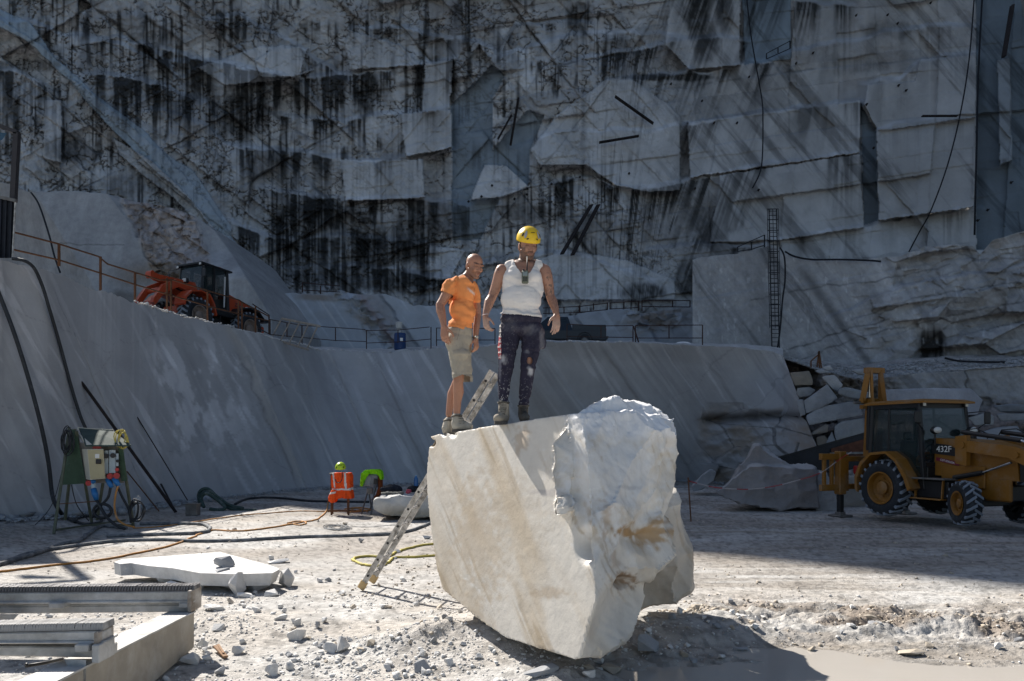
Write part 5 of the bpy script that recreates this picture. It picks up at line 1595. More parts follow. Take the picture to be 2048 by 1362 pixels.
# height of the block's upper side, taken from the block itself
_bv = bme
_bvh = BVHTree.FromPolygons([tuple(q.co) for q in _bv.vertices], [tuple(p.vertices) for p in _bv.polygons])
def onblock(x, y):
    h = _bvh.ray_cast(Vector((x, y, 4)), Vector((0, 0, -1)))
    return h[0].z if h[0] is not None else None
zb = {}
for k_, (u, v, Y) in {'rl': (1006, 838, Yr), 'rr': (1047, 826, Yr), 'll': (893, 850, 8.1), 'lr': (925, 850, 8.1)}.items():
    p = P(u, v, Y); zb[k_] = onblock(p.x, p.y)
    print('BLOCKTOP', k_, p.x, p.y, zb[k_], 'v', CV - F * ((zb[k_] or 0) - CH) / Y)
b0 = (zb['rl'] or 2.15) + .012
A = Q(1007, 799, .01); boot((A.x, A.y, b0 + .19), (A.x + .01, A.y + .03, b0), (A.x - .055, A.y - .15, b0), b0, .2, m_boot, (.34, .30, .24), man, seedc=1)
b1 = (zb['rr'] or 2.17) + .012
A = Q(1047, 810, .03); boot((A.x, A.y, b1 + .15), (A.x - .005, A.y + .03, b1), (A.x + .02, A.y - .13, b1), b1, .2, m_boot, (.10, .092, .08), man, r=.05, seedc=2)
# helmet
m_yel = mat('yellow_helmet_shell', (.80, .52, .01), .35, var=.06, scale=14, bump=.08, dust=.12, spec=.5)
m_blk = mat('black_plastic', (.02, .02, .022), .5, var=.1, bump=.05)
m_greyp = mat('grey_plastic', (.35, .35, .36), .5, bump=.05)
def helmet(C, M, s, m, parent, name='helmet'):
    g = MB(); n, k = 36, 16
    vs, fs = [], []
    for i in range(k + 1):
        th = (math.pi / 2 + .16) * i / k
        for j in range(n):
            ph = 2 * math.pi * j / n
            x, y, z = math.sin(th) * math.cos(ph), math.sin(th) * math.sin(ph), math.cos(th)
            rad = 1 + .03 * math.cos(ph * 2) * (1 - z) + .02 * (math.cos(3 * ph) if z < .8 else 0) * z
            zz = z * .118 + (.012 * y if z < .3 else 0) - 0
            vs.append(C + M @ Vector((x * .107 * rad * s, (y * .135 * rad + .008) * s, (zz + .066) * s)))
    for i in range(k):
        for j in range(n):
            fs.append((i * n + j, (i + 1) * n + j, (i + 1) * n + (j + 1) % n, i * n + (j + 1) % n))
    g.add(vs, fs)
    o = objw(name, g, parent, m, True)
    md = o.modifiers.new('t', 'SOLIDIFY'); md.thickness = .005; md.offset = 1
    rim = MB(); rim.tube([vs[k * n + j] for j in range(n)], .004 * s, 6, closed=True)
    r_ = objw('rim', rim, None, m, True); r_.parent = o; r_.matrix_parent_inverse = Matrix.Identity(4)
    def on(az, el, off=.0):
        th = math.pi / 2 - el
        x, y, z = math.sin(th) * math.sin(az), -math.sin(th) * math.cos(az), math.cos(th)
        return C + M @ Vector((x * (.110 + off) * s, (y * (.138 + off) + .008) * s, (z * (.121 + off) + .066) * s))
    return o, on
hm, on = helmet(HC, HM, 1.0, m_yel, man)
def patchon(on, az, el, w, h, m, parent, name, rot=0., n=10):
    """small raised plate following the shell"""
    g = MB(); pts = []
    for i in range(n):
        a = 2 * math.pi * i / n
        x, y = math.cos(a) * w, math.sin(a) * h
        pts.append((x * math.cos(rot) - y * math.sin(rot), x * math.sin(rot) + y * math.cos(rot)))
    vs = [on(az + x, el + y, .004) for x, y in pts] + [on(az + x, el + y, .008) for x, y in pts] + [on(az, el, .0085)]
    g.add(vs, [(i, (i + 1) % n, (i + 1) % n + n, i + n) for i in range(n)] + [(i + n, (i + 1) % n + n, 2 * n) for i in range(n)])
    o = objw(name, g, None, m); o.parent = parent
    return o
for k in (-1, 1):
    patchon(on, k * .62, .38, .12, .30, m_greyp, hm, 'emblem', .1 * k)
    patchon(on, k * .88, .33, .07, .16, m_blk, hm, 'vent', .3 * k)
    patchon(on, k * .42, .05, .10, .05, m_blk, hm, 'vent', -.5 * k)
for i in range(7):
    patchon(on, -.13 + i * .055, .56, .018, .03, m_blk, hm, 'lettering', 0, 6)
g = MB(); g.tube([on(2.6, .1, .01), on(2.4, .25, .03), on(2.2, .1, .025)], .008, 6)
o = objw('lamp_clip', g, None, m_blk, True); o.parent = hm
g = MB()
for k in (-1, 1):
    T = lambda x, y, z: HC + HM @ Vector((x, y, z))
    g.tube([T(k * .082, -.01, .05), T(k * .084, -.005, .01), T(k * .078, -.01, -.02)], .004, 5)
g.tube([T(-.084, .02, .04), T(-.07, .09, .02), T(0, .115, .01), T(.07, .09, .02), T(.084, .02, .04)], .009, 6)
o = objw('headband', g, None, m_blk, True); o.parent = hm
g = MB(); pts = [Q(971, 630.5, -.03) + Vector((.030 * math.cos(a), .030 * math.sin(a), .006 * math.cos(a))) for a in [2 * math.pi * i / 16 for i in range(16)]]
g.tube(pts, .0035, 6, closed=True); objw('bracelet', g, man, mat('pale_string', (.6, .5, .5), .7), True)
g = MB(); g.tube([Q(1012 + 0, 514, .05), Q(1030, 536, -.10)], .001, 4)
# radio hanging on the neckline
RB = Q(1049.5, 562, -.172)
m_camo = mat('camouflage_radio_plastic', (.13, .14, .10), .6, var=.45, scale=45, bump=.1, dust=.15)
rad = thing('two_way_radio', 'camouflage two-way radio clipped to the neckline of the white tank top', 'radio', RB)
g = MB().box((0, 0, .0), (.064, .036, .122), None, .009); objw('casing', g, None, m_camo).parent = rad
g = MB().box((0, -.020, .028), (.046, .006, .038), None, .002); objw('screen', g, None, mat('radio_screen', (.20, .24, .24), .3)).parent = rad
g = MB()
for i in range(3):
    for j in range(3): g.box((-.015 + i * .015, -.020, -.008 - j * .014), (.010, .004, .008), None, .001)
objw('keypad', g, None, m_blk).parent = rad; rad.children[-1]['kind'] = 'stuff'
g = MB().tube([(.018, 0, .06), (.019, .004, .10), (.022, .02, .20)], [.0075, .006, .0045], 8); objw('antenna', g, None, m_blk, True).parent = rad
g = MB().cyl((-.014, 0, .06), (-.014, 0, .075), .008); objw('knob', g, None, m_blk).parent = rad

# ---------- the bald man in the orange shirt
Yl = 8.12
Q = lambda u, v, d=0.: P(u, v, Yl) + Vector((0, d, 0))
man2 = thing('person', 'bald man in an orange T-shirt and beige cargo shorts looking aside', 'person', Q(910, 858), group='quarry workers on the block')
HM = frame((.56, -.74, -.36)); HC = Q(949, 533, -.02)
def torso_l(g, e=0.0):
    r = Matrix.Rotation(R(-38), 3, 'Z')
    g.ell(Q(924, 580, .0), (.150 + e, .105 + e, .15 + e), r); g.ell(Q(922, 570, .0), (.165 + e, .095 + e, .09 + e), r)
    g.ell(Q(933, 588, -.05), (.10 + e, .075 + e, .09 + e), r)
    g.ell(Q(925, 620, -.01), (.138 + e, .118 + e, .14 + e), r); g.ell(Q(929, 630, -.03), (.115 + e, .10 + e, .11 + e), r)
    g.ell(Q(919, 655, .0), (.142 + e, .120 + e, .10 + e), r)
    g.capsule(Q(930, 556, .01), Q(905, 571, -.05), .052 + e, .056 + e); g.capsule(Q(930, 556, .01), Q(941, 568, .08), .052 + e, .052 + e)
g = MB(); head(g, HC, HM, 1.08)
g.capsule(Q(942, 545, .02), Q(930, 562, .02), .060, .068)
torso_l(g)
limb(g, [(Q(901, 577, -.08), .066), (Q(897, 588, -.09), .060), (Q(888, 604, -.10), .050), (Q(882, 613, -.11), .044)])
limb(g, [(Q(882, 613, -.11), .045), (Q(884, 626, -.13), .050), (Q(889, 646, -.16), .036), (Q(891, 658, -.18), .029)])
limb(g, [(Q(944, 574, .10), .055), (Q(952, 600, .14), .045), (Q(954, 625, .14), .042), (Q(952, 650, .08), .038), (Q(951, 676, .03), .028)])
hand(g, Q(891.5, 659, -.18), (.06, -.10, -1), (-.55, -.83, 0), (.86, -.4, 0), curl=.7, s=1.12, thumb=.9)
hand(g, Q(951.5, 677, .03), (.06, -.15, -1), (.8, -.5, 0), (-.5, -.85, 0), curl=1.0, s=1.0)
limb(g, [(Q(914, 680, -.04), .085), (Q(918, 757, -.05), .058), (Q(917, 768, -.05), .054), (Q(917, 784, -.02), .060), (Q(915, 802, -.02), .044), (Q(914, 826, -.02), .038)])
limb(g, [(Q(924, 680, .06), .085), (Q(916, 758, .08), .056), (Q(910, 770, .10), .052), (Q(903, 787, .12), .056), (Q(899, 804, .12), .042), (Q(896, 828, .12), .036)])
me = remesh(g, .0062, 3, .5)
v = mverts(me); pu, pv = uvof(v)
c = headcol(v, HC, HM, 1.08, (.38, .19, .12), .35, True)
hr = sm(.5, .8, vn(pu / 1.2, pv / 2.2, 940)) * ((pv > 600) & (pv < 655)) * .3
c = c * (1 - hr[:, None]) + hr[:, None] * np.array([.06, .035, .03])
rockcol(me, c); objw('body', finish(me, m_skin), man2)
# T-shirt
g = MB(); torso_l(g, .013)
limb(g, [(Q(902, 575, -.07), .080), (Q(897, 588, -.09), .080), (Q(893, 598, -.10), .078)])
limb(g, [(Q(944, 572, .10), .068), (Q(950, 592, .13), .064)])
me = remesh(g, .0064, 4, .5)
v = mverts(me); pu, pv = uvof(v)
ph = (pv - .42 * (pu - 900) + 6 * fbm(pu / 14, pv / 14, 3, 941))
fold = .008 * np.sin(ph / 3.4) * sm(585, 600, pv) * sm(905, 912, pu) + .006 * fbm(pu / 9, pv / 12, 3, 942)
fold += .006 * np.sin((pu + pv * .8 + 4 * fbm(pu / 9, pv / 9, 3, 943)) / 2.8) * ((pu < 915) & (pv < 596))
setverts(me, v + mnorms(me) * fold[:, None])
sl_ = (v[:, 1] < Yl - .055) & (pu < 911) | (pu < 897)
keep = (pv > np.interp(pu, [920, 928, 936, 945, 950], [552, 549, 557, 566, 560])) 
hemv = np.interp(pu, [893, 900, 915, 930, 947], [652, 654, 655, 661, 668])
slh = np.interp(pu, [885, 888, 897, 911], [581, 583, 586, 592])
keep &= np.where((pu < 897) | ((pu < 909) & (v[:, 1] < Yl - .10) & (pv < 600)), pv < slh + 1, pv < hemv)
c = np.tile(np.array([.80, .30, .10]), (len(v), 1)) * (1 + .05 * fbm(pu / 9, pv / 9, 3, 944))[:, None]
pr = np.exp(-(((pu - 943) / 8) ** 4 + ((pv - 583 - (pu - 943) * .8) / 3.2) ** 4)) * (sm(.4, .5, vn(pu / 1.6, pv / 6, 945))) * (v[:, 1] < Yl + .03)
c = c * (1 - .75 * pr[:, None]) + .75 * pr[:, None] * np.array([.75, .65, .58])
rockcol(me, c); cut(me, keep); objw('t_shirt', finish(me, m_cloth), man2)
# shorts
g = MB(); r = Matrix.Rotation(R(-38), 3, 'Z')
g.ell(Q(919, 664, .0), (.152, .135, .10), r); g.ell(Q(917, 680, .01), (.160, .14, .12), r)
limb(g, [(Q(913, 685, -.045), .118), (Q(921, 718, -.05), .112), (Q(925, 748, -.05), .108), (Q(925, 758, -.05), .108)])
limb(g, [(Q(923, 685, .07), .110), (Q(923, 720, .09), .100), (Q(927, 758, .10), .096), (Q(928, 768, .10), .095)])
g.ell(Q(922, 712, -.14), (.085, .035, .075)); 
me = remesh(g, .0066, 3, .5)
v = mverts(me); pu, pv = uvof(v)
fold = .009 * fbm(pu / 6, pv / 13, 4, 946) + .009 * fbm(pu / 12, pv / 4, 3, 947) * (np.exp(-((pv - 745) / 12) ** 2) + np.exp(-((pv - 706) / 5) ** 2))
fl = np.exp(-(((pu - 921) / 17) ** 8 + ((pv - 705.5) / 5) ** 8)) * (v[:, 1] < Yl - .05)
fold += .008 * fl
setverts(me, v + mnorms(me) * fold[:, None])
c = np.tile(np.array([.36, .33, .27]), (len(v), 1)) * (1 + .12 * fbm(pu / 7, pv / 9, 4, 948))[:, None]
seam = np.exp(-((pu - 918 - (pv - 665) * -.25) / .7) ** 2) * ((pv > 652) & (pv < 680)) + np.exp(-((pv - 750) / .6) ** 2) + np.exp(-((pv - 711) / .8) ** 2) * fl + np.exp(-((pu - 943.5) / .6) ** 2) * (pv < 735)
c = c * (1 - .4 * np.clip(seam, 0, 1)[:, None])
rockcol(me, c)
keep = (pv > 650) & np.where(v[:, 1] < Yl + .035, pv < np.interp(pu, [900, 910, 925, 946], [760, 756, 750, 755]), pv < 764)
cut(me, keep); objw('cargo_shorts', finish(me, m_cloth), man2)
b2 = (zb['lr'] or 2.11) + .012
A = Q(914, 824, -.02); boot((A.x, A.y, b2 + .15), (A.x - .01, A.y + .0, b2), (A.x + .135, A.y - .03, b2 + .004), b2, .2, m_boot, (.36, .34, .29), man2, seedc=3)
b3 = (zb['ll'] or 2.10) + .012
A = Q(895.5, 826, .12); boot((A.x, A.y, b3 + .15), (A.x - .02, A.y - .03, b3), (A.x + .03, A.y + .11, b3), b3, .2, m_boot, (.42, .38, .31), man2, r=.055, seedc=4)
g = MB(); pts = [Q(951.2, 673, .04) + Vector((.033 * math.cos(a), .033 * math.sin(a), .006 * math.cos(a))) for a in [2 * math.pi * i / 18 for i in range(18)]]
g.tube(pts, .008, 8, closed=True); g.box(Q(953.5, 674, .0), (.035, .012, .03), None, .004)
objw('wristwatch', g, man2, mat('brushed_watch_steel', (.45, .43, .38), .3, 1, bump=0), True)
# ------------------------------------------------------------------ machines
m_cy = mat('construction_yellow_paint', (.24, .105, .012), .5, var=.10, scale=3, bump=.1, dust=.38, dustc=(.27, .24, .21))
m_or = mat('orange_machine_paint', (.38, .05, .012), .45, var=.10, scale=3, bump=.1, dust=.3, dustc=(.26, .22, .20))
m_bk = mat('black_machine_paint', (.012, .013, .015), .45, var=.2, scale=4, bump=.1, dust=.10, dustc=(.2, .2, .2))
m_rub = mat('dusty_tyre_rubber', (.020, .024, .030), .85, var=.2, scale=6, bump=.3, dust=.25, dustc=(.19, .22, .26))
m_tread = mat('dusty_tread_lugs', (.20, .23, .27), .9, var=.2, scale=6, bump=.3)
m_glass = mat('tinted_cab_glass', (.012, .03, .032), .04, var=.02, bump=0, spec=.9)
m_glass.node_tree.nodes['Principled BSDF'].inputs['Alpha'].default_value = .35
m_chr = mat('hydraulic_rod_chrome', (.6, .6, .6), .18, 1, bump=0)
m_lamp = mat('clear_lamp_lens', (.55, .55, .52), .15, bump=0, spec=.8)
m_red = mat('red_plastic', (.35, .02, .02), .4, bump=.05)
m_steel = mat('worn_grey_steel', (.16, .155, .15), .55, .5, var=.3, scale=7, bump=.2, dust=.3)

def text(name, s, size, m, parent, loc, rot, ext=.002, sx=1.):
    cu = bpy.data.curves.new(name, 'FONT'); cu.body = s; cu.size = size; cu.extrude = ext; cu.align_x = 'CENTER'; cu.align_y = 'CENTER'
    t = bpy.data.objects.new('tmp', cu); COL.objects.link(t)
    me = evalmesh(t); bpy.data.objects.remove(t); bpy.data.curves.remove(cu)
    me.materials.clear(); me.materials.append(m)
    o = bpy.data.objects.new(name, me); COL.objects.link(o)
    o.parent = parent; o.location = loc; o.rotation_euler = rot; o.scale = (sx, 1, 1)
    return o

def wheel(parent, c, r, w, rimr, side, steer=0., lugs=20, rimm=None, name='wheel', lugh=.045, hubr=.16, lugw=.07):
    """side: -1 near side"""
    g = MB().use(m_rub)
    t = r * .94
    g.lathe([(rimr, -w * .42), (rimr + .03, -w * .46), (t * .84, -w * .53), (t * .94, -w * .47), (t, -w * .30), (t * 1.01, 0), (t, w * .30), (t * .94, w * .47), (t * .84, w * .53), (rimr + .03, w * .46), (rimr, w * .42)], (0, 0, 0), 'Y', 48)
    g.use(m_tread)
    for i in range(lugs):
        for k in (-1, 1):
            a = 2 * math.pi * (i + (.25 if k > 0 else -.25)) / lugs
            pts = []
            for (yy, da) in ((0.0, -.35), (.5, .28)):
                aa = a + da * 2 * math.pi / lugs * 1.1
                for rr_ in (t * .97 - (.05 if yy > .3 else 0), t + lugh - (.035 if yy > .3 else 0)):
                    for dw in (-1, 1):
                        ab = aa + dw * lugw / r / 2
                        pts.append((rr_ * math.sin(ab), k * yy * w * .98 + (-.02 * k if yy == 0 else 0), rr_ * math.cos(ab)))
            g.hull(pts)
    o = obj(name, g, None, parent); o.location = c; o.rotation_euler = (0, .1 + c[0], steer)
    o.data.polygons.foreach_set('use_smooth', [True] * len(o.data.polygons)); o.data.set_sharp_from_angle(angle=R(35))
    s = side
    g = MB(); 
    g.lathe([(rimr + .012, s * w * .47), (rimr + .02, s * w * .50), (rimr - .015, s * w * .50), (rimr - .04, s * w * .34), (rimr * .86, s * w * .22), (rimr * .55, s * w * .16), (rimr * .42, s * w * .20), (.001, s * w * .20)], (0, 0, 0), 'Y', 36)
    rm = obj('rim', g, rimm or m_cy, o, 40)
    g = MB(); g.lathe([(hubr, s * w * .16), (hubr, s * w * .36), (hubr * .7, s * w * .42), (.001, s * w * .42)], (0, 0, 0), 'Y', 20)
    for i in range(8):
        a = i * math.pi / 4
        g.cyl((hubr * 1.35 * math.cos(a), s * w * .18, hubr * 1.35 * math.sin(a)), (hubr * 1.35 * math.cos(a), s * w * .24, hubr * 1.35 * math.sin(a)), .018, n=6)
    hb = obj('hub', g, rimm or m_cy, o, 40)
    return o

a_ = R(71)
p0 = P(1768, 982, 18.3)
bh = thing('excavator_loader', 'dusty yellow excavator loader lifted on its stabilisers beside the stacked blocks', 'excavator', (p0.x + .90, p0.y + .35, .0), (0, 0, -a_))
LFT = .13
wheel(bh, (0, -.84, .70 + LFT), .70, .44, .38, -1)
wheel(bh, (0, .84, .70 + LFT), .70, .44, .38, 1)
wheel(bh, (2.13, -.84, .49 + LFT), .49, .34, .25, -1, -.42, 16, hubr=.10, lugw=.06)
wheel(bh, (2.13, .84, .49 + LFT), .49, .34, .25, 1, -.42, 16, hubr=.10, lugw=.06)
def part(name, g, m, parent, sm_=None): return obj(name, g, m, parent, sm_ or False)
z0 = LFT
g = MB(); g.box((.9, 0, .72 + z0), (3.6, .62, .34), None, .03); g.box((2.13, 0, .52 + z0), (.28, 1.4, .22), None, .03); g.box((0, 0, .72 + z0), (.36, 1.2, .34), None, .04)
part('chassis', g, m_bk, bh)
# cab
CX0, CX1, CW, CZ0, CZ1 = -.66, .98, .74, 1.02 + z0, 2.74 + z0
def cabpt(x, y, z): return (x, y, z)
g = MB()
pr = .045
def post(a, b, w=.075): g.beam(a, b, w, w, bev=.015)
for s in (-1, 1):
    y = s * CW
    post((CX0 + .02, y, CZ0), (CX0 + .10, y * .96, CZ1), .09)
    post((CX0 + .62, y, CZ0 + .25), (CX0 + .62, y * .96, CZ1), .06)
    post((CX1 + .02, y, CZ0 - .3), (CX1 - .16, y * .96, CZ1), .10)
    g.beam((CX0 + .05, y, CZ0 + .30), (CX0 + .62, y, CZ0 + .36), .06, .06)
    g.beam((CX0 + .62, y, CZ0 + .36), (CX0 + 1.05, y, CZ0 - .25), .06, .06)
    g.beam((CX0 + 1.05, y, CZ0 - .25), (CX1 + .04, y, CZ0 - .32), .07, .07)
    g.beam((CX0 + .10, y * .96, CZ1 - .05), (CX1 - .16, y * .96, CZ1 - .05), .07, .10)
g.beam((CX1 + .02, -CW, CZ0 + .28), (CX1 + .02, CW, CZ0 + .28), .08, .10)
g.beam((CX1 - .16, -CW, CZ1 - .05), (CX1 - .16, CW, CZ1 - .05), .08, .12)
g.beam((CX0 + .10, -CW, CZ1 - .05), (CX0 + .10, CW, CZ1 - .05), .08, .12)
g.beam((CX0 + .03, -CW, CZ0 + .3), (CX0 + .03, CW, CZ0 + .3), .08, .10)
g.box((CX1 - .0, -CW * .0, CZ0 - .05), (.12, CW * 2 - .1, .55), None, .02)
g.box((.30, 0, CZ0 - .22), (1.3, CW * 2 - .12, .16), None, .02)
cab = part('cab_frame', g, m_bk, bh)
g = MB(); g.hull([(x, y, z) for x in (CX0 - .12, CX1 + .06) for y in (-CW - .06, CW + .06) for z in (CZ1 + .0, CZ1 + .045)] + [(x, y, CZ1 + .10) for x in (CX0, CX1 - .1) for y in (-CW + .1, CW - .1)])
rf = part('roof', g, m_cy, cab)
def pane(pts, name='pane', t=.008, parent=cab):
    pts = [Vector(p) for p in pts]; n = (pts[1] - pts[0]).cross(pts[2] - pts[0]).normalized() * t
    g = MB(); k = len(pts)
    g.add([p for p in pts] + [p + n for p in pts], [tuple(range(k)), tuple(range(k, 2 * k))[::-1]] + [(i, i + k, (i + 1) % k + k, (i + 1) % k) for i in range(k)])
    return obj(name, g, m_glass, parent)
for s in (-1, 1):
    y = s * (CW + .002)
    pane([(CX0 + .07, y, CZ0 + .34), (CX0 + .60, y, CZ0 + .38), (CX0 + .60, y * .965, CZ1 - .1), (CX0 + .13, y * .965, CZ1 - .1)])
    pane([(CX0 + .65, y, CZ0 + .36), (CX0 + 1.05, y, CZ0 - .20), (CX1, y, CZ0 - .28), (CX1 - .15, y * .965, CZ1 - .1), (CX0 + .65, y * .965, CZ1 - .1)])
pane([(CX1 + .03, -CW + .05, CZ0 + .34), (CX1 + .03, CW - .05, CZ0 + .34), (CX1 - .13, CW - .06, CZ1 - .1), (CX1 - .13, -CW + .06, CZ1 - .1)])
pane([(CX0 + .02, -CW + .05, CZ0 + .34), (CX0 + .02, CW - .05, CZ0 + .34), (CX0 + .08, CW - .06, CZ1 - .1), (CX0 + .08, -CW + .06, CZ1 - .1)])
g = MB(); g.box((.05, 0, CZ0 + .12), (.5, .5, .14), None, .04); g.box((-.16, 0, CZ0 + .50), (.14, .46, .7), None, .05); g.box((-.18, 0, CZ0 + .95), (.10, .26, .2), None, .04)
part('seat', g, m_bk, cab)
g = MB(); g.lathe([(.19, -.012), (.205, 0), (.19, .012), (.175, 0), (.19, -.012)], (0, 0, 0), 'X', 20); g.cyl((0, 0, 0), (.3, 0, -.35), .03, n=8)
o = part('steering_wheel', g, m_bk, cab); o.location = (.52, 0, CZ0 + .62); o.rotation_euler = (0, .6, 0)
# rear fenders
for s in (-1, 1):
    g = MB()
    arc = [(-.78, .62 + z0), (-.80, .95 + z0), (-.62, 1.32 + z0), (-.30, 1.56 + z0), (.20, 1.60 + z0), (.50, 1.42 + z0), (.80, 1.02 + z0), (.92, .74 + z0)]
    inn = [(x * .90 + .0, z - .06) for x, z in arc]
    for i in range(len(arc) - 1):
        y0_, y1_ = (-1.08, -.62) if s < 0 else (.62, 1.08)
        q = [arc[i], arc[i + 1], inn[i + 1], inn[i]]
        g.hull([(x, y, z) for x, z in q for y in (y0_, y1_)])
    part('fender', g, m_cy, bh)
# hood and engine side
g = MB(); g.hull([(x, y, z) for (x, z, w) in ((1.02, 1.92 + z0, .44), (1.02, 1.05 + z0, .46), (2.0, 1.86 + z0, .42), (2.95, 1.62 + z0, .38), (3.02, 1.0 + z0, .38)) for y in (-w, w)])
hood = part('hood', g, m_cy, bh)
g = MB(); g.hull([(x, y, z) for (x, z, w) in ((3.0, 1.60 + z0, .36), (3.03, 1.0 + z0, .36), (3.30, 1.52 + z0, .33), (3.34, .95 + z0, .33)) for y in (-w, w)])
grl = part('grille', g, m_bk, bh)
for i in range(7):
    g = MB().box((3.335 - i * .003, 0, 1.03 + z0 + i * .07), (.03, .6, .025), None, .005)
    obj('slat', g, m_steel, grl)
g = MB(); g.box((1.75, -.44, 1.05 + z0), (1.1, .05, .5), None, .02); g.box((1.8, .44, 1.05 + z0), (1.1, .05, .5), None, .02); g.box((2.5, -.36, .80 + z0), (.7, .10, .5), None, .03)
part('engine_cover', g, m_cy, bh)
# number plate on the hood side
g = MB(); g.prism([(-.34, -.10), (.30, -.16), (.34, .0), (.10, .10), (-.34, .14)], -.006, .006)
dc = obj('number_plate', g, m_bk, bh); dc.location = (1.30, -.475, 1.66 + z0); dc.rotation_euler = (0, 0, .02)
mw = mat('white_lettering', (.75, .75, .72), .5, bump=0)
text('lettering', '432F', .20, mw, dc, (0, -.012, -.005), (R(90), 0, 0))
g = MB().box((0, 0, 0), (.62, .008, .085), None, .003); st = obj('sticker', g, mat('dark_red_sticker', (.16, .015, .035), .5, bump=0), bh); st.location = (1.38, -.468, 1.38 + z0); st.rotation_euler = (0, .18, 0)
text('lettering', 'CGT EDILIZIA', .062, mw, st, (0, -.008, 0), (R(90), 0, 0))
AX = .72
# loader arms and cylinders
for s in (-1, 1):
    y = s * .60
    g = MB()
    g.hull([(1.02, y + d, z) for d in (-.06, .06) for z in (1.35 + z0, 1.95 + z0)] + [(1.30, y + d, z) for d in (-.06, .06) for z in (1.30 + z0, 1.98 + z0)])
    part('arm_tower', g, m_cy, bh).location = (AX, 0, 0)
    g = MB()
    g.prism([(1.12, 1.88 + z0), (1.18, 1.62 + z0), (2.25, 1.50 + z0), (2.95, 1.20 + z0), (3.60, .52 + z0), (3.78, .55 + z0), (3.72, .72 + z0), (3.05, 1.48 + z0), (2.40, 1.74 + z0)], y - .055, y + .055)
    g.cyl((1.2, y - .09, 1.76 + z0), (1.2, y + .09, 1.76 + z0), .07); g.cyl((2.45, y - .10, 1.56 + z0), (2.45, y + .10, 1.56 + z0), .06)
    arm = part('lift_arm', g, m_cy, bh); arm.location = (AX, 0, 0)
    g = MB().use(m_bk); g.cyl((1.15, y, 2.05 + z0), (2.5, y, 1.86 + z0), .05); g.use(m_chr); g.cyl((2.5, y, 1.86 + z0), (3.35, y, 1.52 + z0), .028)
    part('tilt_cylinder', g, None, bh, 40).location = (AX, 0, 0)
    g = MB().use(m_bk); g.cyl((1.05, y * .93, 1.02 + z0), (1.75, y * .93, 1.16 + z0), .055); g.use(m_chr); g.cyl((1.75, y * .93, 1.16 + z0), (2.4, y * .93, 1.40 + z0), .028)
    part('lift_cylinder', g, None, bh, 40).location = (AX * .8, 0, 0)
    g = MB(); g.tube([(1.05, y * .8, 1.8 + z0), (1.2, y * .9, 2.1 + z0), (1.5, y, 2.12 + z0), (1.8, y, 1.98 + z0), (1.75, y, 1.9 + z0)], .014, 6)
    part('hose', g, m_bk, bh, True).location = (AX, 0, 0)
# bucket held low in front
g = MB()
prof = [(3.55, .75), (3.70, .95), (3.95, 1.0), (3.62, .50), (3.55, .20), (3.75, .04), (4.25, .02), (4.25, .05), (3.80, .09), (3.65, .24), (3.70, .5)]
g.prism([(3.52, .78), (3.66, .98), (3.74, .93), (3.64, .70), (3.66, .34), (3.86, .12), (4.40, .06), (4.42, .0), (3.82, .02), (3.55, .26)], -1.12, 1.12)
for s in (-1, 1):
    g.prism([(3.52, .78), (3.66, .98), (4.05, .80), (4.40, .06), (4.40, .0), (3.82, .02), (3.55, .26)], s * 1.12 - .02, s * 1.12 + .02)
bk = part('bucket', g, m_cy, bh); bk.location = (AX, 0, 0)
for i in range(8):
    g = MB().hull([(4.36, -1.05 + i * .3 + d, z) for d in (-.04, .04) for z in (.0, .05)] + [(4.56, -1.05 + i * .3 + d, .01) for d in (-.025, .025)])
    obj('tooth', g, m_steel, bk)
# steps
g = MB(); g.box((1.22, -.72, .98 + z0), (.95, .42, .035), None, .008)
part('step_platform', g, m_steel, bh)
g = MB(); g.box((1.20, -.60, .74 + z0), (.9, .34, .42), None, .03); part('tool_box', g, m_bk, bh)
g = MB(); g.box((1.2, -.86, .52 + z0), (.84, .18, .03), None, .006); g.beam((.84, -.84, .52 + z0), (.84, -.80, .96 + z0), .03, .05); g.beam((1.56, -.84, .52 + z0), (1.56, -.80, .96 + z0), .03, .05)
part('step', g, m_cy, bh)
# mirrors and lamps
for s in (-1, 1):
    g = MB(); g.tube([(CX1 - .1, s * (CW + .02), CZ1 - .22), (CX1 + .12, s * (CW + .30), CZ1 - .18), (CX1 + .14, s * (CW + .34), CZ1 - .45), (CX1 + .06, s * (CW + .1), CZ1 - .62)], .014, 6)
    a = part('mirror_arm', g, m_bk, cab, True)
    g = MB().box((CX1 + .15, s * (CW + .34), CZ1 - .34), (.06, .20, .30), None, .03); obj('mirror', g, m_bk, cab)
    for k, zz in ((0, CZ1 - .03),):
        g = MB().use(m_bk).box((CX1 - .10, s * (CW - .08), zz), (.10, .10, .10), None, .02).use(m_lamp).box((CX1 - .045, s * (CW - .08), zz), (.02, .085, .085), None, .008); obj('work_lamp', g, None, cab)
    g = MB().use(m_bk).ell((1.14, s * .56, 1.98 + z0 + .12), (.10, .13, .09)).use(m_lamp).ell((1.20, s * .56, 1.98 + z0 + .12), (.055, .115, .075))
    obj('headlight', g, None, bh, True)
    g = MB().tube([(1.1, s * .52, 1.75 + z0), (1.12, s * .56, 2.05 + z0)], .018, 6); obj('headlight_stalk', g, m_bk, bh)
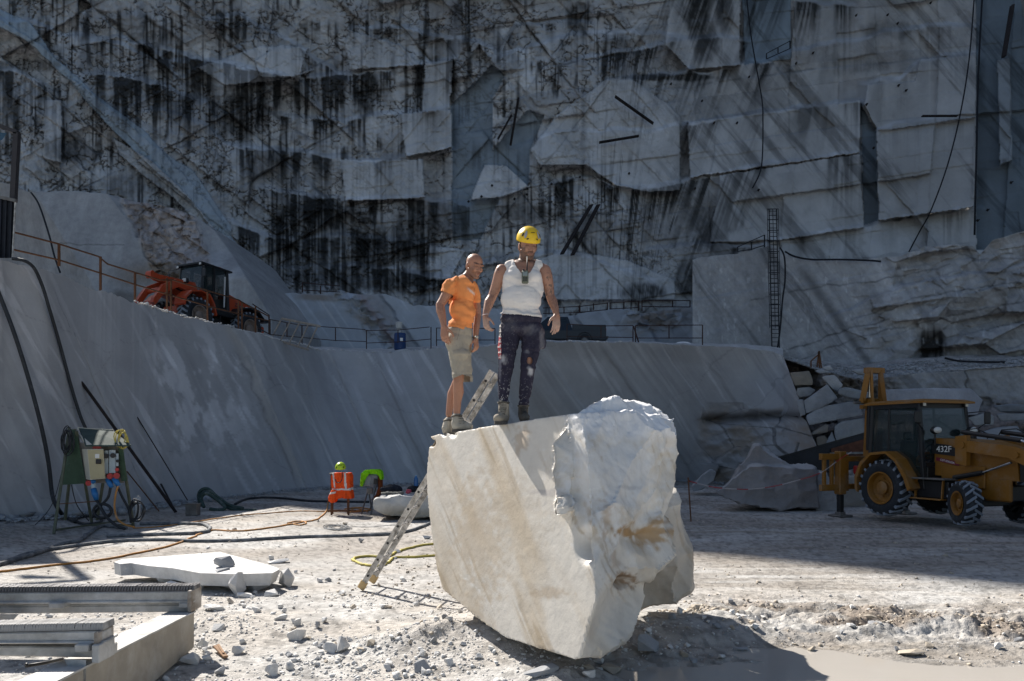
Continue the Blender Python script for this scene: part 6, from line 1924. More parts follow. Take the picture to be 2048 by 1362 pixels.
# rear frame, stabilisers, boom
g = MB()
for s in (-1, 1):
    g.beam((-1.25, s * .95, .55 + z0), (-1.25, s * .95, 1.5 + z0), .14, .10)
for zz in (.66, 1.38):
    g.beam((-1.25, -1.1, zz + z0), (-1.25, 1.1, zz + z0), .16, .14, bev=.02)
g.box((-1.02, 0, .95 + z0), (.4, .7, .7), None, .04); g.box((-1.32, 0, 1.0 + z0), (.16, .6, .9), None, .03)
part('rear_frame', g, m_cy, bh)
g = MB()
for yy in (-1.36, -1.60): g.beam((-1.28, yy, .60 + z0), (-1.28, yy, 1.52 + z0), .09, .08, bev=.01)
for zz in (.64, 1.44): g.beam((-1.28, -1.72, zz + z0), (-1.28, -1.15, zz + z0), .12, .16, bev=.01)
part('side_shift_frame', g, m_cy, bh)
for s in (-1, 1):
    g = MB(); g.box((-1.28, s * 1.08, 1.02 + z0), (.22, .22, 1.12), None, .02)
    st_ = part('stabiliser_housing', g, m_cy, bh)
    g = MB(); g.box((-1.28, s * 1.08, .30), (.13, .13, .56), None, .01); obj('stabiliser_leg', g, m_bk, st_)
    g = MB(); g.box((-1.28, s * 1.08, .035), (.46, .42, .05), None, .015); g.box((-1.28, s * 1.08, .09), (.2, .18, .08), None, .01); obj('foot_pad', g, m_steel, st_)
    g = MB(); g.box((-1.44, s * 1.10, 1.28 + z0), (.05, .08, .05), None, .01); obj('reflector', g, mat('orange_reflector', (.7, .12, .01), .3, bump=0), st_)
g = MB()
for k in (-1, 1):
    g.beam((-1.55, .12 + k * .10, .9 + z0), (-1.42, .12 + k * .10, 2.95 + z0), .06, .20)
    g.hull([(x, .12 + k * .17 + d, z) for d in (-.03, .03) for (x, z) in ((-1.62, 2.85 + z0), (-1.20, 2.85 + z0), (-1.20, 2.97 + z0), (-1.62, 2.97 + z0))])
    g.beam((-1.46, .12 + k * .30, 2.92 + z0), (-1.36, .12 + k * .20, 3.72 + z0), .10, .14)
    g.beam((-1.2, .12 + k * .22, 2.75 + z0), (-1.30, .12 + k * .16, 3.72 + z0), .06, .10)
g.beam((-1.36, -.16, 3.72 + z0), (-1.36, .40, 3.72 + z0), .16, .14); g.beam((-1.46, -.22, 2.92 + z0), (-1.46, .46, 2.92 + z0), .14, .12)
g.beam((-1.46, -.22, 2.75 + z0), (-1.46, .46, 2.75 + z0), .12, .10)
boom = part('boom', g, m_cy, bh)
g = MB().use(m_bk); g.cyl((-1.42, -.02, 1.6 + z0), (-1.38, -.02, 3.0 + z0), .06); g.use(m_chr).cyl((-1.38, -.02, 3.0 + z0), (-1.36, -.02, 3.6 + z0), .03)
obj('boom_cylinder', g, None, boom, 40)
g = MB().cyl((-1.5, -.42, 2.86 + z0), (-1.5, .62, 2.86 + z0), .035); obj('pivot_pin', g, m_steel, boom)
g = MB().box((-.98, -.80, 1.10 + z0), (.14, .20, .22), None, .03); part('tail_light', g, m_red, bh)
g = MB(); g.tube([(-1.36, -1.2, 1.5), (-1.36, -1.21, 1.3), (-1.36, -1.2, 1.05)], .018, 6); part('chain', g, m_steel, bh)

# ---------- orange wheel loader on the terrace
b_ = R(65)
pf = P(392, 655, 36.5)
wl = thing('wheel_loader', 'orange wheel loader with black cab standing behind the rusty railing on the upper terrace', 'wheel loader', (pf.x - 1.15, pf.y + .75, pf.z - .30), (R(1), R(-3.5), math.pi + b_)); wl.scale = (1.12, 1.12, 1.14)
# local frame: x forward, y left (near side is +y)
RL = .80
for (x, y) in ((0, .95), (0, -.95), (-3.0, .95), (-3.0, -.95)):
    wheel(wl, (x, y, RL), RL, .58, .42, 1 if y > 0 else -1, 0, 20, mat('dusty_brown_rim', (.22, .17, .14), .8, dust=.3), hubr=.2, lugw=.10, lugh=.05)
g = MB(); g.box((-.2, 0, .95), (1.5, .9, .5), None, .05); g.box((0, 0, RL), (.4, 1.5, .4), None, .05)
part('front_chassis', g, m_or, wl)
g = MB(); g.box((-2.9, 0, 1.0), (2.6, .9, .55), None, .05); g.box((-3.0, 0, RL), (.4, 1.5, .4), None, .05); g.box((-1.6, .0, 1.25), (1.4, 1.9, .25), None, .04)
part('rear_chassis', g, m_bk, wl)
g = MB()
for s in (-1, 1):
    y = s * .95
    arc = [(.88, 1.15), (.84, 1.45), (.52, 1.78), (0, 1.90), (-.5, 1.82), (-.78, 1.45), (-.92, 1.0)]
    for i in range(len(arc) - 1):
        q = [arc[i], arc[i + 1], (arc[i + 1][0] * .93, arc[i + 1][1] - .06), (arc[i][0] * .93, arc[i][1] - .06)]
        g.hull([(x, yy, z) for x, z in q for yy in (y - .32, y + .32)])
    o = part('front_fender', g, m_or, wl); g = MB()
    arc = [(-2.15, 1.30), (-2.4, 1.65), (-2.9, 1.78), (-3.5, 1.72), (-3.85, 1.45)]
    for i in range(len(arc) - 1):
        q = [arc[i], arc[i + 1], (arc[i + 1][0], arc[i + 1][1] - .07), (arc[i][0], arc[i][1] - .07)]
        g.hull([(x, yy, z) for x, z in q for yy in (y - .30, y + .30)])
    part('rear_fender', g, m_bk, wl); g = MB()
g = MB()
for s in (-1, 1):
    g.prism([(-.35, 2.35), (-.55, 2.05), (-.25, 1.85), (.9, 1.95), (1.9, 1.55), (2.5, .95), (2.72, 1.0), (2.62, 1.22), (2.0, 1.88), (1.0, 2.28)], s * .5 - .09, s * .5 + .09)
g.cyl((1.9, -.6, 1.7), (1.9, .6, 1.7), .10)
arm = part('lift_arm', g, m_or, wl); arm.scale = (.70, 1, 1)
g = MB(); g.prism([(-.1, 2.2), (.3, 2.45), (1.7, 2.38), (2.35, 2.42), (2.45, 2.25), (1.9, 2.12), (.3, 2.12)], -.12, .12); g.cyl((2.3, -.16, 2.3), (2.3, .16, 2.3), .16); g.cyl((1.6, -.14, 2.25), (1.6, .14, 2.25), .14)
obj('bell_crank', g, m_or, arm)
g = MB().use(m_bk).cyl((-.3, 0, 2.0), (.9, 0, 2.2), .09).use(m_chr).cyl((.9, 0, 2.2), (1.6, 0, 2.28), .05); obj('tilt_cylinder', g, None, arm, 40)
g = MB(); g.prism([(2.45, 1.35), (2.6, 1.5), (3.0, 1.45), (3.6, .25), (3.55, .15), (2.7, .2), (2.45, .5)], -1.35, -1.30); g.prism([(2.45, 1.35), (2.6, 1.5), (3.0, 1.45), (3.6, .25), (3.55, .15), (2.7, .2), (2.45, .5)], 1.30, 1.35)
g.prism([(2.45, 1.35), (2.6, 1.5), (3.0, 1.47), (2.98, 1.40), (2.64, 1.42), (2.53, 1.32), (2.53, .55), (2.75, .27), (3.6, .2), (3.6, .14), (2.7, .2), (2.45, .5)], -1.30, 1.30)
o = part('bucket', g, m_bk, wl); o.location = (-.5, 0, -1.0)
# cab
x0, x1, w, za, zc = -2.05, -.55, .72, 1.45, 3.25
g = MB()
for s in (-1, 1):
    y = s * w
    g.beam((x1 + .05, y, za), (x1 - .02, y * .95, zc), .09, .09); g.beam((x1 - .62, y, za), (x1 - .62, y * .95, zc), .10, .12)
    g.beam((x0, y, za), (x0 + .12, y * .95, zc), .12, .12); g.beam((x0, y, za + .02), (x1, y, za + .02), .08, .12); g.beam((x0, y, za + .62), (x1 - .62, y, za + .62), .06, .06)
g.beam((x1 + .04, -w, za + .2), (x1 + .04, w, za + .2), .1, .42); g.beam((x0, -w, za + .3), (x0, w, za + .3), .1, .6)
g.box((-1.3, 0, za - .05), (1.5, 1.4, .12))
cb2 = part('cab_frame', g, m_bk, wl)
g = MB(); g.hull([(x, y, z) for x in (x0 - .12, x1 + .18) for y in (-w - .08, w + .08) for z in (zc, zc + .07)] + [(x, y, zc + .15) for x in (x0 + .1, x1 - .05) for y in (-w + .15, w - .15)]); obj('roof', g, m_bk, cb2)
for s in (-1, 1):
    y = s * (w + .003)
    pane([(x1 - .58, y, za + .1), (x1 + .02, y, za + .1), (x1 - .02, y * .955, zc - .03), (x1 - .58, y * .955, zc - .03)], parent=cb2)
    pane([(x0 + .06, y, za + .66), (x1 - .66, y, za + .66), (x1 - .66, y * .955, zc - .03), (x0 + .14, y * .955, zc - .03)], parent=cb2)
pane([(x1 + .06, -w, za + .42), (x1 + .06, w, za + .42), (x1 - .0, w * .95, zc - .03), (x1 - .0, -w * .95, zc - .03)], parent=cb2)
pane([(x0 - .01, -w, za + .62), (x0 - .01, w, za + .62), (x0 + .1, w * .95, zc - .03), (x0 + .1, -w * .95, zc - .03)], parent=cb2)
g = MB().box((-1.45, 0, za + .35), (.5, .5, .5), None, .06).box((-1.65, 0, za + .85), (.14, .48, .7), None, .05); obj('seat', g, m_bk, cb2)
for s in (-1, 1):
    g = MB().use(m_bk).box((x1 + .12, s * (w - .02), zc - .02), (.10, .14, .12), None, .02).use(m_lamp).box((x1 + .18, s * (w - .02), zc - .02), (.02, .11, .09)); obj('work_lamp', g, None, cb2)
    g = MB().tube([(x1 + .1, s * w, za + .3), (x1 + .3, s * (w + .35), za + .5), (x1 + .3, s * (w + .38), zc - .2), (x1 + .1, s * w, zc - .1)], .016, 6); obj('mirror_arm', g, m_bk, cb2)
    g = MB().box((x1 + .3, s * (w + .38), zc - .5), (.06, .2, .36), None, .03); obj('mirror', g, m_bk, cb2)
    g = MB().use(m_bk).box((.30, s * .62, 2.3), (.16, .26, .20), None, .03).use(m_lamp).box((.39, s * .62, 2.3), (.03, .2, .14)); obj('headlight', g, None, wl)
g = MB().cyl((-1.9, .25, zc + .1), (-1.9, .25, zc + .26), .07); obj('beacon', g, mat('orange_beacon', (.6, .1, .01), .3, bump=0), cb2)
g = MB(); g.hull([(x, y, z) for (x, z, ww) in ((-2.2, 2.28, .62), (-2.2, 1.35, .66), (-3.4, 2.05, .60), (-4.15, 1.72, .56), (-4.2, 1.2, .56)) for y in (-ww, ww)])
hd2 = part('hood', g, m_or, wl)
g = MB(); g.hull([(x, y, z) for (x, z, ww) in ((-2.25, 1.45, .68), (-2.25, 1.15, .68), (-4.15, 1.42, .60), (-4.25, .75, .60)) for y in (-ww, ww)]); part('engine_side', g, m_bk, wl)
text('lettering', 'Z', .26, m_bk, hd2, (-2.62, .635, 1.88), (R(90), 0, math.pi))
g = MB(); ring = []
for i in range(17):
    a = R(40) + i * R(280) / 16; ring.append((-3.35 - .17 * math.cos(a) * -1, .628, 1.83 + .085 * math.sin(a)))
g.tube(ring, .028, 6); obj('emblem', g, mw, hd2)
g = MB().box((-2.95, .632, 1.865), (.36, .006, .07)); obj('lettering', g, m_steel, hd2)
g = MB(); g.box((-4.45, 0, .95), (.35, 1.1, .6), None, .06); part('counterweight', g, m_or, wl)
g = MB().box((-4.3, .75, 1.42), (.4, .5, .10), None, .02); part('tail_lamp_bracket', g, m_bk, wl)
g = MB().cyl((x0 + .35, w + .12, za + .1), (x0 + .35, w + .12, za + 1.5), .035); obj('grab_rail', g, mat('pale_grab_rail', (.5, .5, .5), .4, bump=0), cb2)
g = MB(); 
for zz in (.55, .85, 1.15): g.box((-1.2, .86, zz), (.5, .2, .04))
g.beam((-1.45, .9, .5), (-1.45, .9, 1.4), .04, .04); g.beam((-.95, .9, .5), (-.95, .9, 1.4), .04, .04)
part('ladder_steps', g, m_bk, wl)

# ---------- dark pickup truck
pt = P(1160, 692, 46)
m_dkp = mat('dark_blue_car_paint', (.012, .02, .032), .35, var=.1, bump=.0, dust=.1, dustc=(.15, .16, .18))
tk = thing('pickup_truck', 'dark blue pickup truck parked on the upper terrace behind the railing', 'pickup truck', (pt.x + .2, pt.y, pt.z - .12), (0, 0, math.pi))
# local: x forward (towards the left of the picture), y left
g = MB(); g.hull([(x, y, z) for x in (-1.3, 3.9) for y in (-.88, .88) for z in (.45, .95)] + [(x, y, 1.08) for x in (-1.25, 3.6) for y in (-.84, .84)])
part('body', g, m_dkp, tk)
g = MB(); 
for s in (-1, 1): g.box((-.25, s * .86, 1.12), (2.0, .05, .34), None, .02)
g.box((-1.26, 0, 1.0), (.06, 1.7, .58), None, .02); part('cargo_bed', g, m_dkp, tk)
g = MB(); g.hull([(x, y, 1.08) for x in (.75, 3.0) for y in (-.84, .84)] + [(x, y, 1.80) for x in (1.0, 2.2) for y in (-.66, .66)])
cbt = part('cabin', g, m_dkp, tk)
pane([(.95, .80, 1.2), (1.7, .80, 1.2), (1.7, .70, 1.68), (1.1, .70, 1.68)], parent=cbt, name='window'); pane([(.78, -.6, 1.22), (.78, .6, 1.22), (.93, .55, 1.68), (.93, -.55, 1.68)], parent=cbt, name='window')
for (x, y) in ((0, .82), (0, -.82), (3.05, .82), (3.05, -.82)):
    g = MB(); g.lathe([(.20, -.1), (.34, -.11), (.37, -.07), (.37, .07), (.34, .11), (.20, .1)], (0, 0, 0), 'Y', 28)
    wh = obj('wheel', g, m_rub, tk, 40); wh.location = (x, y, .37)
    g = MB(); g.lathe([(.21, .09), (.19, .05), (.05, .09), (.001, .09)], (0, 0, 0), 'Y', 20); g.lathe([(.21, -.09), (.19, -.05), (.05, -.09), (.001, -.09)], (0, 0, 0), 'Y', 20); obj('rim', g, m_steel, wh, 40)
    if y > 0:
        g = MB(); g.tube([(x + .46 * math.cos(a), y + .06, .37 + .46 * math.sin(a)) for a in [math.pi * i / 12 for i in range(13)]], .03, 6); obj('wheel_arch', g, m_bk, tk)
for s in (-1, 1):
    g = MB().box((-1.29, s * .76, 1.0), (.04, .14, .2), None, .01); obj('tail_light', g, m_red, tk)
g = MB().box((-1.38, 0, .55), (.14, 1.6, .16), None, .03); part('bumper', g, m_steel, tk)
# ------------------------------------------------------------------ small things
def gp(u, v, h=.02):
    Y = F * CH / (v - CV)
    for _ in range(6):
        X = (u - CU) * Y / F
        Y = F * (CH - gz(X, Y) - h) / (v - CV)
    return P(u, v, Y)
_bu, _bv2 = Ub[::3, ::4].ravel(), Vb[::3, ::4].ravel(); _bY = Gb[..., 1][::3, ::4].ravel()
def onbench(u, v, off=.08):
    i = np.argmin((_bu - u) ** 2 + (_bv2 - v) ** 2)
    return P(u, v, _bY[i] - off)
def oncliff(u, v, off=.6):
    i = int(np.clip((v - vv[0]) / 1.75, 0, len(vv) - 1)); j = int(np.clip((u - uu[0]) / 1.9, 0, len(uu) - 1))
    a = Yc[max(0, i - 4):i + 5, max(0, j - 4):j + 5].min()
    return P(u, v, a - off)
def lipY(u): return float(np.interp(u, lu, ly))
def spline(pts, k=6):
    pts = [Vector(p) for p in pts]; out = []
    for i in range(len(pts) - 1):
        p0, p1, p2, p3 = pts[max(i - 1, 0)], pts[i], pts[i + 1], pts[min(i + 2, len(pts) - 1)]
        for j in range(k):
            t = j / k
            out.append(.5 * ((2 * p1) + (-p0 + p2) * t + (2 * p0 - 5 * p1 + 4 * p2 - p3) * t * t + (-p0 + 3 * p1 - 3 * p2 + p3) * t ** 3))
    return out + [pts[-1]]
m_rust = mat('rusty_steel', (.13, .06, .03), .8, .2, var=.35, scale=6, bump=.3)
m_dsteel = mat('dark_rusted_beam', (.028, .022, .022), .8, .2, var=.4, scale=4, bump=.3)
m_hose = mat('black_rubber_hose', (.022, .025, .030), .6, var=.2, bump=.05, dust=.25, dustc=(.28, .28, .29))
m_ghose = mat('dusty_grey_hose', (.10, .11, .12), .8, var=.2, bump=.05, dust=.6, dustc=(.42, .42, .42))
m_orc = mat('orange_cable_sheath', (.46, .21, .05), .7, var=.2, bump=.05, dust=.35)
m_yel2 = mat('yellow_hose_rubber', (.50, .42, .10), .7, var=.15, bump=.05, dust=.3)
m_green = mat('green_hose_rubber', (.03, .06, .055), .7, bump=.05, dust=.3)
def cable(name, pts, r, m, label, cat, h=None, ground=True, k=7, wob=.012, seed=0):
    rr = random.Random(seed)
    pp = [gp(u, v, r + .002) if ground else Vector(p_) for p_ in [None]] if False else None
    P3 = [gp(u, v, r * .8) for u, v in pts] if ground else [Vector(p) for p in pts]
    S = spline(P3, k)
    if ground:
        S = [Vector((p.x + rr.gauss(0, wob), p.y + rr.gauss(0, wob), max(gz(p.x, p.y) + r * .8, p.z - .05))) for p in S]
    return tag(obj(name, MB().tube(S, r, 7), m, None, True), label, cat)

# ladder against the block
lad = thing('ladder', 'dust-splashed aluminium ladder leaning against the marble block behind the two men', 'ladder', gp(722, 1176, 0))
m_alu = mat('plaster_splashed_aluminium', (.16, .15, .135), .5, .3, var=.3, scale=11, bump=.1, dust=.85, dustc=(.74, .73, .71), bscale=30)
A0, A1 = gp(723, 1174, .05), P(984, 742, 8.9)
dx_ = Vector((.06, .46, .0)); dln = (A1 - A0).normalized()
nrm = dln.cross(dx_.normalized()).normalized()
for s in (0, 1):
    a, b = A0 + dx_ * s, A1 + dx_ * s
    g = MB(); g.beam(a, b, .030, .066, up=nrm, bev=.004)
    g.beam(a + nrm * .026, b + nrm * .026, .042, .014, up=nrm); g.beam(a - nrm * .026, b - nrm * .026, .042, .014, up=nrm)
    rl = objw('rail', g, lad, m_alu)
    g = MB(); L = (b - a).length
    for i in range(int(L / .28)):
        c_ = a + dln * (.2 + i * .28)
        g.cyl(c_ - dx_.normalized() * .024, c_ + dx_.normalized() * .024, .016, n=8)
    o = objw('rung_hole_disc', g, rl, m_blk); o['kind'] = 'stuff'  # black discs standing in for the dark open rung holes
    g = MB(); g.beam(a - dln * .03, a + dln * .10, .05, .10, up=nrm, bev=.012); objw('foot', g, lad, mat('beige_rubber_foot', (.50, .36, .18), .8, dust=.3))
L = (A1 - A0).length
for i in range(int(L / .28)):
    c_ = A0 + dln * (.2 + i * .28)
    objw('rung', MB().cyl(c_, c_ + dx_, .015, n=8), lad, m_alu)

# ---------- electric distribution stand on the left
es_o = gp(190, 1052, 0)
es = thing('electrical_stand', 'green A-frame electrical distribution stand with a small roof beside the left bench wall', 'electrical stand', es_o)
YS = 16.9
def E(u, v, d=0.): return P(u, v, YS + d)
m_grn = mat('faded_green_paint', (.045, .085, .050), .7, var=.25, scale=5, bump=.15, dust=.15)
m_grn2 = mat('weathered_green_roof', (.035, .06, .055), .85, var=.3, scale=6, bump=.2, dust=.12, dustc=(.2, .22, .22))
m_beige = mat('beige_switch_cabinet', (.46, .40, .24), .5, var=.05, bump=.03)
m_cream = mat('cream_cabinet_side', (.52, .50, .42), .5, var=.05, bump=.03, dust=.15)
m_sock = mat('pale_blue_socket_box', (.45, .52, .55), .5, var=.05, bump=.03)
m_blue = mat('blue_plug_plastic', (.02, .16, .42), .45, bump=.03, dust=.1)
m_redp = mat('red_socket_plastic', (.42, .04, .04), .5, bump=.03, dust=.15)
mlg = mat('greenish_angle_iron', (.10, .11, .075), .7, var=.3, bump=.2, dust=.2)
legs = [((139, 855, .25), (107.5, 1068, -.15)), ((153, 862, .0), (184, 1048, -.1)), ((206, 966, .7), (194, 1040, .9)), ((241, 888, .0), (267, 1054, -.1)), ((150, 858, .7), (130, 1040, .9))]
for a, b in legs:
    objw('leg', MB().beam(E(*a), gp(b[0], b[1], 0) if b[2] < 0 else E(*b), .05, .05), es, mlg)
objw('side_panel', MB().hull([E(u, v, d + e) for (u, v, d) in ((139, 857, .25), (153, 861, .02), (172, 967, .0), (121, 970, .2)) for e in (0, .03)]), es, m_grn)
objw('roof', MB().hull([E(u, v, d) for (u, v, d) in ((158, 856, .45), (226, 861, .45), (262, 890, -.25), (171, 890, -.25), (158, 859, .45), (226, 864, .45), (262, 893, -.25), (171, 893, -.25))]), es, m_grn2)
objw('roof_edge', MB().beam(E(156, 857, .47), E(226, 861, .47), .05, .05), es, m_cream)
objw('roof_gable', MB().hull([E(u, v, d) for (u, v, d) in ((155, 864, .30), (173, 890, -.25), (184, 889, -.25), (156, 868, .3), (160, 876, .2))]), es, m_cream)
objw('back_board', MB().hull([E(u, v, d) for (u, v) in ((158, 885), (240, 885), (248, 966), (170, 966)) for d in (.12, .15)]), es, mat('grey_back_board', (.30, .28, .25), .8, var=.2, dust=.3))
objw('side_board', MB().hull([E(u, v, d) for (u, v) in ((236, 890), (246, 890), (254, 962), (243, 962)) for d in (.0, .3)]), es, m_grn)
objw('crossbar', MB().beam(E(117, 1008, .0), E(200, 1002, .0), .02, .02), es, m_rust)
objw('base_bar', MB().beam(gp(110, 1060, .04), gp(250, 1040, .04), .04, .04), es, mlg)
objw('base_bar', MB().beam(gp(184, 1050, .04), gp(268, 1050, .04), .04, .04), es, mlg)
sb = objw('switch_cabinet', MB().hull([E(u, v, d) for (u, v, d) in ((174, 898, -.22), (207, 898, -.22), (211, 957, -.22), (180, 960, -.22), (163, 898, .08), (207, 898, .1), (211, 957, .1), (170, 958, .08))]), es, m_cream)
objw('cabinet_door', MB().hull([E(u, v, d) for (u, v) in ((175, 899.5), (206.5, 899.5), (210, 956), (181, 958.5)) for d in (-.24, -.22)]), sb, m_beige).parent = sb
objw('warning_plate', MB().box(E(194.5, 912, -.245), (.09, .012, .09)), sb, mw)
objw('knob', MB().box(E(197, 923, -.25), (.12, .03, .11), None, .01).cyl(E(199, 923, -.25), E(199, 923, -.31), .035, n=10), sb, m_blk)
for (u0, v0, u1, v1, ku, kv) in ((209, 901, 216.5, 947, 212.5, 912), (218, 900, 231, 946, 225.5, 911), (232, 907, 237, 932, 235, 922)):
    so_ = objw('socket_box', MB().hull([E(u, v, d) for u in (u0, u1) for v in (v0, v1) for d in (-.10, .1)]), es, m_sock)
    objw('dial', MB().cyl(E(ku, kv, -.10), E(ku, kv, -.15), .055 if u0 < 230 else .035, n=14), so_, m_blk)
for (u, v, r_) in ((220, 951, .066), (233, 950, .066), (234, 938, .04), (177, 965, .06), (197, 894, .05), (190, 895, .05)):
    objw('socket_cover', MB().cyl(E(u, v, .02), E(u, v + 1.5, -.14), r_, n=14), es, m_redp)
for (a, b, r_) in (((215, 958), (224, 975), .055), ((228, 957), (238, 971), .055), ((185, 961), (189, 966), .05), ((187, 977), (193, 1000), .06)):
    objw('plug', MB().tube([E(*a, -.08), E((a[0] + b[0]) / 2, (a[1] + b[1]) / 2, -.1), E(*b, -.1)], [r_, r_ * 1.1, r_ * .75], 12), es, m_blue, True)
objw('plug_collar', MB().cyl(E(186, 966, -.06), E(188, 978, -.08), .052, n=12), es, m_sock)
def coil(cx, cy, rx, ry, n, m, r, yy, seed, fn=E, d0=-.1, sag=.0):
    rr = random.Random(seed); g = MB()
    for k in range(n):
        a0 = rr.uniform(0, 6); q = .8 + .35 * rr.random()
        ox_, oy_, e_ = rr.uniform(-.3, .3) * rx, rr.uniform(-.05, .3) * ry, rr.uniform(.6, 1.1)
        pts = [fn(cx + ox_ + rx * q * e_ * math.cos(t * 2 * math.pi / 22) * (1 + .12 * math.sin(2 * t * .28 + a0)), cy + oy_ + ry * q * math.sin(t * 2 * math.pi / 22 + .3 * math.sin(a0)) + rr.uniform(-.3, .3), d0 + .04 * math.sin(t + k)) for t in range(22)]
        g.tube(pts, r, 5, closed=True)
    return g
for (nm, mm, label, c5) in (('cable_coil', m_hose, 'coil of thin black cables hung over the left end of the electrical stand roof', (134, 880, 11, 24, 7)), ('cable_coil', m_yel2, 'coil of yellow and black cable hung over the right end of the stand roof', (244, 876, 13, 17, 5))):
    o = tag(obj(nm, coil(*c5, mm, .012, YS, 5 + int(c5[0])), mm, None, True), label, 'cable coil')
for i, (pts, r_, mm, lab) in enumerate((
    ([(193, 1000, -.1), (200, 1012, -.15), (214, 1035, -.2), (235, 1052, -.3), (250, 1058, -.35)], .032, m_hose, 'thick black cable dropping from the lowest blue plug to the ground'),
    ([(221, 975, -.1), (216, 995, -.1), (203, 1010, -.1), (190, 1025, 0), (185, 1035, 0)], .030, m_hose, 'black cable curving down from the left upper blue plug'),
    ([(236, 971, -.1), (231, 990, -.1), (229, 1015, -.2), (235, 1038, -.3), (250, 1049, -.4), (268, 1054, -.5)], .022, m_orc, 'ochre cable curving down from the right upper blue plug'),
    ([(232, 966, 0), (245, 995, 0), (258, 1020, 0), (262, 1045, -.1)], .028, m_hose, 'black cable slanting down behind the right leg of the stand'),
    ([(143, 969, .1), (150, 1000, .1), (160, 1020, .1), (178, 1042, .2)], .012, m_hose, 'thin cable hanging under the green side panel'),
    ([(134, 900, -.1), (122, 950, -.1), (108, 1000, -.1), (90, 1030, -.1), (70, 1050, -.2)], .008, m_hose, 'thin wire trailing left from the coil on the stand'))):
    tag(obj('cable', MB().tube(spline([E(*p) for p in pts], 6), r_, 7), mm, None, True), lab, 'cable')
# cable loops at the foot of the stand
for i, (cu, cv, ru, rv, lab) in enumerate(((178, 1040, 26, 8, 'loop of thick black hose lying under the electrical stand'), (205, 1022, 18, 14, 'standing loop of black hose between the legs of the stand'))):
    pts = [(gp(cu + ru * math.cos(a), cv + rv * math.sin(a), .04) if i == 0 else P(cu + ru * math.cos(a), cv + rv * math.sin(a), 16.8)) for a in [2 * math.pi * t / 24 for t in range(24)]]
    tag(obj('hose', MB().tube(pts, .034, 8, closed=True), m_hose, None, True), lab, 'hose')
# white canisters and coil behind
o = thing('canister', 'pair of white upright plastic tubes standing behind the electrical stand', 'canister', gp(268, 1044, 0))
for dx0, hh in ((-.09, .5), (.08, .62)):
    obj('tube', MB().cyl((dx0, 0, 0), (dx0 + .02, 0, hh), .065, .06, 14).cyl((dx0 + .02, 0, hh), (dx0 + .02, 0, hh + .04), .03, n=10), mat('dusty_white_plastic', (.5, .5, .5), .6, dust=.3), o, True)
tag(obj('cable_coil', coil(271, 1020, 14, 20, 6, m_hose, .013, 16, 77, lambda u, v, d: P(u, v, 16.6 + d)), m_hose, None, True), 'coil of thin black cable leaning on the white tubes', 'cable coil')

# hoses hanging over the bench
for pts, r_, lab in (([(-30, 520), (0, 592), (28, 665), (58, 760), (82, 850), (97, 925), (104, 985)], .050, 'thick black hose hanging down the bench wall at the far left'),
                     ([(24, 517), (50, 522), (68, 536), (84, 570), (98, 615), (120, 690), (143, 775), (160, 830), (172, 858)], .042, 'thinner black hose coming over the bench lip beside the dark cabin')):
    q = [onbench(u, v, .30) for u, v in pts]
    if r_ > .045: q += [P(112, 1010, q[-1].y - .3), gp(128, 1032, .05), gp(152, 1043, .05)]
    tag(obj('hose', MB().tube(spline(q, 7), r_, 9), m_hose, None, True), lab, 'hose')
# timbers and rods leaning on the bench
for a, b, w, mm, lab in (((163, 764), (352, 1024), .085, m_dsteel, 'long dark steel channel leaning against the bench behind the electrical stand'),
                         ((275, 834), (379, 1006), .035, m_dsteel, 'slim dark rod leaning against the bench'),
                         ((252, 940), (318, 1022), .03, m_rust, 'short thin rusty rod leaning low on the bench'),
                         ((322, 968), (345, 1012), .05, m_dsteel, 'short stub of bar leaning beside the long steel channel')):
    B_ = gp(b[0], b[1], .02); A_ = onbench(a[0], a[1], .05)
    g = MB(); g.beam(B_, A_, w, w * .45); g.beam(B_ + Vector((0, -.02, 0)), A_ + Vector((0, -.02, 0)), w * .3, w * .9)
    tag(obj('steel_bar', g, m_dsteel if mm is m_dsteel else m_rust), lab, 'steel bar')
o = gp(386, 1031, 0); tag(obj('metal_box', MB().box((0, 0, .15), (.30, .25, .30), None, .012).box((0, 0, .31), (.33, .28, .02)), m_steel, None, loc=o), 'small grey metal box at the foot of the slim leaning rod', 'box')

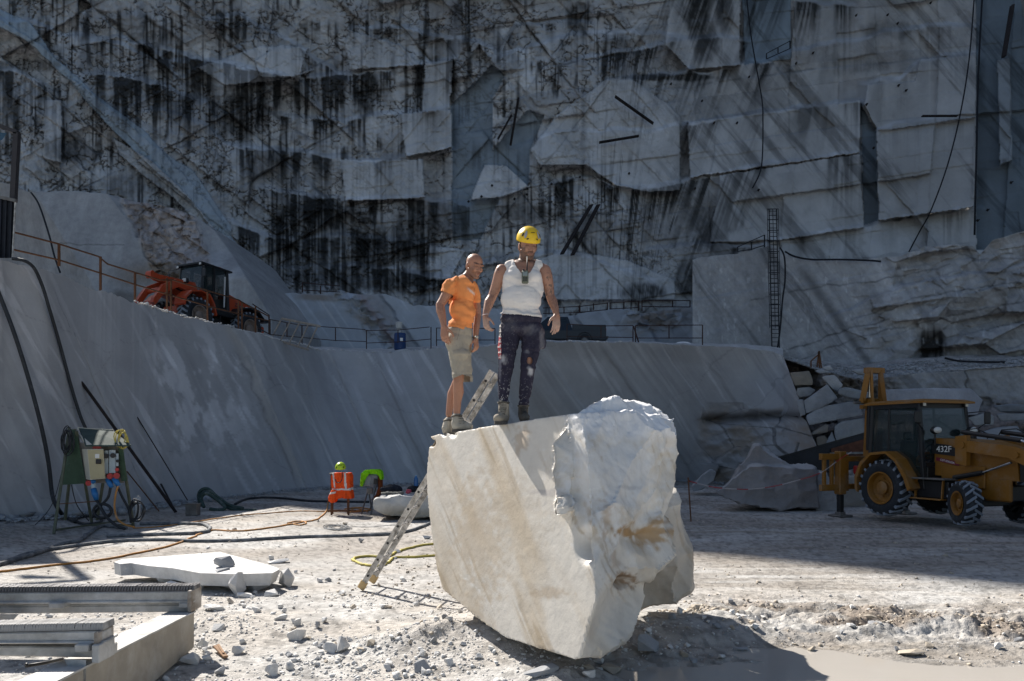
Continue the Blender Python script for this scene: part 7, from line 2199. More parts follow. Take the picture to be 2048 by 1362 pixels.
# hoses and cables over the ground
CAB = [
    ([(470, 1008), (500, 997), (560, 996), (620, 1002), (680, 1003), (738, 1004)], .040, m_hose, 'black hose running along the foot of the bench behind the orange vest'),
    ([(-60, 1135), (0, 1126), (60, 1106), (130, 1094), (230, 1082), (320, 1079), (410, 1082), (520, 1078), (620, 1073), (700, 1071), (780, 1068), (830, 1058), (862, 1046), (900, 1035)], .035, m_ghose, 'long grey hose stretched across the floor to the back of the block'),
    ([(250, 1056), (205, 1052), (180, 1066), (160, 1080), (120, 1090), (60, 1110), (-40, 1140)], .042, m_ghose, 'thick dusty hose from the electrical stand to the lower left'),
    ([(280, 1048), (330, 1047), (385, 1047), (412, 1050), (420, 1057), (408, 1064), (370, 1067), (300, 1069), (260, 1070), (215, 1072)], .040, m_ghose, 'dusty hose forming a flat loop beside the electrical stand'),
    ([(-60, 1152), (0, 1143), (100, 1131), (200, 1120), (290, 1103), (350, 1088), (395, 1070), (425, 1060), (470, 1062), (520, 1058), (560, 1052), (600, 1045), (634, 1038), (652, 1022), (657, 1000)], .020, m_orc, 'long orange cable winding from the lower left to the orange vest'),
    ([(268, 1056), (330, 1052), (400, 1042), (470, 1032), (540, 1026), (600, 1022), (650, 1023), (700, 1022), (745, 1020)], .016, m_orc, 'thinner orange cable along the shade behind the hoses'),
    ([(575, 1046), (600, 1042), (612, 1046), (600, 1050), (580, 1048), (560, 1052)], .018, m_orc, 'small kink of orange cable in front of the vest stand'),
    ([(900, 1108), (840, 1113), (790, 1115), (778, 1124), (760, 1131), (730, 1129), (709, 1122), (712, 1115), (740, 1112), (772, 1113), (795, 1103), (830, 1093), (900, 1084)], .022, m_yel2, 'yellow hose with a loop passing behind the ladder foot'),
    ([(700, 1052), (740, 1054), (790, 1050), (800, 1060), (740, 1066), (700, 1064)], .006, m_ghose, 'thin grey wire squiggle on the floor behind the ladder'),
    ([(690, 1018), (720, 1015), (742, 1020), (700, 1024), (712, 1016), (735, 1023)], .02, m_orc, 'tangle of orange cable at the feet of the two stands'),
]
for i, (pts, r_, mm, lab) in enumerate(CAB):
    cable('hose' if r_ > .021 else 'cable', pts, r_, mm, lab, 'hose' if r_ > .021 else 'cable', seed=i)
tag(obj('wire_coil', coil(676, 1054, 22, 4.5, 9, m_ghose, .008, 0, 9, lambda u, v, d: gp(u, v, .02)), m_ghose, None, True), 'flat coil of grey wire on the floor in front of the orange vest', 'wire coil')

for i, (pts, lab) in enumerate((([(402, 1012), (397, 992), (403, 980), (416, 978), (430, 990), (442, 1006), (456, 1015), (478, 1020), (512, 1021)], 'dark green hose looping up against the bench foot'),
                               ([(398, 1004), (404, 988), (420, 984), (440, 998), (458, 1010), (486, 1017)], 'second green hose strand in the heap by the bench foot'),
                               ([(408, 1014), (402, 998), (412, 987), (432, 998), (450, 1014), (440, 1020), (420, 1018)], 'third green hose strand bundled at the bench foot'))):
    q = [P(u, v, 21.6 - .1 * i - (.02 * max(0, v - 1005))) for u, v in pts]
    tag(obj('hose', MB().tube(spline(q, 6), .05, 8), m_green, None, True), lab, 'hose')
# ---------- stand with vest and helmet
m_vest = clothmat('fluorescent_fabric', .4)
vo = gp(680, 1030, 0); YV = vo.y
vs_ = thing('metal_stand', 'small rusty four-legged stand under the orange vest', 'stand', vo)
for du, dy in ((-17, 0), (17, 0), (-15, .35), (16, .35)):
    a = P(680 + du, 948, YV + dy); b = P(680 + du, 1030, YV + dy); b.z = gz(b.x, b.y)
    objw('leg', MB().beam(b, a, .045, .045), vs_, m_rust)
objw('crossbar', MB().beam(P(655, 1021, YV), P(712, 1021, YV), .035, .035), vs_, m_rust)
objw('top_plate', MB().box(P(680, 947, YV + .17), (.50, .42, .03)), vs_, m_steel)
def drape(name, outline, Y, label, cat, col_, folds=.02, thick=.012, stripes=(), n=46, bulge=.10, seed=0, side=.0):
    """hanging cloth: front sheet between outlines left(v), right(v) with folds and a body behind"""
    vs0 = [p[0] for p in outline]; v0, v1 = vs0[0], vs0[-1]
    V = np.linspace(v0, v1, n)[:, None]; T = np.linspace(0, 1, 40)[None]
    Lx = np.interp(V, vs0, [p[1] for p in outline]); Rx = np.interp(V, vs0, [p[2] for p in outline])
    U = Lx * (1 - T) + Rx * T + 0 * V; VV = V + 0 * T
    d = -bulge * np.sin(np.pi * T) ** .5 + folds * fbm(U / 5 + seed, VV / 30, 3, 960 + seed) * 2 + folds * fbm(U / 12, VV / 9, 3, 961 + seed)
    G1 = PA(U, VV + 1.5 * fbm(U / 6, VV * 0, 2, 962 + seed) * ((V - v0) / (v1 - v0)), Y + d)
    G2 = G1 + np.array([0, .30, 0]) + 0
    c = np.tile(np.array(col_), U.shape + (1,)) * (1 + .08 * fbm(U / 6, VV / 6, 3, 963))[..., None]
    for (kind, p, q, a, b, sc) in stripes:
        if kind == 'v': m_ = (np.abs(U - (p + q * (VV - v0))) < a) & (VV < b)
        else: m_ = (np.abs(VV - (p + q * (U - 680))) < a)
        c[m_] = sc
    Gf = np.concatenate([G1, G2[::-1]]); cf = np.concatenate([c, c[::-1]])
    Gf = np.concatenate([Gf, Gf[:1]]); cf = np.concatenate([cf, cf[:1]])
    o = sheet(name, Gf, cf, m_vest, kind=None, smooth=True)
    return tag(o, label, cat)
sil = (.62, .62, .60)
drape('safety_vest', [(946, 665, 699), (952, 662, 702), (965, 662, 702), (980, 664, 702), (992, 664, 704), (997, 665, 704)], YV - .04, 'orange high-visibility vest with silver stripes hung over the small rusty stand', 'safety vest', (.80, .09, .015), .03, stripes=(('v', 666, .12, 1.6, 975, sil), ('v', 689.5, .06, 2.1, 978, sil), ('h', 979, -.03, 1.9, 0, sil)), seed=1)
drape('safety_vest', [(980, 663, 672), (988, 659, 672), (996, 656, 672), (1003, 657, 670), (1006, 661, 668)], YV - .15, 'lower hanging bundle of the orange vest on the rusty stand', 'safety vest', (.80, .09, .015), .02, stripes=(('h', 983, -.2, 1.9, 0, sil),), bulge=.08, seed=2)
hs_ = thing('helmet', 'lime green helmet resting on top of the orange vest', 'helmet', P(681, 945, YV + .05))
m_lime = mat('lime_helmet_shell', (.42, .60, .02), .35, bump=.03, dust=.1)
hC = P(681, 941.5, YV + .05)
ho, on2 = helmet(hC, frame((.1, -1, -.1)), 1.25, m_lime, hs_, 'shell')
for k in range(5): patchon(on2, -.34 + k * .17, .5 + .03 * (2 - abs(k - 2)), .05, .055, m_blk, ho, 'lettering', 0, 6)
for k in (-1, 1): patchon(on2, k * .75, .18, .10, .14, m_blk, ho, 'vent')
g = MB(); g.tube(spline([P(684, 943, YV - .25), P(684.5, 955, YV - .30), P(681, 964, YV - .30), P(674, 965, YV - .28), P(670, 958, YV - .25)], 5), .012, 6)
objw('chin_strap', g, hs_, m_blk, True)

# ---------- second stand with grey box and lime jacket
so2 = gp(742, 1026, 0); Y2 = so2.y
st2 = thing('socket_stand', 'tilted grey socket box on thin legs under a lime green jacket', 'socket stand', so2)
rotb = Matrix.Rotation(R(-12), 3, 'Y')
objw('box', MB().box(P(741.5, 961, Y2), (.38, .22, .34), Matrix.Rotation(R(8), 3, 'Y'), .015), st2, mat('grey_socket_box', (.20, .21, .23), .6, var=.1, dust=.2))
objw('door', MB().box(P(736, 962, Y2 - .12), (.16, .02, .28), Matrix.Rotation(R(8), 3, 'Y'), .008), st2, mat('grey_box_door', (.26, .27, .29), .6, dust=.2))
objw('socket', MB().box(P(751, 963, Y2 - .14), (.09, .05, .15), Matrix.Rotation(R(8), 3, 'Y'), .01), st2, m_blk)
objw('neck', MB().box(P(740, 982, Y2), (.16, .12, .16)), st2, m_steel)
for a, b in (((735, 985), (723, 1028)), ((738, 985), (744, 1024)), ((752, 955), (742, 1030)), ((758, 950), (740, 1020))):
    B_ = gp(b[0], b[1], 0); objw('leg', MB().beam(B_, P(a[0], a[1], Y2 - .05), .028, .028), st2, m_steel)
lime = (.24, .62, .01)
g_ = drape('jacket', [(940, 730, 752), (943, 726, 758), (948, 723, 761)], Y2 - .12, 'lime green jacket thrown over the tilted grey socket box', 'jacket', lime, .02, bulge=.06, seed=3)
o = drape('sleeve', [(946, 722, 740), (955, 721, 733), (963, 720, 729), (972, 720, 725)], Y2 - .20, None, None, lime, .02, bulge=.05, seed=4); o.parent = g_
o = drape('collar', [(939, 738, 757), (943, 744, 762), (952, 757, 764), (960, 760, 764)], Y2 - .10, None, None, lime, .015, bulge=.04, seed=5); o.parent = g_
drape('brown_cloth', [(952, 748, 759), (962, 755, 762), (975, 756, 762), (988, 752, 761), (999, 742, 748)], Y2 + .05, 'rust brown cloth hanging behind the grey socket box', 'cloth', (.22, .06, .02), .02, bulge=.05, seed=6)

# ---------- things left at the boulder behind the ladder
YB = 19.3
def lump(name, pts, m, label, cat, vox=.02, nz=.02, seed=0):
    g = MB()
    for (u, v, d, rx, ry, rz) in pts: g.ell(P(u, v, YB + d), (rx, ry, rz))
    me = remesh(g, vox, 2, .5); v = mverts(me); nr = mnorms(me)
    setverts(me, v + nr * (nz * n3(v, 9, 970 + seed))[:, None]); me.materials.append(m)
    me.polygons.foreach_set('use_smooth', [True] * len(me.polygons))
    return tag(obj(name, me), label, cat)
lump('clothes_heap', [(770, 979, .8, .14, .16, .08), (782, 977, .8, .22, .2, .11), (793, 979, .8, .16, .15, .10), (786, 973, .9, .10, .1, .06)], mat('dark_blue_cloth', (.015, .018, .028), .9, bump=.3), 'heap of dark clothing behind the flat-topped boulder', 'clothing', nz=.04)
lump('rag', [(768, 986, 0, .10, .12, .035), (778, 986, .1, .14, .1, .04), (790, 986, .05, .12, .1, .03), (800, 986.5, 0, .10, .1, .03)], mat('grey_camouflage_rag', (.14, .14, .13), .9, var=.5, scale=22), 'crumpled grey rags and tools on top of the flat-topped boulder', 'rag', nz=.04, seed=1)
lump('glove', [(818, 982, 0, .07, .07, .05), (815, 985, 0, .06, .06, .03)], mat('dusty_pink_cloth', (.30, .05, .08), .9), 'small pink glove on the flat-topped boulder', 'glove', nz=.02, seed=2)
lump('bag', [(825, 978, .9, .15, .2, .09), (838, 978, .9, .15, .2, .09)], mat('black_bag_cloth', (.015, .016, .02), .8), 'black bag under the blue water bottle', 'bag', seed=3)
bt = thing('water_bottle', 'blue plastic water bottle standing on the black bag', 'bottle', P(832, 972, 20.1))
obj('body', MB().lathe([(.001, 0), (.055, 0), (.06, .02), (.056, .10), (.06, .16), (.055, .20), (.03, .25), (.02, .27)], (0, 0, 0), 'Z', 16), mat('blue_translucent_plastic', (.04, .14, .34), .2, bump=0), bt, True)
obj('cap', MB().cyl((0, 0, .265), (0, 0, .29), .024, n=12), mat('pale_bottle_cap', (.3, .5, .7), .4, bump=0), bt)

# ---------- barrier post and chain
bp0 = gp(1382, 1043, 0)
tag(obj('barrier_post', MB().cyl((0, 0, 0), (-.07, 0, 1.08), .018, n=8).cyl((-.065, 0, 1.0), (-.02, 0, 1.0), .012, n=6), m_rust, None, loc=bp0), 'thin rusty post standing in the floor right of the block', 'post')
cp = [(1377, 962), (1400, 968), (1432, 975), (1470, 978), (1500, 978.5), (1545, 973), (1590, 962), (1640, 946), (1680, 918), (1703, 904)]
cY = [18.4, 18.5, 18.7, 18.9, 19.0, 19.1, 19.2, 19.3, 19.2, 19.0]
S = spline([P(u, v, y) for (u, v), y in zip(cp, cY)], 9)
ch = thing('barrier_chain', 'red and white barrier chain strung from the thin rusty post to the yellow excavator', 'chain', S[0])
m_cr, m_cw = mat('red_chain_plastic', (.40, .03, .035), .5, bump=0), mat('white_chain_plastic', (.5, .45, .45), .5, bump=0)
g1 = MB(); g2 = MB()
for i in range(len(S) - 1):
    n_ = 3
    for j in range(n_):
        a = S[i].lerp(S[i + 1], j / n_); b = S[i].lerp(S[i + 1], (j + .95) / n_)
        gg = g1 if (i // 7) % 2 == 0 else g2
        d = (b - a).normalized(); sd = d.cross(Vector((0, 1, .3 if (i * n_ + j) % 2 else -2))).normalized() * .014
        m0 = (a + b) / 2
        gg.tube([a, m0 + sd, b, m0 - sd], .006, 4, closed=True)
o = objw('red_links', g1, ch, m_cr); o['kind'] = 'stuff'
o = objw('white_links', g2, ch, m_cw); o['kind'] = 'stuff'

# ---------- chain saw bar lying behind the great boulder
sw = thing('stone_saw_blade_bar', 'long black chain saw bar with a rusty plate behind the great boulder', 'stone saw', P(1650, 925, 24.8))
def S_(u, v, d=0): return P(u, v, 24.8 + d)
objw('bar', MB().hull([S_(u, v, d) for (u, v) in ((1542, 923), (1550, 919), (1765, 858), (1765, 930), (1668, 944), (1560, 930)) for d in (0, .14)]), sw, mat('black_saw_bar', (.012, .014, .02), .5, .3, var=.4, scale=3, bump=.2, dust=.12))
objw('rusty_plate', MB().hull([S_(u, v, d) for (u, v) in ((1662, 897), (1765, 868), (1765, 914), (1665, 915)) for d in (-.05, .0)]), sw, mat('rust_streaked_plate', (.09, .035, .02), .8, .2, var=.7, scale=5, dust=.15))
objw('top_rail', MB().beam(S_(1660, 907, -.07), S_(1765, 905, -.07), .06, .07), sw, m_steel)
g = MB()
for i in range(90):
    t = i / 89; u = 1550 + t * 215; v = 918.5 - t * 60.5
    g.box(S_(u, v - 1.2, .07), (.05, .08, .06))
o = objw('saw_teeth', g, sw, m_blk); o['kind'] = 'stuff'
tag(obj('steel_post', MB().beam(P(1588, 914, 25.6), P(1597, 885, 25.6), .10, .06), m_steel), 'short grey steel post sticking up behind the black saw bar', 'post')

# ---------- railings
def rail_thing(name, label, posts, top_, bot_, Yf, m, group=None, w=.045, mid=None):
    c = P(posts[0][0], posts[0][2], Yf(posts[0][0]))
    t = thing(name, label, 'railing', c, group=group)
    for (u, v0, v1) in posts:
        objw('post', MB().beam(P(u, v1, Yf(u)), P(u, v0, Yf(u)), w * 1.1, w * 1.1), t, m)
    for pl, nm in ((top_, 'top_rail'), (bot_, 'lower_rail')):
        objw(nm, MB().tube([P(u, v, Yf(u)) for u, v in pl], w * .5, 6), t, m)
    return t
LY = lambda o: (lambda u: lipY(u) + o)
rail_thing('railing', 'rusty brown railing along the lip of the left bench in front of the loader', [(118, 488, 532), (201, 513, 592), (270, 544, 600), (334, 556, 628), (342, 558, 632), (415, 583, 640), (477, 603, 660), (484, 604, 662), (511, 612, 668)],
           [(30, 465), (118, 488), (197, 513), (215, 528), (270, 545), (320, 560), (345, 560), (415, 581), (478, 600), (484, 604), (538, 633)], [(26, 499), (118, 520), (197, 545), (270, 569), (340, 590), (415, 612), (478, 628), (540, 642)], LY(.35), m_rust, w=.05)
m_rl = mat('dark_brown_railing_steel', (.05, .028, .025), .8, .2, var=.3, bump=.2)
rail_thing('railing', 'bent end post and slanting rail right behind the orange loader', [(538, 630, 668)], [(505, 608), (538, 630), (538, 640)], [(515, 655), (538, 668)], LY(.5), m_rl)
RP = [([(540, 640, 670), (574, 646, 674), (604, 651, 696), (671, 656, 682)], [(540, 639), (604, 651), (671, 655), (731, 659)], [(540, 669), (604, 675), (671, 681), (733, 683)], 'first panel of the dark railing, right of the orange loader'),
      ([(733, 660, 698), (796, 660, 686), (862, 654, 698)], [(731, 661), (796, 660), (859, 654)], [(733, 686), (796, 684), (862, 678)], 'railing panel with the blue barrel behind it'),
      ([(873, 656, 692), (940, 657, 684), (990, 657, 688)], [(873, 656), (990, 657)], [(873, 680), (990, 680)], 'railing panel behind the two men'),
      ([(1134, 648, 690), (1202, 651, 676), (1266, 651, 686)], [(1134, 648), (1200, 652), (1266, 651)], [(1134, 673), (1266, 675)], 'railing panel in front of the bed of the pickup truck'),
      ([(1271, 651, 690), (1338, 650, 677), (1405, 650, 692)], [(1271, 651), (1405, 650)], [(1271, 676), (1405, 676)], 'last railing panel next to the tall sawn wall')]
for ps, tp, bt_, lab in RP: rail_thing('railing', lab, ps, tp, bt_, LY(.4), m_rl, 'railing panels on the bench lip', w=.04)
objw_ = tag(obj('steel_bar', MB().beam(P(1267, 652, lipY(1267) + .4), P(1279, 690, lipY(1279) + .4), .05, .05), m_rl), 'slanting brace between the last two railing panels', 'steel bar')
for ps, tp, bt_, lab in (([(605, 565, 585), (641, 572, 588)], [(605, 565), (641, 569), (680, 572)], [(605, 580), (680, 584)], 'short far railing above the pale middle bench'),
                         ([(1098, 616, 629), (1128, 614, 627), (1158, 611, 626), (1160, 610, 626), (1187, 607, 620), (1215, 605, 619)], [(1086, 616), (1158, 613), (1216, 606)], [(1086, 627), (1158, 625), (1216, 619)], 'far railing rising behind the pickup truck'),
                         ([(1220, 606, 618), (1248, 604, 616), (1277, 602, 622)], [(1219, 606), (1277, 602)], [(1219, 618), (1277, 615)], 'far railing panel left of the brown rock patch'),
                         ([(1284, 601, 622), (1345, 601, 614), (1380, 601, 614)], [(1284, 601), (1380, 601)], [(1284, 613), (1380, 614)], 'far railing panel ending at the tall sawn wall')):
    rail_thing('railing', lab, ps, tp, bt_, lambda u: 58.5, m_rl, w=.07)
# ladder lying on its side, barrel, heap
t = thing('ladder', 'pale rusty ladder lying on its side behind the first dark railing panel', 'ladder', P(600, 680, 33))
LYY = lambda u: 32.5 + (u - 560) * .01
objw('rail', MB().beam(P(563, 637, 33), P(641, 653, 33.4), .09, .09), t, mat('pale_rusty_ladder', (.28, .25, .22), .8, var=.3))
objw('rail', MB().beam(P(540, 676, 33), P(618, 700, 33.4), .09, .09), t, MATS['pale_rusty_ladder'])
for i in range(5):
    u = 563 + i * 18; objw('rung', MB().beam(P(u, 638 + i * 3.6, 33), P(u - 22, 680 + i * 5, 33), .06, .05), t, MATS['pale_rusty_ladder'])
br_ = thing('barrel', 'blue plastic barrel standing on the terrace behind the railing', 'barrel', P(800, 700, 38.4))
obj('drum', MB().lathe([(.001, 0), (.27, 0), (.30, .05), (.30, .40), (.31, .42), (.30, .44), (.30, .80), (.27, .86), (.25, .86), (.25, .83), (.001, .83)], (0, 0, 0), 'Z', 24), mat('blue_barrel_plastic', (.015, .05, .16), .5, bump=.05, dust=.2), br_, 35)
obj('label', MB().box((.12, -.30, .5), (.14, .03, .16)), mw, br_)
tag(obj('filter_can', MB().lathe([(.001, 0), (.09, 0), (.09, .2), (.16, .25), (.17, .55), (.13, .58), (.001, .58)], (0, 0, 0), 'Z', 16), mat('grey_white_can', (.45, .46, .45), .6), None, 35, loc=br_.location + Vector((-.05, 0, .86))), 'greyish white can standing on the blue barrel', 'can')
tag(obj('debris_heap', remesh(MB().ell(P(1366, 690, 35.3), (.42, .3, .16)).ell(P(1378, 692, 35.2), (.25, .25, .10)).ell(P(1350, 692, 35.3), (.22, .25, .09)), .05, 1), mat('brown_scrap', (.12, .05, .025), .95, var=.6, scale=12, bump=1)), 'low heap of rusty brown debris on the lip beside the last railing panel', 'heap')

# ---------- caged ladder on the tall sawn wall
YW = lambda u, v: float(d_rm(np.array([[float(u)]]), np.array([[float(v)]]))[0, 0])
cl = thing('caged_ladder', 'tall dark steel ladder with a safety cage fixed to the sawn wall', 'ladder', P(1550, 705, YW(1550, 705) - .3))
m_cage = mat('dark_cage_steel', (.012, .014, .02), .7, .2, bump=.1)
def CL(t, du, d): 
    u = 1547 - 1.5 + t * 6 + du; v = 418 + t * 287
    return P(u, v, 46.6 + d)
for s in (-1, 1): objw('rail', MB().beam(CL(0, s * 7.5, .35), CL(1, s * 7.5, .35), .07, .05), cl, m_cage)
for i in range(34):
    t = (i + .5) / 34; objw('rung', MB().beam(CL(t, -7.5, .35), CL(t, 7.5, .35), .035, .035), cl, m_cage)
for i in range(12):
    t = i / 13.5
    pts = [CL(t, 11 * math.sin(a) , .35 - .75 * math.cos(a) * (math.cos(a) > -.3)) for a in np.linspace(-2.0, 2.0, 11)]
    objw('hoop', MB().tube(pts, .03, 5), cl, m_cage)
for a in (-1.6, -.8, 0, .8, 1.6):
    objw('cage_bar', MB().beam(CL(0, 11 * math.sin(a), .35 - .75 * math.cos(a)), CL(.83, 11 * math.sin(a), .35 - .75 * math.cos(a)), .03, .03), cl, m_cage)
for pts, r_, lab in (([(1560, 495), (1569, 515), (1570, 560), (1565, 600), (1561, 650), (1556, 690), (1552, 706)], .05, 'black hose hanging beside the caged ladder'),
                     ([(1570, 503), (1590, 513), (1625, 519), (1680, 519), (1740, 521), (1762, 523)], .06, 'black hose lying along the top of the sawn wall')):
    tag(obj('hose', MB().tube(spline([P(u, v, 46.3 if pts[0][0] < 1565 and r_ < .06 else YW(u, v) - .3) for u, v in pts], 6), r_, 6), m_cage, None, True), lab, 'hose')
tag(obj('hose', MB().tube(spline([P(u, v, 34.5) for u, v in ((1890, 716), (1920, 722), (1980, 724), (2060, 724))], 6), .05, 6), m_cage, None, True), 'black hose lying on the gravel ledge at the right', 'hose')
rail_thing('railing', 'sloping handrail on top of the sawn wall beside the caged ladder', [(1475, 494, 503), (1503, 484, 500), (1529, 470, 498)], [(1475, 494), (1529, 470)], [(1475, 503), (1505, 498), (1530, 490)], lambda u: 48.5, m_cage, w=.06)
gt = thing('gate_frame', 'small rusty barrier frame standing on the gravel ledge', 'gate frame', P(1640, 735, 33))
for a, b in (((1638, 702), (1634, 734)), ((1638, 702), (1643, 736)), ((1637, 704), (1639, 736)), ((1622, 722), (1636, 710)), ((1622, 722), (1622, 734))):
    objw('bar', MB().beam(P(*b, 33), P(*a, 33), .05, .05), gt, m_rust)

# ---------- steel on the great cliff
for a, b, w, lab in (((1230, 194), (1306, 248), .30, 'long dark beam slanting down to the right high on the cliff'), ((1198, 286), (1277, 273), .26, 'short nearly level dark beam on the cliff below the slanting one'),
                     ((1021, 291), (1037, 197), .22, 'thin upright dark bar in the bluish recess of the cliff'), ((996, 279), (1023, 231), .18, 'shorter bar beside the thin upright one in the recess'),
                     ((1124, 508), (1182, 411), .50, 'left one of the pair of heavy dark beams leaning behind the helmeted man'), ((1145, 510), (1196, 411), .50, 'right one of the pair of heavy dark beams leaning on the cliff'),
                     ((2006, 115), (2023, 12), .30, 'dark upright bar at the top of the bluish right-hand face'), ((1843, 233), (1913, 233), .14, 'thin level bar across the right-hand slab of the cliff')):
    A_, B_ = oncliff(*a), oncliff(*b); y = min(A_.y, B_.y); A_, B_ = P(*a, A_.y), P(*b, B_.y)
    g = MB(); g.beam(A_, B_, w, .10); g.beam(A_ + Vector((0, -.12, 0)), B_ + Vector((0, -.12, 0)), w * .25, .2); g.beam(A_ + Vector((0, -.24, 0)), B_ + Vector((0, -.24, 0)), w, .10)
    tag(obj('steel_beam', g, m_dsteel), lab, 'steel beam')
for pts, r_, lab in (([(1490, -60), (1494, 0), (1502, 70), (1512, 130), (1524, 200), (1526, 240), (1525, 310), (1520, 345), (1505, 376)], .07, 'thin cable hanging down the middle right of the cliff'),
                     ([(1968, -60), (1964, 0), (1956, 160), (1953, 300), (1951, 380), (1949, 470)], .09, 'straight cable hanging along the right-hand corner of the cliff'),
                     ([(1952, -60), (1948, 0), (1938, 120), (1920, 230), (1895, 330), (1862, 420), (1838, 465), (1818, 503)], .07, 'slack cable sweeping down to the left on the right-hand slab'),
                     ([(62, 385), (78, 410), (98, 470), (108, 510), (120, 545)], .06, 'thin black cable lying on the upper left outcrop')):
    q = [(oncliff(u, max(v, -60), .9) if pts[0][0] > 100 else P(u, v, 50.3 - .02 * (v - 380))) for u, v in pts]
    tag(obj('cable', MB().tube(spline(q, 5), r_, 5), m_cage, None, True), lab, 'cable')
rail_thing('railing', 'tiny sloping catwalk rail high on the right of the cliff', [(1533, 107, 117), (1556, 96, 106), (1580, 82, 97)], [(1533, 107), (1580, 82)], [(1533, 118), (1580, 97)], lambda u: oncliff(1556, 100, 1.0).y, m_cage, w=.09)
bolts = [(1712, 31), (1775, 30), (1861, 6), (1795, 47), (1626, 106), (1592, 127), (1498, 154), (1404, 202), (1428, 246), (1474, 246), (1390, 377), (1517, 380), (1797, 171), (1812, 181), (1733, 209), (1747, 296), (1258, 347), (1160, 354), (1103, 368), (984, 371), (937, 403), (963, 393), (1029, 398), (2022, 365), (1975, 420), (1955, 441), (1054, 389), (1342, 168)]
for (u, v) in bolts:
    q = oncliff(u, v, .15)
    tag(obj('rock_bolt', MB().box((0, 0, 0), (.20, .10, .20), Matrix.Rotation(.6, 3, 'Y')).cyl((0, -.05, 0), (0, -.3, 0), .05, n=6), m_dsteel, None, loc=q), 'small dark rock bolt plate set in the cliff face', 'rock bolt', 'rock bolts in the cliff')

# ---------- dark cabin and frame on the bench at the far left
YK = 19.4
kb = thing('steel_cabin', 'black sheet-steel cabin with a bare post frame on the bench at the far left', 'cabin', P(10, 516, YK))
mk = mat('black_sheet_steel', (.010, .013, .02), .6, .2, var=.3, bump=.1)
g = MB(); g.hull([P(u, v, YK) for u, v in ((-70, 380), (31, 402), (25, 516), (-70, 516))] + [P(u, v, YK + 1.4) for u, v in ((-70, 380), (20, 404), (16, 512), (-70, 512))])
objw('wall', g, kb, mk)
for i in range(9): objw('rib', MB().beam(P(-60 + i * 10.5, 385 + i * 2.2, YK - .02), P(-62 + i * 10.3, 515, YK - .02), .05, .03), kb, mk)
objw('coping', MB().beam(P(-70, 379, YK - .03), P(33, 402, YK - .03), .10, .08), kb, m_steel)
objw('corner_strip', MB().beam(P(31, 402, YK - .03), P(25, 516, YK - .03), .03, .03), kb, m_alu)
objw('post', MB().beam(P(27, 400, YK + .1), P(34, 266, YK + .1), .13, .13), kb, mat('dark_frame_steel', (.045, .042, .045), .6, .3, bump=.1))
objw('beam', MB().beam(P(-70, 226, YK + .1), P(36, 266, YK + .1), .13, .10), kb, MATS['dark_frame_steel'])
objw('tarp', MB().hull([P(u, v, YK + .3) for u, v in ((-40, 262), (14, 266), (4, 280), (-40, 290))] + [P(-40, 270, YK + .6)]), kb, mat('blue_tarp', (.03, .08, .14), .6))

# ---------- dusty chain saw frame at the lower left
m_fr = mat('marble_dusted_steel', (.30, .29, .27), .7, .1, var=.15, scale=5, bump=.3, dust=.9, dustc=(.58, .58, .57))
m_ch = mat('dusty_saw_chain', (.10, .10, .11), .6, .4, var=.4, scale=14, bump=.3, dust=.4, dustc=(.4, .4, .4))
fr_ = thing('saw_machine_frame', 'marble-dusted steel frame of a chain saw machine with two toothed rails at the lower left', 'saw frame', P(200, 1300, 6.2))
def Bx(u, v, Y): return P(u, v, Y)
def bar4(name, tl, tr, hpx, Y0, Y1, dep, m, bev=.008):
    a, b = P(tl[0], tl[1], Y0), P(tr[0], tr[1], Y1)
    h0 = hpx * (Y0 + Y1) / 2 / F
    return objw(name, MB().beam(a - Vector((0, -dep / 2, h0 / 2)), b - Vector((0, -dep / 2, h0 / 2)), dep, h0, bev=bev), fr_, m)
YA0, YA1 = 6.9, 7.0
bar4('upper_rail', (-120, 1187), (386, 1183), 21, YA0, YA1, .14, m_fr)
bar4('rail_flange', (-120, 1204), (386, 1201), 6, YA0 - .02, YA1 - .02, .20, m_fr)
bar4('lower_tube', (-120, 1210), (366, 1206), 6, YA0 + .03, YA1 + .03, .05, m_fr)
bar4('lower_rail', (-120, 1215), (386, 1210), 14, YA0 + .02, YA1 + .02, .16, m_fr)
objw('end_plate', MB().box(P(389, 1198, YA1 + .05), (.035, .24, .20), None, .006), fr_, mat('rust_stained_plate', (.24, .20, .16), .7, .1, var=.4, dust=.7))
objw('bracket', MB().box(P(122, 1208, YA0 + .05), (.14, .16, .055), None, .008), fr_, m_fr)
objw('bracket', MB().box(P(376, 1207, YA1 + .05), (.10, .18, .05), None, .008), fr_, m_fr)
YB0, YB1 = 4.95, 5.0
bar4('front_rail', (-120, 1268), (205, 1262), 20, YB0, YB1, .14, m_fr)
bar4('front_flange', (-120, 1284), (208, 1283), 5, YB0 - .02, YB1 - .02, .20, m_fr)
bar4('front_lower_rail', (-120, 1291), (212, 1296), 20, YB0 + .02, YB1 + .02, .16, m_fr)
objw('front_end_plate', MB().box(P(208, 1275, YB1 + .05), (.03, .20, .12), None, .006), fr_, MATS['rust_stained_plate'])
objw('bracket', MB().box(P(175, 1291, YB1), (.09, .15, .05), None, .006), fr_, m_fr)
objw('bracket', MB().box(P(207, 1300, YB1 + .02), (.05, .20, .12), None, .006), fr_, m_fr)
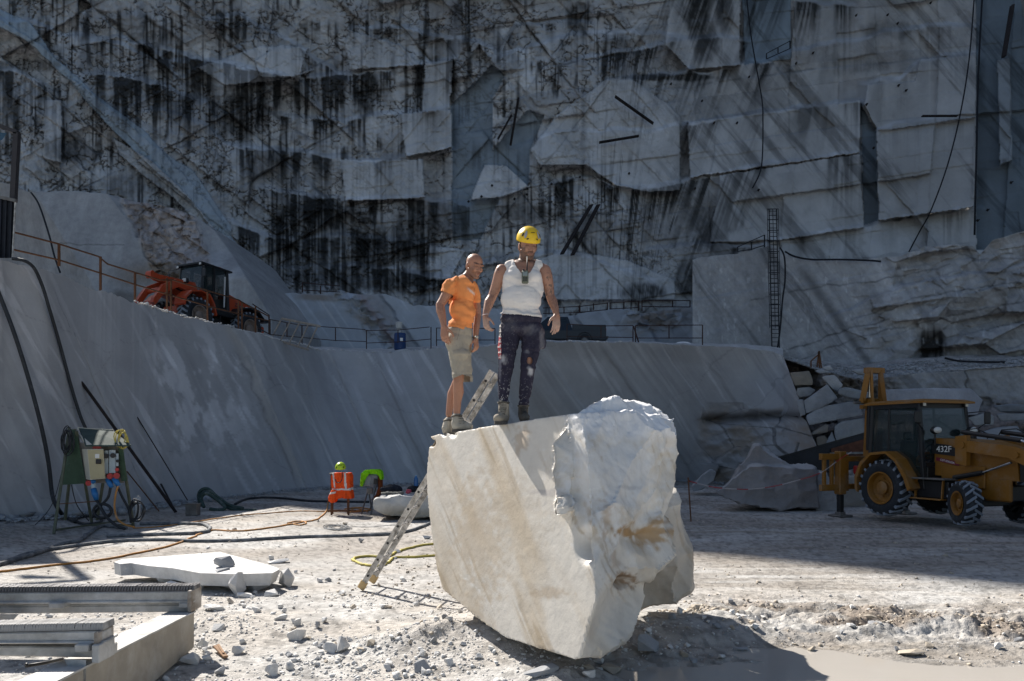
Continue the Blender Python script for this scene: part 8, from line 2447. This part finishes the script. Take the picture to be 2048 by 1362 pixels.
# toothed chains on the rails: every tooth its own piece
tooth = MB().hull([(-.009, -.072, 0), (.008, -.072, 0), (-.009, .072, 0), (.008, .072, 0), (-.001, -.068, .026), (.010, -.068, .024), (-.001, .068, .026), (.010, .068, .024)]).mesh('chain_tooth', m_ch)
tooth2 = tooth.copy(); tooth2.materials.clear(); tooth2.materials.append(mat('white_dusted_chain', (.2, .2, .2), .7, .1, var=.3, scale=14, bump=.3, dust=.6, dustc=(.5, .5, .5)))
for (a, b, Ya, Yb, n, me) in (((-110, 1186), (386, 1182), YA0, YA1, 84, tooth), ((-110, 1267), (204, 1261), YB0, YB1, 60, tooth2)):
    p_, q_ = P(a[0], a[1], Ya), P(b[0], b[1], Yb)
    for i in range(n):
        o = bpy.data.objects.new('chain_tooth', me); COL.objects.link(o); o.parent = fr_; o.matrix_parent_inverse = fr_.matrix_basis.inverted()
        o.location = p_.lerp(q_, i / (n - 1)) + Vector((0, .07, .004)); o.rotation_euler = (0, rnd.uniform(-.12, .12), 0); o.scale = (1.2, 1, 1.9)
objw('chain_guide', MB().beam(P(-110, 1186, YA0) + Vector((0, .07, .0)), P(386, 1182, YA1) + Vector((0, .07, .0)), .12, .014), fr_, m_ch)
# diagonal girder
d0, d1 = (388, 1224, 7.05), (163, 1338, 4.9)
ga, gb = P(*d0), P(*d1)
gg_ = (gb - ga).normalized(); sd_ = gg_.cross(Vector((0, 0, 1))).normalized()
for s in (1,):
    za_, zb_ = gz(ga.x, ga.y) - .05, gz(gb.x, gb.y) - .05
    w_ = .20
    pts = []
    for p_, zl in ((ga, za_ + .10), (gb, zb_)):
        for k in (0, -w_): pts += [p_ + Vector((k, 0, 0)), Vector((p_.x + k, p_.y, zl))]
    ext = gb + gg_ * .5
    for k in (0, -w_): pts += [ext + Vector((k, 0, 0)), Vector((ext.x + k, ext.y, zb_))]
    objw('girder', MB().hull(pts), fr_, mat('dusty_beige_girder', (.34, .31, .26), .75, .1, var=.2, scale=4, bump=.3, dust=.45, dustc=(.55, .54, .52)))
    objw('girder_top_plate', MB().hull([p + Vector((k, 0, z)) for p in (ga, ext) for k in (.02, -w_ - .02) for z in (0, .014)]), fr_, m_fr)
objw('gusset', MB().hull([P(u, v, 4.93 + d) for (u, v) in ((128, 1318), (172, 1320), (172, 1362), (168, 1400)) for d in (0, .03)]), fr_, m_fr)
objw('strut', MB().hull([P(u, v, 6.8 + d) for (u, v) in ((-60, 1228), (38, 1228), (10, 1258), (-60, 1262)) for d in (0, .08)]), fr_, m_fr)
objw('rear_leg', MB().beam(P(-100, 1300, 5.5), P(-100, 1210, 6.9), .15, .2), fr_, m_fr)
tag(obj('pry_bar', MB().tube([P(52, 1332, 5.15), P(90, 1326, 5.3), P(125, 1318, 5.5)], .012, 8).cyl(P(52, 1332, 5.15), P(56, 1329, 5.16), .018, n=8), m_blk, None, True), 'short black bar lying on the white ground under the front toothed rail', 'bar')
o = gp(441, 1306, .02)
tag(obj('wood_splinter', MB().beam((-.10, .13, .03), (.10, -.13, .0), .045, .02, bev=.004).beam((-.08, .15, .035), (.06, -.08, .02), .02, .015), mat('splintered_brown_wood', (.26, .15, .08), .8, var=.4, scale=20), None, loc=o), 'splintered piece of brown wood lying in the rubble', 'wood')
tag(obj('inner_tube', MB().tube(spline([gp(262, 1345, .02), gp(268, 1330, .10), gp(272, 1316, .16), gp(285, 1306, .12), gp(300, 1302, .06), gp(320, 1299, .02)], 5), .014, 6), m_hose, None, True), 'short black hose end sticking out beside the rounded stone', 'hose')
